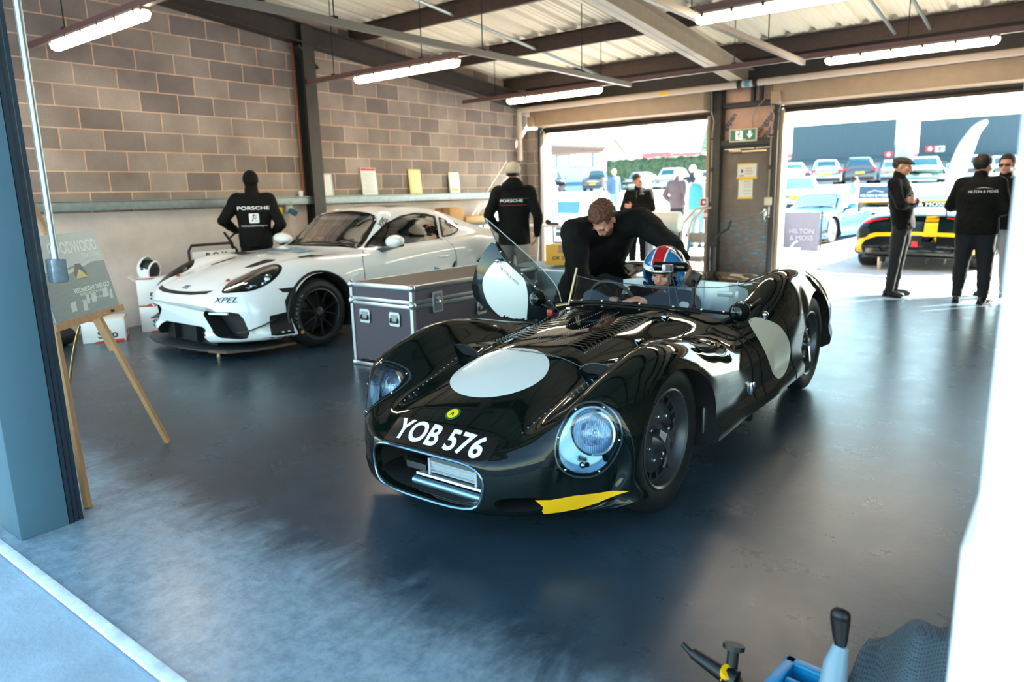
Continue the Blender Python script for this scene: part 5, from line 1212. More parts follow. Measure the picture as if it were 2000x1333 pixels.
# sheet draped over the second case
def drape(u, v):
    x = -4.55 + u * .98; y = 5.72 + v * .95; dx = max(0, x - (-3.70)); dy = max(0, 5.78 - y); z = .685 + .012 * math.sin(9 * u + 5 * v)
    if v < .3: e = (.3 - v) / .3; y = 5.765 - .012 * math.sin(14 * u) * e - .03 * e; z = .685 - .36 * e
    return (x, y, z)
b = MB(); b.grid(drape, 26, 26); o = b.build('dust_sheet', mat('pale_blue_sheet', '9fb6bd', .8, bump=.3, bscale=12)); o.modifiers.new('s', 'SOLIDIFY').thickness = .006; label_(o, 'pale blue grey sheet draped over the grey flight case', 'sheet')
def carton(label, c, s, rz, m=None, group=None):
    t = thing('cardboard_box', label, 'box', c, R(rz), group); m = m or mat('cardboard', 'b98a55', .8, noise=.08, nscale=6)
    b = MB(); b.box((0, 0, s[2] / 2), s, bev=.004); b.build('carton', m, t); b = MB(); b.box((0, 0, s[2] + .001), (s[0] * 1.002, .05, .002)); b.box((0, -s[1] / 2 - .001, s[2] - .04), (.05, .002, .08)); b.build('tape', mat('parcel_tape', '8f6a3d', .35), t); return t
t = carton('yellow and white cardboard box standing on the draped flight case', (-4.02, 6.05, .70), (.34, .28, .20), 8, mat('box_yellow', 'd99a35', .7))
b = MB(); b.box((.172, 0, .10), (.003, .28, .198)); b.build('white_side', mat('box_white', 'e3ded6', .7), t)
flat('box_print', text_bm('JCM  JCM', .045, .02), MX.Translation(V((0, -.1425, .07))) @ FX, mINK, t)
# shelf with cartons against the block wall, behind the coupe
t = thing('wall_shelf', 'black low shelf unit against the block wall behind the white coupe', 'shelf', (-8.35, 9.4, 0))
for z in (.92, .45): b = MB(); b.box((0, 0, z), (.42, 1.5, .05), bev=.004); b.build('board', mBLK, t)
for y in (-.7, .7):
    for x in (-.18, .18): b = MB(); b.box((x, y, .46), (.03, .03, .92)); b.build('leg', mBLK, t)
carton('brown cardboard box with dark tape standing on the black shelf', (-8.36, 9.02, .945), (.32, .36, .27), 4)
carton('flat open cardboard box lying on the black shelf beside the taller box', (-8.34, 9.50, .945), (.34, .44, .11), -6, mat('cardboard_pale', 'd2ab7c', .8))
carton('cardboard box on the lower board of the black shelf', (-8.33, 9.3, .476), (.32, .5, .24), 0, mat('cardboard_warm', 'c0873f', .8))
b = MB(); b.ball((0, 0, .12), (.16, .26, .13)); o = soft(b, 'plastic_bag', mat('bag_white', 'e5ded4', .35), None, .02, 2, .05); o.location = (-8.33, 10.06, .945); label_(o, 'crumpled white plastic bag on the black shelf beside the boxes', 'bag')

# easel with a framed poster
PR_, EU, EUP = V((-4.2, 1.76, .83)), V((.66, -.75, 0)).normalized(), V((-.15, -.132, .98)).normalized(); EN = EU.cross(EUP).normalized()
EN = EN if EN.dot(V((3.8, -1.6, 0))) > 0 else -EN
ez = thing('easel', 'pale wooden display easel at the left, beside the blue column', 'easel', (-3.85, 1.5, 0)); eo = V((-3.85, 1.5, 0))
def bar(b, p, q, w_, d_):
    p, q = V(p), V(q); z = (q - p).normalized(); x = EN - z * EN.dot(z); f = frame(z, x)
    b.rings([[e + f @ V((sx * d_ / 2, sy * w_ / 2, 0)) for sx, sy in ((-1, -1), (1, -1), (1, 1), (-1, 1))] for e in (p, q)])
apex = PR_ + EU * .33 + EUP * .66 - EN * .05
for foot in (V((-4.15, 1.925, 0)), V((-3.545, 1.235, 0))):
    b = MB(); bar(b, foot - eo, foot.lerp(apex, .58) - eo, .034, .022); b.build('leg', mWOODL, ez); b = MB(); bar(b, foot.lerp(apex, .42) - eo - EN * .02, apex - eo - EN * .02, .030, .022); b.build('leg_upper', mWOODL, ez)
b = MB(); back = V((-4.75, .95, 0)); bar(b, back - eo, apex - eo - EN * .03, .03, .02); b.build('leg', mWOODL, ez)
b = MB(); bar(b, PR_ + EU * -.012 - eo + EN * .01, PR_ + EU * .66 - eo + EN * .01, .034, .05); b.build('ledge', mWOODL, ez)
b = MB(); p = PR_ + EU * .13 + EN * .036 - eo; b.ball(p, .008); b.box(p, (.03, .008, .012), rot=(0, 0, R(40))); b.build('wing_nut', mat('brass_dark', '6a5a35', .3, .9), ez)
b = MB(); b.tube([PR_ + EU * .40 - eo + V((0, 0, -.03)) + V((-.02, -.01, -.02)) * k + V((0, 0, -.02 * k - .004 * k * k)) for k in range(6)] , .006, 6); b.build('chain', mat('brass_chain', 'a98c4a', .35, .9), ez)
mb_ = MX((EU * 1, EUP, EU.cross(EUP))).transposed(); flip = EU.cross(EUP).dot(EN) < 0
ex = -EU if flip else EU
pm = MX.Translation(PR_ + EU * .31 + EUP * .23 + EN * .022) @ MX((ex, EUP, EN)).transposed().to_4x4()
po = thing('poster', 'grey track day poster board with white lettering, standing on the easel ledge', 'poster', (0, 0, 0)); po.matrix_world = pm
mPO = mat('poster_grey', '87979c', .4, noise=.10, nscale=3)
b = MB(); b.box((0, 0, -.006), (.62, .42, .010)); b.build('board', mPO, po)
def pf(b, x, y, m, z=.0005, name='poster_print', rot=0): return flat(name, b, MX.Translation((x, y, z)) @ MX.Rotation(R(rot), 4, 'Z'), m, po)
mSKYP, mROADP, mTXT = mat('poster_sky', 'c3d0d5', .4, noise=.12, nscale=5), mat('poster_road', '7d8c92', .4, noise=.12, nscale=9, stretch=(1, 4, 1)), mat('poster_text', 'f0f1ef', .4)
b = bmesh.new(); b.faces.new([b.verts.new(p) for p in ((-.31, .03, 0), (.31, .045, 0), (.31, .21, 0), (-.31, .21, 0))]); pf(b, 0, 0, mSKYP, .0003)
b = bmesh.new(); b.faces.new([b.verts.new(p) for p in ((-.31, -.21, 0), (.31, -.21, 0), (.31, .045, 0), (.12, .05, 0), (-.05, .04, 0), (-.31, .0, 0))]); pf(b, 0, 0, mROADP, .0004)
pf(text_bm('GOODWOOD', .082, .03, align='RIGHT', xs=.86), .285, .135, mTXT, .0008); pf(text_bm('TRACK DAY', .034, .01, align='RIGHT'), .295, .085, mTXT, .0008)
pf(text_bm('WEDNESDAY 2ND JULY', .034, .018), .10, -.085, mTXT, .0008); pf(text_bm('PRICES START FROM £545 + VAT', .019, .004), .10, -.108, mTXT, .0008); pf(text_bm('SPEAK TO THE TEAM TO FIND OUT MORE', .015, .004), .10, -.140, mTXT, .0008)
pf(shape_bm([(-.13, .02), (.30, .085), (.31, .075), (-.13, .0)]), 0, -.005, mat('poster_pale', 'cdd6d8', .4), .0006)
for k, (x, y, w_) in enumerate(((-.16, -.18, .05), (-.05, -.19, .04), (.05, -.16, .05), (.17, -.15, .06), (.24, -.165, .03), (.0, -.16, .03))): pf(shape_bm([(0, 0), (w_, 0), (w_ + .012, .05), (.014, .045)]), x, y, mat('poster_pale', 'cdd6d8', .4), .0006)
pf(shape_bm([(-.05, -.03), (.05, -.03), (.062, .0), (.04, .03), (.025, .05), (-.025, .05), (-.04, .03), (-.062, .0)]), .035, .0, mat('poster_car', '3c4a55', .4), .0008); pf(shape_bm([(-.055, -.025), (.055, -.025), (.03, .0), (0, .022), (-.03, .0)]), .035, .0, mat('poster_car_yellow', 'd8c27a', .4), .0011)

# white boxes with a helmet
mBX, mBXR = mat('box_gloss_white', 'e4e2df', .35), mat('box_red', 'c8202c', .4)
def stilo(label, c, rz, s=(.36, .34, .30), cols='white helmet boxes by the block wall'):
    t = thing('helmet_box', label, 'box', c, R(rz), cols); b = MB(); w_, d_, h = s
    b.box((0, 0, h / 2), s, bev=.006); b.build('carton', mBX, t)
    b = MB(); b.prism([(-.10, 0), (.18, 0), (.18, .025), (.02, .018), (-.08, .012)], .002, MX.Translation(V((0, -d_ / 2 - .0015, 0))) @ FX); b.build('red_band', mBXR, t); b = MB(); b.prism([(-.18, h - .012), (-.02, h - .018), (.02, h), (-.18, h)], .002, MX.Translation(V((0, -d_ / 2 - .0015, 0))) @ FX)
    b.build('red_band', mBXR, t); b = MB(); b.box((w_ / 2 + .001, 0, .010), (.002, d_, .02)); b.build('red_band', mBXR, t); b = MB(); b.box((w_ / 2 + .001, 0, h - .008), (.002, d_, .016)); b.build('red_band', mBXR, t)
    flat('box_lettering', text_bm('Stilo', .105, .03, xs=1.0), MX.Translation(V((.035, -d_ / 2 - .003, h * .32))) @ FX, mINK, t); flat('box_lettering', text_bm('Stilo', .075, .03), MX.Translation(V((w_ / 2 + .003, .0, h * .3))) @ FS(1), mINK, t)
    return t
stilo('white and red helmet box on the floor under the one holding a helmet', (-8.12, 3.86, 0), 58)
tb = stilo('white and red open box holding a helmet, topmost of the stack', (-8.12, 3.86, .302), 58)
for sx, a in ((-1, 38), (1, -38)): b = MB(); b.box((sx * .21, 0, .285), (.12, .33, .004), rot=(0, R(a), 0)); b.build('flap', mBX, tb)
stilo('white and red helmet box on the floor behind the easel', (-8.02, 3.22, 0), 62, (.40, .36, .24))
t = thing('race_helmet', 'white helmet with black padding resting in the topmost box', 'helmet', (-8.10, 3.86, .66), R(70)); t.rotation_euler = (R(-75), R(0), R(110))
b = MB(); b.ball((0, 0, .09), (.125, .15, .125), u=32, v=20); bmesh.ops.delete(b.bm, geom=[v for v in b.bm.verts if v.co.y < -.05 and .03 < v.co.z < .12 or v.co.z < -.005], context='VERTS'); o = b.build('shell', mat('helmet_gloss_white', 'e9ecee', .12), t, sharp=180); md = o.modifiers.new('s', 'SOLIDIFY'); md.thickness = .014; md.offset = -1
b = MB(); b.ball((0, .01, .085), (.10, .12, .10)); b.ball((.03, .0, .19), (.07, .09, .035)); b.build('lining', mBLK, t); b = MB(); b.cyl((.12, -.02, .07), (.132, -.02, .07), .016, n=14); b.cyl((-.12, -.02, .07), (-.132, -.02, .07), .016, n=14); b.build('visor_screw', mRIM, t)
b = MB(); b.ball((0, 0, .14), (.20, .17, .15)); b.ball((.08, .03, .1), (.16, .16, .11)); o = soft(b, 'holdall', mat('bag_black', '0c0c0e', .7), None, .02, 3, .03); o.location = (-8.15, 2.75, .0); label_(o, 'soft black bag on the floor behind the easel', 'bag')
# galvanised pole with its block, hanging in front of the easel
t = thing('drop_pole', 'galvanised pole with a steel block at its lower end, left of the easel', 'pole', (-3.36, 1.20, 0))
b = MB(); b.cyl((-.02, 0, 1.20), (.0, 0, 3.4), .014, n=14); b.cyl((-.02, 0, 1.18), (-.02, 0, 1.24), .018, n=14); b.build('pole', mat('galv_bright', 'a9b9c4', .35, .8), t)
b = MB(); b.box((-.02, 0, 1.135), (.062, .062, .10), bev=.006); b.build('block', mat('galv_worn', '94a4ae', .4, .7, noise=.3, nscale=30), t)
b = MB(); b.box((-.06, 0, 1.135), (.006, .05, .09)); b.build('block_plate', mat('rust_brown', '6b5550', .7), t)

# wall notices on the ledge, cup, connector
def notice(label, y, w_, h, mats, z=1.44, x=-8.55, tilt=5):
    t = thing('wall_notice', label, 'sign', (x, y, z)); t.rotation_euler = (0, R(-tilt), 0)
    b = MB(); b.box((0, 0, h / 2), (.012, w_, h), bev=.003); b.build('panel', mats, t); return t
def nf(t, b, y, z, m): return flat('print', b, MX.Translation(V((.0075, y, z))) @ FS(1), m, t)
mNW, mNG = mat('notice_white', 'dfe0de', .3), mat('print_grey_pale', 'a9a9a9', .5)
t = notice('plain white framed notice on the ledge right of the steel column', 6.66, .25, .33, mNW); b = MB()
for y in (-.115, .115): b.box((.008, y, .165), (.008, .014, .33))
for z in (.008, .322): b.box((.008, 0, z), (.008, .25, .014))
b.build('frame', mat('notice_frame', 'c2c6c8', .3), t)
t = notice('white notice with a red heading on the ledge', 7.48, .30, .42, mNW)
nf(t, shape_bm(rrect(.28, .035, .002)), 0, .395, mat('notice_red', 'c03a34', .4)); nf(t, text_bm('PLEASE DO NOT SMOKE', .02, .01), 0, .395, mNW)
for k in range(11): nf(t, shape_bm(rrect(.22 - .03 * (k % 3), .006, .001)), 0, .33 - k * .027, mNG)
t = notice('yellow notice with a scalloped edge on the ledge', 8.46, .27, .41, mat('notice_yellow', 'e5d48f', .4))
for k in range(12): nf(t, shape_bm(rrect(.20, .008, .001)), 0, .36 - k * .028, mat('notice_cream', 'f1e9bd', .4))
t = notice('white notice with an orange band near its foot, rightmost on the ledge', 9.40, .26, .37, mNW)
nf(t, shape_bm(rrect(.17, .035, .002)), .0, .075, mat('notice_orange', 'e0a21c', .4)); nf(t, shape_bm(rrect(.15, .02, .002)), .0, .15, mat('notice_pink', 'd99a8e', .4))
for k in range(6): nf(t, shape_bm(rrect(.19, .008, .001)), 0, .32 - k * .025, mNG)
b = MB(); b.lathe([(.0, 0), (.026, 0), (.036, .09), (.033, .09), (.024, .005)], (-8.53, 6.20, 1.44), n=20); label_(b.build('paper_cup', mat('cup_white', 'e6e3e1', .4)), 'white paper cup on the ledge left of the steel column', 'cup')
t = thing('wall_socket', 'grey wall socket with a blue connector below the ledge', 'socket', (-8.57, 5.98, 1.27)); b = MB(); b.box((.03, 0, .03), (.07, .10, .13), bev=.012); b.build('box', mat('socket_grey', 'b9b4ac', .5), t)
b = MB(); b.cyl((.06, .0, .0), (.14, .04, -.05), .035, .04, n=18); b.build('blue_plug', mat('socket_blue', '1c5f7f', .35), t); b = MB(); b.box((.035, -.14, .0), (.01, .08, .09)); b.build('yellow_tag', mat('tag_yellow', 'e2c200', .5), t)
# steel tube trolley behind the coupe
t = thing('tool_trolley', 'black tube frame trolley with a white plate, behind the nose of the white coupe', 'trolley', (-8.0, 4.5, 0))
b = MB(); b.tube([(-.0, -.28, .05), (0, -.28, .86), (0, -.24, .92), (0, .24, .92), (0, .32, .84), (0, .36, .05)], .016, 8); b.build('frame', mBLK, t); b = MB(); b.tube([(0, .28, .90), (.0, .2, 1.02), (0, .18, 1.05)], .016, 8); b.build('handle', mBLK, t)
b = MB(); b.box((.02, .02, .78), (.012, .54, .13), bev=.003); b.build('plate', mNW, t); flat('plate_lettering', text_bm('BOX', .10, .03, spacing=1.6), MX.Translation(V((.0275, .04, .785))) @ FS(1), mINK, t)
b = MB(); b.box((0, .03, .3), (.4, .6, .04), bev=.01); b.build('deck', mBLK, t)

# exit door and its things
d3 = struct(thing('door_3', 'dark scuffed exit door with blue scratches between the two shutters', 'door', (-4.27, 11.62, 0)))
def door_mat():
    m = mat('scuffed_door', '6a5b54', .45, noise=.2, nscale=5); n = m.node_tree.nodes; l = m.node_tree.links; p = n['Principled BSDF']
    g = n.new('ShaderNodeTexCoord'); mp = n.new('ShaderNodeMapping'); mp.inputs['Scale'].default_value = (5, 1, 26); l.new(g.outputs['Object'], mp.inputs[0])
    t = n.new('ShaderNodeTexNoise'); t.inputs['Scale'].default_value = 1.3; t.inputs['Detail'].default_value = 8; t.inputs['Roughness'].default_value = .75; l.new(mp.outputs[0], t.inputs[0])
    sp = n.new('ShaderNodeSeparateXYZ'); l.new(g.outputs['Object'], sp.inputs[0])
    hr_ = n.new('ShaderNodeMapRange'); hr_.inputs[1].default_value = 1.35; hr_.inputs[2].default_value = .9; hr_.inputs[3].default_value = .16; hr_.inputs[4].default_value = 0; l.new(sp.outputs[2], hr_.inputs[0])
    sb = n.new('ShaderNodeMath'); sb.operation = 'SUBTRACT'; l.new(t.outputs[0], sb.inputs[0]); l.new(hr_.outputs[0], sb.inputs[1])
    rp = n.new('ShaderNodeValToRGB'); rp.color_ramp.elements[0].position = .555; rp.color_ramp.elements[1].position = .60; l.new(sb.outputs[0], rp.inputs[0])
    mx = n.new('ShaderNodeMix'); mx.data_type = 'RGBA'; l.new(rp.outputs[0], mx.inputs[0]); src = p.inputs['Base Color'].links[0].from_socket; l.new(src, mx.inputs[6]); mx.inputs[7].default_value = srgb('1f8fb5'); l.new(mx.outputs[2], p.inputs['Base Color']); return m
b = MB(); b.box((0, .0, 1.02), (.84, .05, 2.02), bev=.003); b.build('leaf', door_mat(), d3)
b = MB()
for x in (-.44, .44): b.box((x, 0, 1.03), (.05, .1, 2.08))
b.box((0, 0, 2.06), (.93, .1, .05)); b.build('door_frame', mSTEEL, d3)
b = MB(); b.box((.05, -.05, 1.985), (.6, .02, .02)); b.box((-.15, -.06, 2.0), (.2, .05, .05), bev=.006); b.build('door_closer', mat('closer_brass', 'c9a383', .3, .7), d3)
b = MB(); b.box((.36, -.03, .98), (.05, .01, .20), bev=.004); b.cyl((.36, -.03, 1.02), (.36, -.075, 1.02), .012); b.box((.33, -.075, 1.03), (.1, .016, .02), rot=(0, R(-35), 0), bev=.005); b.ball((.365, -.045, .93), .022); b.build('door_handle', mCHR, d3)
def paper(label, x, z, w_, h, rows, foot):
    t = thing('paper_notice', label, 'notice', (x, 11.592, z)); b = MB(); b.box((0, 0, 0), (w_, .003, h)); b.build('sheet', mat('paper', 'd9d2cb', .6), t)
    b = MB(); b.box((0, -.003, h / 2 - .012), (w_, .002, .022)); b.build('yellow_tape', mat('tape_yellow', 'e5b51c', .5), t); b = MB(); b.box((0, -.003, -h / 2 + .01), (w_ * 1.08, .002, .03))
    b.build('yellow_tape', mat('tape_yellow', 'e5b51c', .5), t)
    for k, (y, ww, m_) in enumerate(rows): flat('print', shape_bm(rrect(ww, .014, .001)), MX.Translation(V((.03, -.003, y))) @ FX, m_, t)
    return t
mPG = mat('print_orange', 'c98a4b', .5)
t = paper('white notice with a small picture and yellow top on the exit door', -4.23, 1.68, .31, .24, [(.04, .10, mPG), (.0, .12, mPG), (-.04, .13, mNG)], True)
flat('pictogram', shape_bm([(-.12, -.08), (-.05, -.08), (-.05, -.065), (-.12, -.065)]), MX.Translation(V((0, -.003, 0))) @ FX, mat('print_blue', '35506e', .5), t); flat('pictogram', shape_bm(ell(.018, .03, 12, (-.08, 0))), MX.Translation(V((0, -.003, 0))) @ FX, mat('print_blue', '35506e', .5), t)
paper('plain white sheet held by yellow tape, lower on the exit door', -4.245, 1.40, .23, .31, [(.11, .12, mNG), (.07, .13, mat('print_pale_red', 'd3a79b', .5)), (.03, .12, mNG), (-.03, .13, mNG), (-.08, .13, mat('print_pale_red', 'd3a79b', .5))], True)
t = thing('exit_sign', 'green fire exit sign with a running figure and down arrow above the exit door', 'exit sign', (-4.27, 11.49, 2.23)); t.rotation_euler = (0, R(0), 0)
b = MB(); b.box((0, 0, 0), (.44, .06, .20), bev=.008); b.build('casing', mat('sign_cream', 'd8cbb4', .4), t); b = MB(); b.box((0, -.031, 0), (.40, .004, .16)); b.build('face', mat('exit_green', '1c5c46', .35, emit=.15), t)
ms = mat('exit_white', 'e9e4d8', .4, emit=.3); fx = lambda p, x=0, y=0, r_=0: flat('pictogram', shape_bm(p), MX.Translation(V((x, -.034, y))) @ FX @ MX.Rotation(R(r_), 4, 'Z'), ms, t)
fx([(-.055, -.065), (.055, -.065), (.055, .065), (-.055, .065)], -.06); fx([(-.018, .06), (.018, .06), (.018, -.0), (.05, .01), (0, -.06), (-.05, .01), (-.018, 0)], .11, .005)
mg = mat('exit_green', '1c5c46', .35); rn = lambda p, x, y: flat('runner', shape_bm(p), MX.Translation(V((x, -.036, y))) @ FX, mg, t)
rn(ell(.012, .012, 14), -.05, .045); rn([(-.02, .03), (.012, .03), (.035, .01), (.03, .004), (.01, .016), (.002, -.012), (.022, -.03), (.014, -.055), (.004, -.055), (.008, -.032), (-.014, -.018), (-.02, -.05), (-.045, -.056), (-.045, -.047), (-.028, -.042), (-.018, .005), (-.022, .016), (-.04, .004), (-.046, .012)], -.058, .0)
flat('runner', text_bm('FIRE EXIT', .026, .01), MX.Translation(V((.0, -.036, -.068))) @ FX, ms, t)
b = MB(); b.tube([(.13, .02, .10), (.13, .02, .28), (.20, .03, .42), (.30, .03, .52), (.30, .02, .80)], .010, 6); b.build('conduit', mat('conduit', '9b8a7c', .4, .3), t)
for tx, x, z, r_ in (('Kingspan', -4.62, 2.40, 52), ('Kingspan', -3.98, 2.42, 52), ('Kingspan', -4.0, 2.2, 52)):
    o = flat('board_print', text_bm(tx, .13, .02), MX.Translation(V((x, 11.655, z))) @ FX @ MX.Rotation(R(r_), 4, 'Z'), mat('board_blue', '244a63', .5), None); struct(o); o.name = 'trim_board_print'
def call(label, x, z, m, h): 
    t = thing('call_point', label, 'call point', (x, 11.46, z)); b = MB(); b.box((0, 0, 0), (.13, .05, h), bev=.006); b.build('box', mNW, t); b = MB(); b.box((0, -.026, 0), (.10, .004, h * .76)); b.build('face', m, t); b = MB(); b.box((.01, -.029, 0), (.05, .004, h * .3)); b.build('panel', mNW, t); return t
call('red fire alarm call point on the post left of the exit door', -4.88, 1.20, mat('alarm_red', 'b01018', .35), .14)
t = thing('warning_label', 'small red and white label below the fire call point', 'label', (-4.86, 11.495, .99)); b = MB(); b.box((0, 0, 0), (.07, .004, .14)); b.build('sheet', mNW, t); b = MB(); b.box((0, -.003, .05), (.07, .002, .035)); b.build('red_band', mat('label_red', 'cf5a4c', .5), t); b = MB(); b.box((0, -.003, -.05), (.07, .002, .03)); b.build('red_band', mat('label_red', 'cf5a4c', .5), t)
t = thing('warning_label', 'small red and white label on the post right of the exit door', 'label', (-3.80, 11.495, 1.05)); b = MB(); b.box((0, 0, 0), (.06, .004, .20)); b.build('sheet', mNW, t); b = MB(); b.box((0, -.003, .08), (.06, .002, .035)); b.build('red_band', mat('label_red', 'cf5a4c', .5), t); b = MB(); b.box((0, -.003, -.07), (.06, .002, .03)); b.build('red_band', mat('label_red', 'cf5a4c', .5), t)
for x, l in ((-4.78, 'pale conduit running down the post left of the exit door'), (-3.83, 'pale conduit with a switch box running down the post right of the exit door')):
    t = thing('conduit', l, 'conduit', (x, 11.47, 0)); b = MB(); b.tube([(-.02, -.02, 2.95), (-.02, .0, 2.62), (.03, 0, 2.48), (0, .01, 2.3), (0, .01, 1.2)], .012, 6); b.build('pipe', mat('conduit', '9b8a7c', .4, .3), t)
    b = MB(); b.box((0, .01, 2.2), (.05, .03, .03)); b.box((0, .01, 1.72), (.06, .04, .06), bev=.006); b.build('clip', mSTEEL, t)
    if x > -4: b = MB(); b.box((0, 0, 1.2), (.11, .06, .12), bev=.01); b.build('switch', mat('switch_cream', 'cdbfa8', .4), t)
# stirrup pump by the door, tables and trolley in the left opening
t = thing('hand_pump', 'black hand pump standing in front of the exit door', 'pump', (-4.55, 11.1, 0)); b = MB(); b.cyl((0, 0, 0), (0, 0, .5), .05, n=16); b.box((0, 0, .01), (.2, .2, .02)); b.build('barrel', mBLK, t); b = MB(); b.tube([(0, 0, .5), (.03, 0, .62), (.12, 0, .72), (.26, 0, .80)], .018, 8); b.tube([(.24, 0, .78), (.28, 0, .92)], .022, 8); b.build('handle', mBLK, t)
t = thing('folding_table', 'white folding table in the left doorway beside the open car door', 'table', (-6.75, 9.55, 0)); b = MB(); b.box((0, 0, .90), (.95, .6, .03), bev=.008); b.build('table_top', mat('table_white', 'ddd9d3', .4), t)
for x in (-.4, .4): b = MB(); b.tube([(x, -.26, 0), (x * .8, -.26, .89)], .016, 6); b.tube([(x, .26, 0), (x * .8, .26, .89)], .016, 6); b.build('leg', mat('table_leg', 'c9c6c2', .35, .5), t)
t = thing('desk_lamp', 'small dark clamp device on the white folding table', 'lamp', (-6.6, 9.4, .916)); b = MB(); b.ball((0, 0, .05), .045); b.build('head', mBLK, t); b = MB(); b.cyl((.06, .0, 0), (.06, .0, .10), .012); b.box((.12, 0, .02), (.16, .05, .04)); b.build('clamp', mSTEEL, t)
t = thing('steel_drum', 'brown metal drum standing in front of the white folding table', 'drum', (-6.95, 9.02, 0)); b = MB(); b.lathe([(0, 0), (.20, 0), (.205, .02), (.20, .04), (.20, .78), (.205, .8), (.0, .8)], n=32); b.build('shell', mat('drum_brown', '8a6b55', .35, .6), t)
t = thing('transport_roll', 'large white drum lying on a stand in front of the person in the zip jacket', 'drum', (-5.15, 10.45, 0)); b = MB(); b.lathe([(0, -.33), (.12, -.33), (.155, -.30), (.16, -.27), (.16, .27), (.155, .30), (.12, .33), (0, .33)], (0, 0, .92), (1, .15, 0), 32); b.build('barrel', mat('drum_white', 'e3dcd4', .35), t)
b = MB(); b.box((0, 0, .72), (.5, .2, .08), bev=.01)
for x in (-.2, .2): b.box((x, 0, .36), (.04, .2, .72))
b.build('stand', mat('stand_steel', '8b939a', .4, .6), t); flat('drum_print', text_bm('FIA', .07, .02), MX.Translation(V((0, -.165, .95))) @ FX, mNG, t)
t = thing('sack_trolley', 'pale steel sack trolley leaning in the left doorway beside the post', 'trolley', (-4.95, 11.0, 0))
for dx in (0, .12): b = MB(); b.tube([(-.12 + dx, -.05 , .05), (-.10 + dx, 0, .75), (-.07 + dx, .02, .90), (.10 + dx, .08, 1.10), (.22 + dx, .1, 1.12)], .018, 8); b.build('handle_tube', mat('trolley_steel', 'c3b39d', .3, .6), t)
b = MB(); b.box((.12, .1, .64), (.26, .2, .16), bev=.02); b.build('seat_pad', mat('trolley_tan', '9e8f84', .6), t); b = MB(); b.box((.1, .05, .3), (.34, .22, .08), bev=.02); b.build('shelf', mat('trolley_tan', '9e8f84', .6), t)
b = MB(); b.tube([(.06, -.05, .6), (.05, -.06, .45), (.0, -.08, .3)], .016, 8); b.build('blue_strap', mat('strap_blue', '2a86a8', .5), t); b = MB(); b.ball((-.05, 0, .08), (.08, .08, .08)); b.build('wheel', mTYRE, t)

# foreground tools on the floor
mCRT = mat('crate_blue', '1688b8', .35)
t = thing('tool_crate', 'bright blue plastic crate at the bottom edge of the photo', 'crate', (-.432, 1.775, 0), R(-6)); w_, d_, h = .15, .17, .095
b = MB(); b.box((0, 0, .006), (w_, d_, .012))
for sx in (-1, 1): b.box((sx * w_ / 2, 0, h / 2), (.012, d_, h), bev=.003); b.box((0, sx * d_ / 2, h / 2), (w_, .012, h), bev=.003)
for sx in (-1, 1): b.box((sx * (w_ / 2 + .006), 0, h), (.03, d_ + .04, .012), bev=.004); b.box((0, sx * (d_ / 2 + .006), h), (w_ + .04, .03, .012), bev=.004)
b.build('tub', mCRT, t); b = MB(); b.box((0, .02, .055), (w_ - .02, .01, .07)); b.build('divider', mCRT, t)
t = thing('spray_gun', 'grey tool with an upright black grip beside the blue crate', 'tool', (-.372, 1.80, -.02)); b = MB(); b.tube([(.0, -.02, .14), (.0, .0, .20), (.005, .02, .245)], [.034, .03, .02], 14); b.build('body', mat('tool_grey', '7d98a8', .4), t)
b = MB(); b.tube([(.005, .02, .245), (.0, .03, .27), (-.005, .04, .31), (-.006, .042, .325)], [.014, .02, .025, .012], 14); b.ball((-.006, .045, .317), (.025, .022, .022)); b.build('grip', mBLK, t); b = MB(); b.cyl((0, -.02, .02), (0, -.02, .15), .03, n=16); b.build('base', mat('tool_grey', '7d98a8', .4), t)
def cl(u, v):
    x = -.355 + .33 * u + .02 * v; hgt = .13 + .125 * math.sin(min(1, u * 1.55) * math.pi / 2) - .06 * max(0, u - .62) * 2.6 + .018 * math.sin(16 * u + 2.5 * v)
    y = 1.70 + .06 * u + v * .30; z = .02 + hgt * min(1, v * 1.35) ** .55
    return (x, y + .02 * math.sin(11 * u), z)
t_ = MB(); t_.grid(cl, 40, 30); mCL = mat('mesh_cloth', '38424a', .8); n_ = mCL.node_tree.nodes; l_ = mCL.node_tree.links
g_ = n_.new('ShaderNodeTexCoord'); v_ = n_.new('ShaderNodeTexVoronoi'); v_.inputs['Randomness'].default_value = .15; v_.inputs['Scale'].default_value = 150; l_.new(g_.outputs['Object'], v_.inputs[0]); r_ = n_.new('ShaderNodeValToRGB'); r_.color_ramp.elements[0].color = srgb('12161a'); r_.color_ramp.elements[1].color = srgb('4b5861'); r_.color_ramp.elements[0].position = .15; r_.color_ramp.elements[1].position = .5; l_.new(v_.outputs[0], r_.inputs[0]); l_.new(r_.outputs[0], n_['Principled BSDF'].inputs['Base Color'])
o = t_.build('mesh_cloth', mCL, sharp=180); o.modifiers.new('s', 'SOLIDIFY').thickness = .008; label_(o, 'dark grey mesh cloth heaped beside the white column at the lower right', 'cloth')
b = MB(); b.ball((.0, 0, .075), (.13, .09, .075)); o = soft(b, 'kit_bag', mat('bag_black', '0c0c0e', .7), None, .015, 2, .02); o.location = (-.17, 1.88, .002); label_(o, 'black bag under the mesh cloth at the lower right', 'bag')
t = thing('impact_driver', 'black hand tool with a yellow collar lying at the bottom edge of the photo', 'tool', (-.66, 1.735, -.02), R(20)); b = MB(); b.tube([(-.10, .05, .13), (-.075, .03, .12), (-.07, .03, .12), (0, .0, .10), (.05, -.02, .09)], [.008, .010, .016, .022, .03], 12); b.build('barrel', mBLK, t)
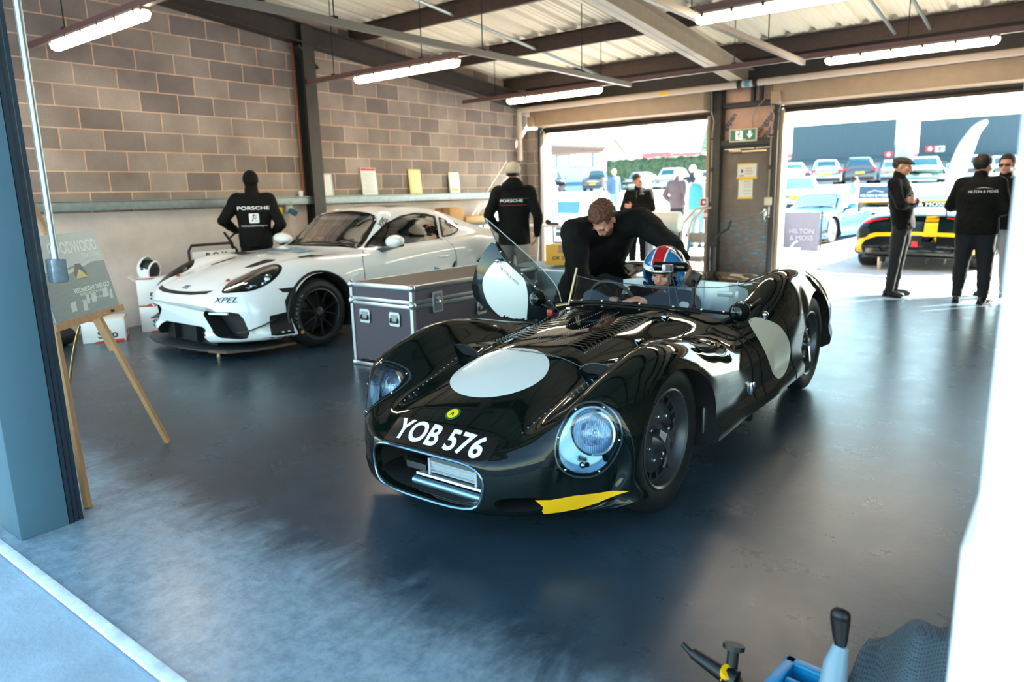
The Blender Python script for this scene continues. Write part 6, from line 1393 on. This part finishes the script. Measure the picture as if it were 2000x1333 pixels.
b = MB(); b.cyl((.02, -.01, .09), (.03, -.02, .115), .022, n=14); b.build('collar', mYEL, t); b = MB(); b.cyl((.035, .0, .08), (.04, .02, .16), .016, n=12); b.cyl((.04, .02, .16), (.041, .024, .172), .03, n=16); b.build('button', mBLK, t); b = MB(); b.cyl((.04, -.02, .02), (.04, -.02, .09), .03, n=16); b.build('handle', mBLK, t)

# ================================================================ outside
mGLF = mat('far_glass', '35606b', .08)
mWTY = mat('far_tyre', '17181a', .7)
mPLY, mPLW = mat('plate_yellow', 'e0b020', .4), mat('plate_white', 'e4e4e2', .4)
mLR, mLC = mat('tail_red', 'b81f1f', .2), mat('lamp_clear', 'dfe6ea', .1, .5)
def far_car(name, label, px, D, rz, style, paint, L=4.4, Wd=1.82, H=1.55, plate=None, group=None, lift=0, px_dz=0):
    p = W(px, 370, D); t = thing(name, label, 'car', (p.x, p.y, gz(p.y) + lift), R(rz + (17 if D > 30 else 0)), group); hw = Wd / 2
    hood = {'hatch': .58, 'suv': .62, 'saloon': .60, 'pickup': .60, 'sports': .62}[style]; c0, c1, c2, c3 = {'hatch': (.26, .40, .82, .95), 'suv': (.27, .39, .88, .97), 'saloon': (.28, .42, .70, .86), 'pickup': (.28, .38, .58, .63), 'sports': (.30, .44, .64, .92)}[style]
    deck = {'hatch': .62, 'suv': .64, 'saloon': .64, 'pickup': .62, 'sports': .62}[style]
    ST = []
    def sec(f, top, roof, wt, k=1.0, bot=.13):
        b_ = hood if f < .5 else deck
        ST.append((f, [(0, top), (wt * .5, top - .008), (wt, top - .035), (.86 if roof else wt + (.93 - wt) * .4, b_ if roof else top - .05), (.93, b_ - .04 if roof else top - .08), (.98 * k, .50), (1.0 * k, .40), (.99 * k, .25), (.95 * k, bot), (0, bot)]))
    sec(0, .40, 0, .55, .80, .2); sec(.015, .47, 0, .60, .9, .15); sec(.06, hood - .06, 0, .66, .97); sec(.15, hood - .01, 0, .70); sec(c0, hood + .02, 0, .72); ST[-1][1][3] = (.86, hood)
    sec(c1, .965, 1, .66); sec((c1 + c2) / 2, 1.0, 1, .66); sec(c2, .975, 1, .64)
    if style in ('saloon', 'pickup', 'sports'): sec(c3, deck + .02, 0, .70); sec(.985, deck - .02, 0, .70, .95); sec(1.0, deck - .14, 0, .62, .86, .25)
    else: sec(c3, deck + .10, 1, .66, .98); sec(.985, deck - .05, 0, .66, .95); sec(1.0, deck - .14, 0, .60, .9, .25)
    D_ = np.array([[f] + [c for q in pts for c in q] for f, pts in ST]); NV = 44; S = crom(D_, NV); n = 10
    fs = [f for f, _ in ST]; rr = []; fr_ = []
    for r in S:
        P = r[1:].reshape(n, 2); P[0, 0] = P[-1, 0] = 0; half = [tuple(q) for q in crom(P, 28)]; half = [(max(0, a) * hw, (r[0] - .22) * L, z * H) for a, z in half]; rr.append(half + [(-a, y, z) for a, y, z in half[-2:0:-1]]); fr_.append(r[0])
    bd, gl = MB(), MB(); vb = [[bd.bm.verts.new(q) for q in r] for r in rr]; N = len(rr[0])
    for i in range(NV - 1):
        f = (fr_[i] + fr_[i + 1]) / 2
        for k in range(N):
            k2 = (k + 1) % N; kk = min(k, N - 1 - k); g = False
            if c0 + .015 < f < c1 - .012 and kk < 5: g = True
            if c2 + .02 < f < c3 - .01 and kk < 5 and style != 'pickup' or style == 'pickup' and c2 + .005 < f < c3 and kk < 5: g = True
            if c1 - .02 < f < c2 + .02 and 6 <= kk <= 7: g = True
            if g: gl.face([gl.bm.verts.new(q.co) for q in (vb[i][k], vb[i][k2], vb[i + 1][k2], vb[i + 1][k])])
            else: bd.face([vb[i][k], vb[i][k2], vb[i + 1][k2], vb[i + 1][k]])
    bd.face(vb[0][::-1]); bd.face(vb[-1]); bd.build('body', paint, t, sharp=40); gl.build('window', mGLF, t, sharp=40, weld=.001)
    for sy in (0, .60 * L):
        for sd in (-1, 1):
            b = MB(); r = .215 * H; c = (sd * (hw - .1), sy, r); b.lathe([(r * .6, -.1), (r * .95, -.1), (r, -.07), (r, .07), (r * .95, .105), (r * .6, .108)], c, (sd, 0, 0), 24); w_ = b.build('wheel', mWTY, t)
            b = MB(); b.lathe([(0, .09), (r * .2, .1), (r * .6, .1), (r * .62, .108)], c, (sd, 0, 0), 20); b.build('rim', mLC, w_)
    yf, yb = -.22 * L, .78 * L
    for sd in (-1, 1):
        b = MB(); b.box((sd * hw * .72, yf + .10, hood * H - .16), (.34, .10, .11), rot=(0, 0, R(25 * sd)), bev=.03); b.build('headlamp', mLC, t)
        b = MB(); b.box((sd * hw * .84, yb - .07, deck * H - .16), (.26, .12, .14), bev=.03); b.build('tail_lamp', mLR, t)
        b = MB(); b.ball((sd * (hw + .10), (c0 + .04 - .22) * L, hood * H + .08), (.10, .06, .07), u=12, v=8); b.build('wing_mirror', paint, t)
    b = MB(); b.box((0, yf + .03, .30 * H), (Wd * .62, .06, .16), bev=.03); b.build('grille', mSAT, t); b = MB(); b.box((0, yb - .0, .20 * H), (Wd * .86, .10, .18), bev=.03); b.build('bumper_insert', mSAT, t)
    b = MB(); b.box((0, yb + .012, (.42 if style != 'pickup' else .34) * H), (.52, .02, .12)); b.build('number_plate', plate or mPLY, t); b = MB(); b.box((0, yf - .012, .28 * H), (.52, .02, .12)); b.build('number_plate', mPLW, t)
    if style == 'pickup':
        b = MB(); b.box((0, yb - .55, deck * H + .01), (Wd * .9, 1.0, .06), bev=.02); b.build('tonneau', mSAT, t); flat('tailgate_lettering', text_bm('RANGER', .2, .03, xs=1.5), MX.Translation(V((0, yb + .006, .47 * H))) @ MX.Rotation(R(180), 4, 'Z') @ FX, mLC, t)
    return t
P_ = lambda n, c: mat('car_' + n, c, .12, coat=.3)
GC = None
far_car('suv', 'black and white boxy car parked at the far left of the car park', 1082, 60, 24, 'suv', P_('black', '30363c'), 4.1, 1.85, 1.75)
far_car('pickup_truck', 'dark pickup with a yellow plate parked in front of the cottage', 1173, 66, 184, 'pickup', P_('graphite', '4c535a'), 5.2, 1.9, 1.85)
far_car('hatchback', 'grey green hatchback facing out beside the pickup', 1241, 60, -8, 'hatch', P_('grey_green', '7d8d90'), 4.3, 1.85, 1.5)
far_car('family_car', 'white car facing out by the hedge, behind the person in the zip jacket', 1302, 54, -8, 'suv', P_('white', 'e2e6ea'), 4.4, 1.9, 1.6)
far_car('family_car', 'pale blue car by the hedge, mostly hidden behind three walkers', 1368, 60, -6, 'hatch', P_('pale_blue', 'b9c6d2'), 4.4, 1.85, 1.5)
far_car('hatchback', 'white car with a yellow rear plate cut by the frame of the right doorway', 1538, 48, 186, 'hatch', P_('white', 'e2e6ea'), 4.4, 1.85, 1.45)
far_car('suv', 'silver grey car with low yellow plate, left of the dark one', 1604, 47, 182, 'suv', P_('silver', '98a1a8'), 4.4, 1.8, 1.55)
far_car('suv', 'dark grey car with a high yellow plate in the car park row', 1668, 47, 180, 'suv', P_('dark_grey', '4a5862'), 4.5, 1.85, 1.65)
far_car('saloon_car', 'silver saloon behind the dark blue banner board', 1736, 47, 178, 'saloon', P_('silver', '98a1a8'), 4.7, 1.85, 1.45)
far_car('grand_tourer', 'pale green grand tourer facing out beside the flat cap', 1803, 38, -6, 'saloon', P_('pale_green', '7fa6a0'), 4.8, 1.95, 1.40)
far_car('suv', 'white car behind the feather flag', 1888, 45, -4, 'suv', P_('white', 'e2e6ea'), 4.6, 1.9, 1.65)
far_car('saloon_car', 'white car at the far right of the car park row', 1962, 42, -4, 'saloon', P_('white', 'e2e6ea'), 4.6, 1.85, 1.45)
far_car('sports_car', 'low white sports car standing behind the pale blue coupe', 1548, 27, 200, 'sports', P_('white', 'e2e6ea'), 4.4, 1.85, 1.25)
far_car('sports_car', 'low white sports car by the left door frame, only a wheel showing', 1082, 19, 20, 'sports', P_('white', 'e2e6ea'), 4.4, 1.85, 1.25)
far_car('sports_car', 'low white sports car behind the stout person at the right edge', 1990, 17, 10, 'sports', P_('white', 'e2e6ea'), 4.4, 1.85, 1.2)

# pale blue coupe: the white coupe's shape again with its own paint and rims
blue = thing('track_coupe', 'pale blue coupe facing the right shutter opening behind the banner barrier', 'car', (-5.42, 18.6, gz(18.6) - .02), R(-9)); mPB = mat('pale_blue_paint', '3b86bd', .1, coat=.3)
build_porsche(blue, mPB, mat('silver_rim', 'c6ccd2', .25, .8), 0)
blue.scale = (.93, .93, .93)

# dark car with yellow stripes seen from behind
EST = [
 (0, [(0, .80), (.3, .80), (.5, .795), (.62, .775), (.72, .73), (.80, .66), (.84, .56), (.83, .45), (.78, .38), (0, .38)]),
 (.10, [(0, .90), (.3, .895), (.5, .885), (.64, .862), (.76, .815), (.86, .73), (.91, .60), (.905, .44), (.86, .30), (0, .28)]),
 (.4, [(0, .95), (.3, .945), (.5, .93), (.66, .91), (.78, .872), (.88, .79), (.945, .62), (.945, .42), (.90, .2), (0, .18)]),
 (.9, [(0, 1.0), (.28, .995), (.45, .97), (.64, .93), (.78, .90), (.885, .81), (.945, .62), (.945, .42), (.90, .16), (0, .16)]),
 (1.5, [(0, 1.12), (.28, 1.11), (.45, 1.05), (.62, .93), (.76, .89), (.86, .80), (.92, .6), (.92, .4), (.88, .15), (0, .15)]),
 (2.0, [(0, 1.21), (.30, 1.20), (.48, 1.14), (.66, .92), (.75, .88), (.84, .79), (.90, .6), (.90, .4), (.87, .15), (0, .15)]),
 (2.5, [(0, 1.19), (.30, 1.18), (.48, 1.11), (.66, .89), (.75, .86), (.84, .78), (.90, .6), (.90, .4), (.87, .15), (0, .15)]),
 (3.1, [(0, .93), (.30, .92), (.5, .88), (.66, .84), (.76, .82), (.85, .75), (.92, .56), (.92, .38), (.89, .15), (0, .15)]),
 (3.9, [(0, .72), (.30, .71), (.5, .69), (.64, .68), (.74, .66), (.83, .58), (.88, .46), (.88, .32), (.85, .15), (0, .15)]),
 (4.35, [(0, .45), (.2, .45), (.3, .44), (.4, .42), (.46, .40), (.5, .36), (.5, .32), (.48, .28), (.44, .24), (0, .22)])]
em = thing('striped_racer', 'black and dark green car with yellow stripes and a large rear wing, seen from behind', 'car', (-2.04, 13.35, 0))
b = MB(); b.rings([[(x, -y, z) for x, y, z in r] for r in car_rings([(s, 0, p) for s, p in EST], .95, 3)]); eb = b.build('body', [mat('emerald_black', '0b1d1c', .06), mWELL, mALU], em, sharp=0); EB = bvh_of(eb)
cs = []
for sd in (-1, 1):
    for y in (.72, 3.3): cs.append(setmi(arch_cutter(-y, .37, .36, .33, sd * .55, sd * 1.2), 1))
cut(eb, cs); eb.data.shade_smooth(); eb.data.set_sharp_from_angle(angle=R(30))
eR = MX.Translation(V((0, -3, 0))) @ FX
def ed(name, poly, m, eps=.003): return decal(name, shape_bm(poly), eR, EB, m, em, eps, .04, back=0, maxd=7)
ed('centre_stripe', [(.10, .40), (.30, .40), (.32, .95), (.14, .95)], mYEL)
for sd in (-1, 1):
    ed('yellow_edge', [(sd * x, y) for x, y in [(.90, .28), (.905, .44), (.80, .56), (.60, .62), (0, .64), (0, .58), (.58, .56), (.74, .50), (.80, .42), (.80, .28)]], mYEL, .004)
    ed('air_outlet', [(sd * x, y) for x, y in [(.86, .68), (.78, .72), (.70, .70), (.68, .60), (.74, .54), (.84, .52)]], mWELL, .005)
    ed('tail_light', [(sd * x, y) for x, y in [(.87, .775), (.80, .825), (.60, .845), (.42, .86), (.42, .85), (.60, .828), (.72, .78)]], mat('tail_red_lit', 'c9181c', .2, emit=.6), .005)
ed('lower_panel', [(-.80, .40), (-.70, .52), (-.3, .565), (.3, .565), (.70, .52), (.80, .40), (.78, .36), (-.78, .36)], mGLB, .003)
b = MB(); b.box((0, .12, .22), (1.55, .3, .02), bev=.004); b.box((0, .06, .30), (1.5, .1, .14), bev=.02)
for x in (-.45, -.2, .2, .45): b.box((x, .05, .18), (.012, .25, .1))
b.build('diffuser', mGLB, em)
for sd in (-1, 1):
    b = MB(); b.lathe([(.045, .0), (.065, -.01), (.072, .02), (.066, .06)], (sd * .45, .02, .37), (0, -1, 0), 24); b.build('exhaust', mRIM, em); b = MB(); b.lathe([(0, .0), (.05, .0)], (sd * .45, .0, .37), (0, -1, 0), 20); b.build('exhaust_bore', mWELL, em)
    for y in (.72, 3.3): sport_wheel(em, sd, y, .335, .30, .79, mSAT)
b = MB(); b.box((.0, -.02, .44), (.1, .03, .1), bev=.01); b.build('rain_light', mLR, em); b = MB(); b.box((.22, -.015, .43), (.2, .02, .1)); b.build('tow_panel', mGLB, em)
b = MB(); b.prism([(-.16, 0), (.16, .015), (.15, .04), (-.05, .03)], 1.72, MX.Translation(V((-.86, .02, 1.055))) @ MX(((0, 0, 1), (1, 0, 0), (0, 1, 0))).to_4x4()); b.box((0, -.145, 1.085), (1.72, .02, .085), bev=.004); wg = b.build('rear_wing', mGLB, em); b = MB(); b.box((0, -.145, 1.135), (1.74, .035, .022)); b.build('wing_stripe', mYEL, wg)
flat('wing_lettering', text_bm('HILTON & MOSS', .085, .02, xs=1.3), MX.Translation(V((0, -.158, 1.082))) @ FX, mPRW, wg)
for sd in (-1, 1): b = MB(); b.box((sd * .87, .06, 1.06), (.012, .36, .18), bev=.004); b.build('end_plate', mGLB, wg); b = MB(); b.box((sd * .4, .16, .98), (.02, .12, .2)); b.build('wing_post', mGLB, wg)
b = MB(); b.cyl((-.52, .10, 0), (-.52, .10, .22), .03, n=14); b.cyl((.6, .1, 0), (.6, .1, .22), .03, n=14); b.build('air_jack', mat('jack_brass', 'b8a38c', .3, .8), em)

# banner barrier, power box, feather flag, banner board
t = thing('banner_barrier', 'navy and white cafe barrier banner outside the right shutter opening', 'barrier', (-4.5, 15.6, gz(15.6)))
for x in (-.38, .40): b = MB(); b.cyl((x, 0, .0), (x, 0, .90), .022, n=12); b.build('post', mat('barrier_post', '5d5f66', .3, .7), t); b = MB(); b.lathe([(0, .03), (.05, .025), (.16, .005), (.16, 0)], (x, 0, 0), n=24); b.build('base', mat('barrier_base', 'a8acae', .3, .6), t)
b = MB(); b.grid(lambda u, v: (-.35 + .72 * u, .018 * math.sin(22 * u) * (1 - v), .08 + .80 * v), 40, 6); bn = b.build('banner', mat('banner_pale', '83828f', .7), t); flat('banner_print', text_bm('HILTON\n& MOSS', .14, 0), MX.Translation(V((0.02, -.03, .42))) @ FX, mat('banner_print_white', 'b9b7c2', .6), t)
b = MB(); b.rings([[(-.44, -.1, .05), (-.44, -.1, .86)], [(-.42, -.12, .05), (-.42, -.12, .86)], [(-.86, .5, .05), (-.86, .5, .86)]], closed=False, cap=False); b.build('banner', mat('banner_navy', '2b3346', .7), t)
t = thing('power_box', 'pale grey power box standing on the ground beside the right door frame', 'box', (-3.86, 12.7, 0), R(6)); b = MB(); b.box((0, 0, .17), (.30, .26, .34), bev=.012); b.build('cabinet', mat('box_grey', 'a9b3ab', .5), t); b = MB(); b.box((0, 0, .355), (.36, .32, .03), bev=.01); b.build('lid', mat('lid_grey', 'b9c4c6', .5), t); b = MB(); b.tube([(.02, 0, .36), (.08, .02, .46), (.14, 0, .5)], .012, 6); b.build('cable', mNW, t)
for k, (x, y) in enumerate(((-3.52, 12.75), (-3.42, 12.95))): b = MB(); b.lathe([(0, 0), (.045, 0), (.045, .03), (.02, .04), (.016, .22), (.024, .24), (.024, .3), (0, .3)], (x, y, 0), n=14); label_(b.build('jack_stand', mat('stand_pale', 'b6c2c6', .4, .5)), ('slim grey stand beside the power box', 'slim grey stand farther from the door, beyond the power box')[k], 'stand')
fb = W(1838, 388, 24); t = thing('feather_flag', 'tall white feather flag in front of the dark blue buildings', 'flag', (fb.x, fb.y, gz(fb.y))); fl = W(1833, 385, 24).z - gz(fb.y)
ou = [((x - 1832) * .0172, fl + (385 - y_) * .0172) for x, y_ in ((1832, 387), (1838, 350), (1845, 315), (1855, 285), (1872, 258), (1885, 248), (1895, 246), (1896, 252), (1886, 270), (1879, 300), (1869, 345), (1862, 380), (1848, 385))]; ou = smooth_poly(ou, 60)
b = MB(); b.prism(ou, .012, FX @ MX.Translation((0, 0, -.006))); b.build('sail', mat('flag_white', 'eef0f2', .7), t); b = MB(); b.tube([(-.03, 0, 0), (-.03, 0, fl)] + [((x - 1833.5) * .0172, 0, fl + (385 - y_) * .0172) for x, y_ in ((1838, 350), (1845, 315), (1855, 285), (1872, 257), (1885, 246), (1896, 244))], .018, 6); b.box((0, 0, .02), (.5, .5, .04)); b.build('pole', mat('flag_pole', '5b6470', .4), t)
flat('flag_lettering', text_bm('HILTON & MOSS', .22, .0), MX.Translation(V((.44, -.02, fl + 1.05))) @ FX @ MX.Rotation(R(74), 4, 'Z'), mat('flag_print', 'c9d6df', .6), t)
bp = W(1708, 376, 22); t = thing('banner_board', 'dark blue banner board with white lettering behind the wing of the striped car', 'banner', (bp.x, bp.y, bp.z)); b = MB(); b.box((0, 0, 0), (.88, .03, .38)); b.build('board', mat('banner_blue', '274a63', .6), t); b = MB()
for x in (-.42, .42): b.box((x, .01, -.6), (.03, .03, .9))
b.build('frame', mSTEEL, t); flat('banner_lettering', text_bm('HILTON & MOSS', .105, .01), MX.Translation(V((0, -.017, -.10))) @ FX, mPRW, t); b = MB(); b.tube([(-.2, -.02, .0), (0, -.02, .06), (.25, -.02, .01)], .008, 5); b.build('swoosh', mPRW, t)

# buildings, hedge, trees
mCLAD = mat('cladding_blue', '2f4957', .6, noise=.18, nscale=4, stretch=(6, 1, .25)); mLOW = mat('low_wall_grey', '8fa3b5', .7); mROOFT = mat('roof_tiles', 'b58f7e', .8)
def grow(name, label, px0, px1, D, cat): 
    a, c = W(px0, 365, D), W(px1, 365, D); t = thing(name, label, cat, ((a.x + c.x) / 2, a.y, gz(a.y))); return t, abs(c.x - a.x) * 1.0
def zat(px, py, y): d = W(px, py, 1) - CAM_P; return (CAM_P + d * ((y - CAM_P.y) / d.y))
def hall(name, label, y, pxl, pxr, py_t, py_b, sign_px, gable=None):
    A = zat(pxl, (py_t[0] + py_b[0]) / 2, y); B_ = zat(pxr, (py_t[1] + py_b[1]) / 2, y); zt = zat(pxl, py_t[0], y).z; zb = zat(pxl, py_b[0], y).z; g0 = gz(y); cx = (A.x + B_.x) / 2; w_ = B_.x - A.x
    t = thing(name, label, 'building', (cx, y, g0)); b = MB(); b.box((0, .2, (zt + zb) / 2 - g0), (w_, .4, zt - zb)); b.box((0, -.05, zb - g0), (w_ + .3, .6, .25)); b.build('cladding', mCLAD, t)
    b = MB(); b.box((.0, 4, (zb - g0) / 2), (w_ * .97, 7.5, zb - g0)); b.build('lower_wall', mLOW, t); b = MB(); b.box((0, 4.2, zt - g0 - .2), (w_ * .97, 7.5, .3)); b.box((-w_ * .485, 4.2, (zt + zb) / 2 - g0), (.2, 7.5, zt - zb)); b.box((w_ * .485, 4.2, (zt + zb) / 2 - g0), (.2, 7.5, zt - zb)); b.build('roof', mat('roof_pale', 'c8ccd0', .6), t)
    b = MB(); b.box((-.25 * w_, .12, (zb - g0) / 2), (.08, .1, zb - g0)); b.box((.0, .05, .9), (w_ * .95, .1, .25)); b.build('dado', mat('dado_teal', '2f6f86', .6), t)
    for spx, m_, col in sign_px:
        S = zat(spx, py_b[1] - 9, y); k = abs(zat(spx + 10, 300, y).x - S.x) / 10; b = MB(); b.box((S.x - cx, -.06, S.z - g0), (17 * k, .06, 12 * k)); so = b.build('sign', col, t); flat('sign_oval', shape_bm(ell(3.4 * k, 4.6 * k, 20)), MX.Translation(V((S.x - cx, -.095, S.z - g0))) @ FX, m_, so)
    return t, cx, g0
mSR = mat('sign_red', 'd0353d', .5); mSB = mat('sign_white', 'e6eaf0', .5)
hall('clad_hall', 'wide dark blue clad hall, the left one of two beyond the car park', 58, 1547, 1748, (248, 237), (320, 311), [(1736, mSB, mSR)])
hall('clad_hall', 'wide dark blue clad hall, the right one of two behind the feather flag', 60, 1795, 2060, (236, 224), (312, 300), [(1817, mSB, mSR), (1836, mat('sign_blue', '5f86b5', .5), mSB)])
y = 73.5; A, B_ = zat(1040, 335, y), zat(1174, 335, y); g0 = gz(y); ze = zat(1110, 298, y).z - g0; zt = zat(1110, 273, y).z - g0; cx = (A.x + B_.x) / 2; w_ = B_.x - A.x
t = thing('cottage', 'pale grey cottage with a tiled roof seen through the left doorway', 'building', (cx, y, g0)); b = MB(); b.box((0, 2.6, ze / 2), (w_, 5.2, ze)); b.prism([(0, ze), (5.2, ze), (2.6, zt - .05)], w_ - .02, MX.Translation(V((-w_ / 2 + .01, 0, 0))) @ MX(((0, 0, 1), (1, 0, 0), (0, 1, 0))).to_4x4()); b.build('wall', mat('cottage_wall', 'a3b3c6', .8), t)
b = MB(); b.rings([[(-w_ / 2 - .3, -.4, ze - .1), (w_ / 2 + .3, -.4, ze - .1)], [(-w_ / 2 - .3, 2.6, zt + .12), (w_ / 2 + .3, 2.6, zt + .12)], [(-w_ / 2 - .3, 5.6, ze - .1), (w_ / 2 + .3, 5.6, ze - .1)]], closed=False, cap=False); rf = b.build('roof', mROOFT, t); rf.modifiers.new('s', 'SOLIDIFY').thickness = .2
n_ = mROOFT.node_tree.nodes; l_ = mROOFT.node_tree.links; g_ = n_.new('ShaderNodeTexCoord'); mp_ = n_.new('ShaderNodeMapping'); mp_.inputs['Scale'].default_value = (1, 1.3, 1); br = n_.new('ShaderNodeTexBrick'); l_.new(g_.outputs['Object'], mp_.inputs[0]); l_.new(mp_.outputs[0], br.inputs[0]); br.inputs['Scale'].default_value = 1; br.inputs['Brick Width'].default_value = .30; br.inputs['Row Height'].default_value = .36; br.inputs['Mortar Size'].default_value = .05; br.inputs['Color1'].default_value = srgb('b48f7e'); br.inputs['Color2'].default_value = srgb('a5806f'); br.inputs['Mortar'].default_value = srgb('4a3a34'); l_.new(br.outputs[0], n_['Principled BSDF'].inputs['Base Color'])
for a_, c_ in ((1050, 1087), (1113, 1158)):
    p, q = zat(a_, 301, y), zat(c_, 325, y); b = MB(); b.box(((p.x + q.x) / 2 - cx, -.06, (p.z + q.z) / 2 - g0), (q.x - p.x, .12, p.z - q.z)); fo = b.build('window', mat('window_frame_grey', '5c6f80', .5), t); b = MB(); xw = q.x - p.x
    b.box(((p.x + q.x) / 2 - cx - xw * .36, -.14, (p.z + q.z) / 2 - g0), (xw * .18, .04, (p.z - q.z) * .9)); b.box(((p.x + q.x) / 2 - cx + xw * .13, -.14, (p.z + q.z) / 2 - g0), (xw * .68, .04, (p.z - q.z) * .9)); b.build('pane', mat('pane_pale', 'dfe9ef', .15), fo)
b = MB(); b.box((w_ * .06, -.05, 1.0), (w_ * .9, .1, .42)); b.build('dado', mat('dado_teal', '2f6f86', .6), t)
b = MB(); p, q = zat(1190, 318, 72), zat(1420, 346, 72); N = 90
random.seed(3)
def hedge(x0, x1, z0, z1, y0, name, label, m, d_=1.6):
    b = MB(); cx = (x0 + x1) / 2
    def fn(u, v):
        a = v * math.pi; yy = -math.cos(a) * d_ / 2; zz = (z1 - z0) * min(1, math.sin(a) * 1.6 + .0); n = .07 * math.sin(37 * u + 9 * v) + .05 * math.sin(81 * u - 5 * v) + random.uniform(-.07, .07)
        return ((x1 - x0) * (u - .5), yy + n, max(0, zz + n))
    b.grid(fn, 160, 14); o = b.build(name, m, None, sharp=0, loc=(cx, y0, z0)); tag(o, label, 'hedge'); return o
mHG = mat('hedge_green', '46583f', .9, noise=.7, nscale=3)
hedge(p.x, q.x, gz(72), p.z + .2, 72, 'hedge', 'long clipped green hedge behind the cars in the left doorway', mHG)
a = zat(1520, 330, 75); hedge(a.x - 2, a.x + 3.2, gz(75), zat(1530, 312, 75).z, 75, 'hedge', 'grey green bush beside the left clad hall', mat('bush_green', '5d7066', .9, noise=.5, nscale=6))
for px0, px1, D_, l in ((1254, 1310, 100, 'red topped white trailer above the hedge, the left one'), (1314, 1370, 100, 'red topped white trailer above the hedge, the right one'), (1522, 1546, 100, 'red topped trailer seen left of the clad hall'), (1750, 1800, 100, 'red topped trailer seen between the two clad halls')):
    p, q = zat(px0, 302, D_), zat(px1, 313, D_); t = thing('trailer', l, 'trailer', ((p.x + q.x) / 2, D_, gz(D_))); h = p.z - gz(D_); b = MB(); b.box((0, 1.2, h * .5 + .5), (q.x - p.x, 2.4, h - 1.4)); b.build('box', mat('trailer_white', 'e4e4e6', .5), t); b = MB(); b.box((0, 1.2, h - .35), (q.x - p.x + .1, 2.5, p.z - q.z)); b.build('top', mat('trailer_red', 'c25560', .5), t)
    for x in (-.3, .3): b = MB(); b.cyl(((q.x - p.x) * x, .0, .5), ((q.x - p.x) * x, .4, .5), .5, n=16); b.build('wheel', mWTY, t)
random.seed(11)
mBARK = mat('bare_bark', 'a99c8d', .9)
def bare_tree(px, D, h, label, m=None):
    p = W(px, 340, D); b = MB()
    def br(p0, d, L, r, k):
        pts = [p0]; 
        for i in range(4): d = (d + V((random.uniform(-.18, .18), random.uniform(-.18, .18), random.uniform(-.02, .12)))).normalized(); pts.append(pts[-1] + d * L / 4)
        b.tube(pts, [r * (1 - .18 * i) for i in range(5)], 5)
        if k:
            for i in range(2, 5):
                for _ in range(2): br(pts[i], (d + V((random.uniform(-.8, .8), random.uniform(-.8, .8), random.uniform(0, .5)))).normalized(), L * .55, r * .42, k - 1)
    br(V((0, 0, 0)), V((0, 0, 1)), h * .55, h * .016, 3); o = b.build('bare_tree', m or mBARK, None, sharp=0, loc=(p.x, p.y, gz(p.y))); return tag(o, label, 'tree', 'bare trees beyond the hedge')
for i, px in enumerate((1200, 1230, 1260, 1290, 1320, 1350)): bare_tree(px, 120 + 22 * (i % 2), 15 + (i * 5) % 4, 'slender leafless tree in the row beyond the hedge')
p = W(1381, 330, 110); b = MB(); b.cyl((0, 0, 0), (0, 0, 3), .25); t = thing('conifer', 'green conifer at the right side of the left doorway view', 'tree', (p.x, p.y, gz(p.y))); b.build('trunk', mBARK, t); b = MB()
for k in range(90):
    z = 1.5 + 8 * (k / 90); r = 1.9 * (1 - k / 95); a = k * 2.4; b.ball((r * .6 * math.cos(a), r * .6 * math.sin(a), z), (r * .55 + .15, r * .55 + .15, .5), u=8, v=6)
b.build('foliage', mat('conifer_green', '6d8f76', .9, noise=.5, nscale=4), t)
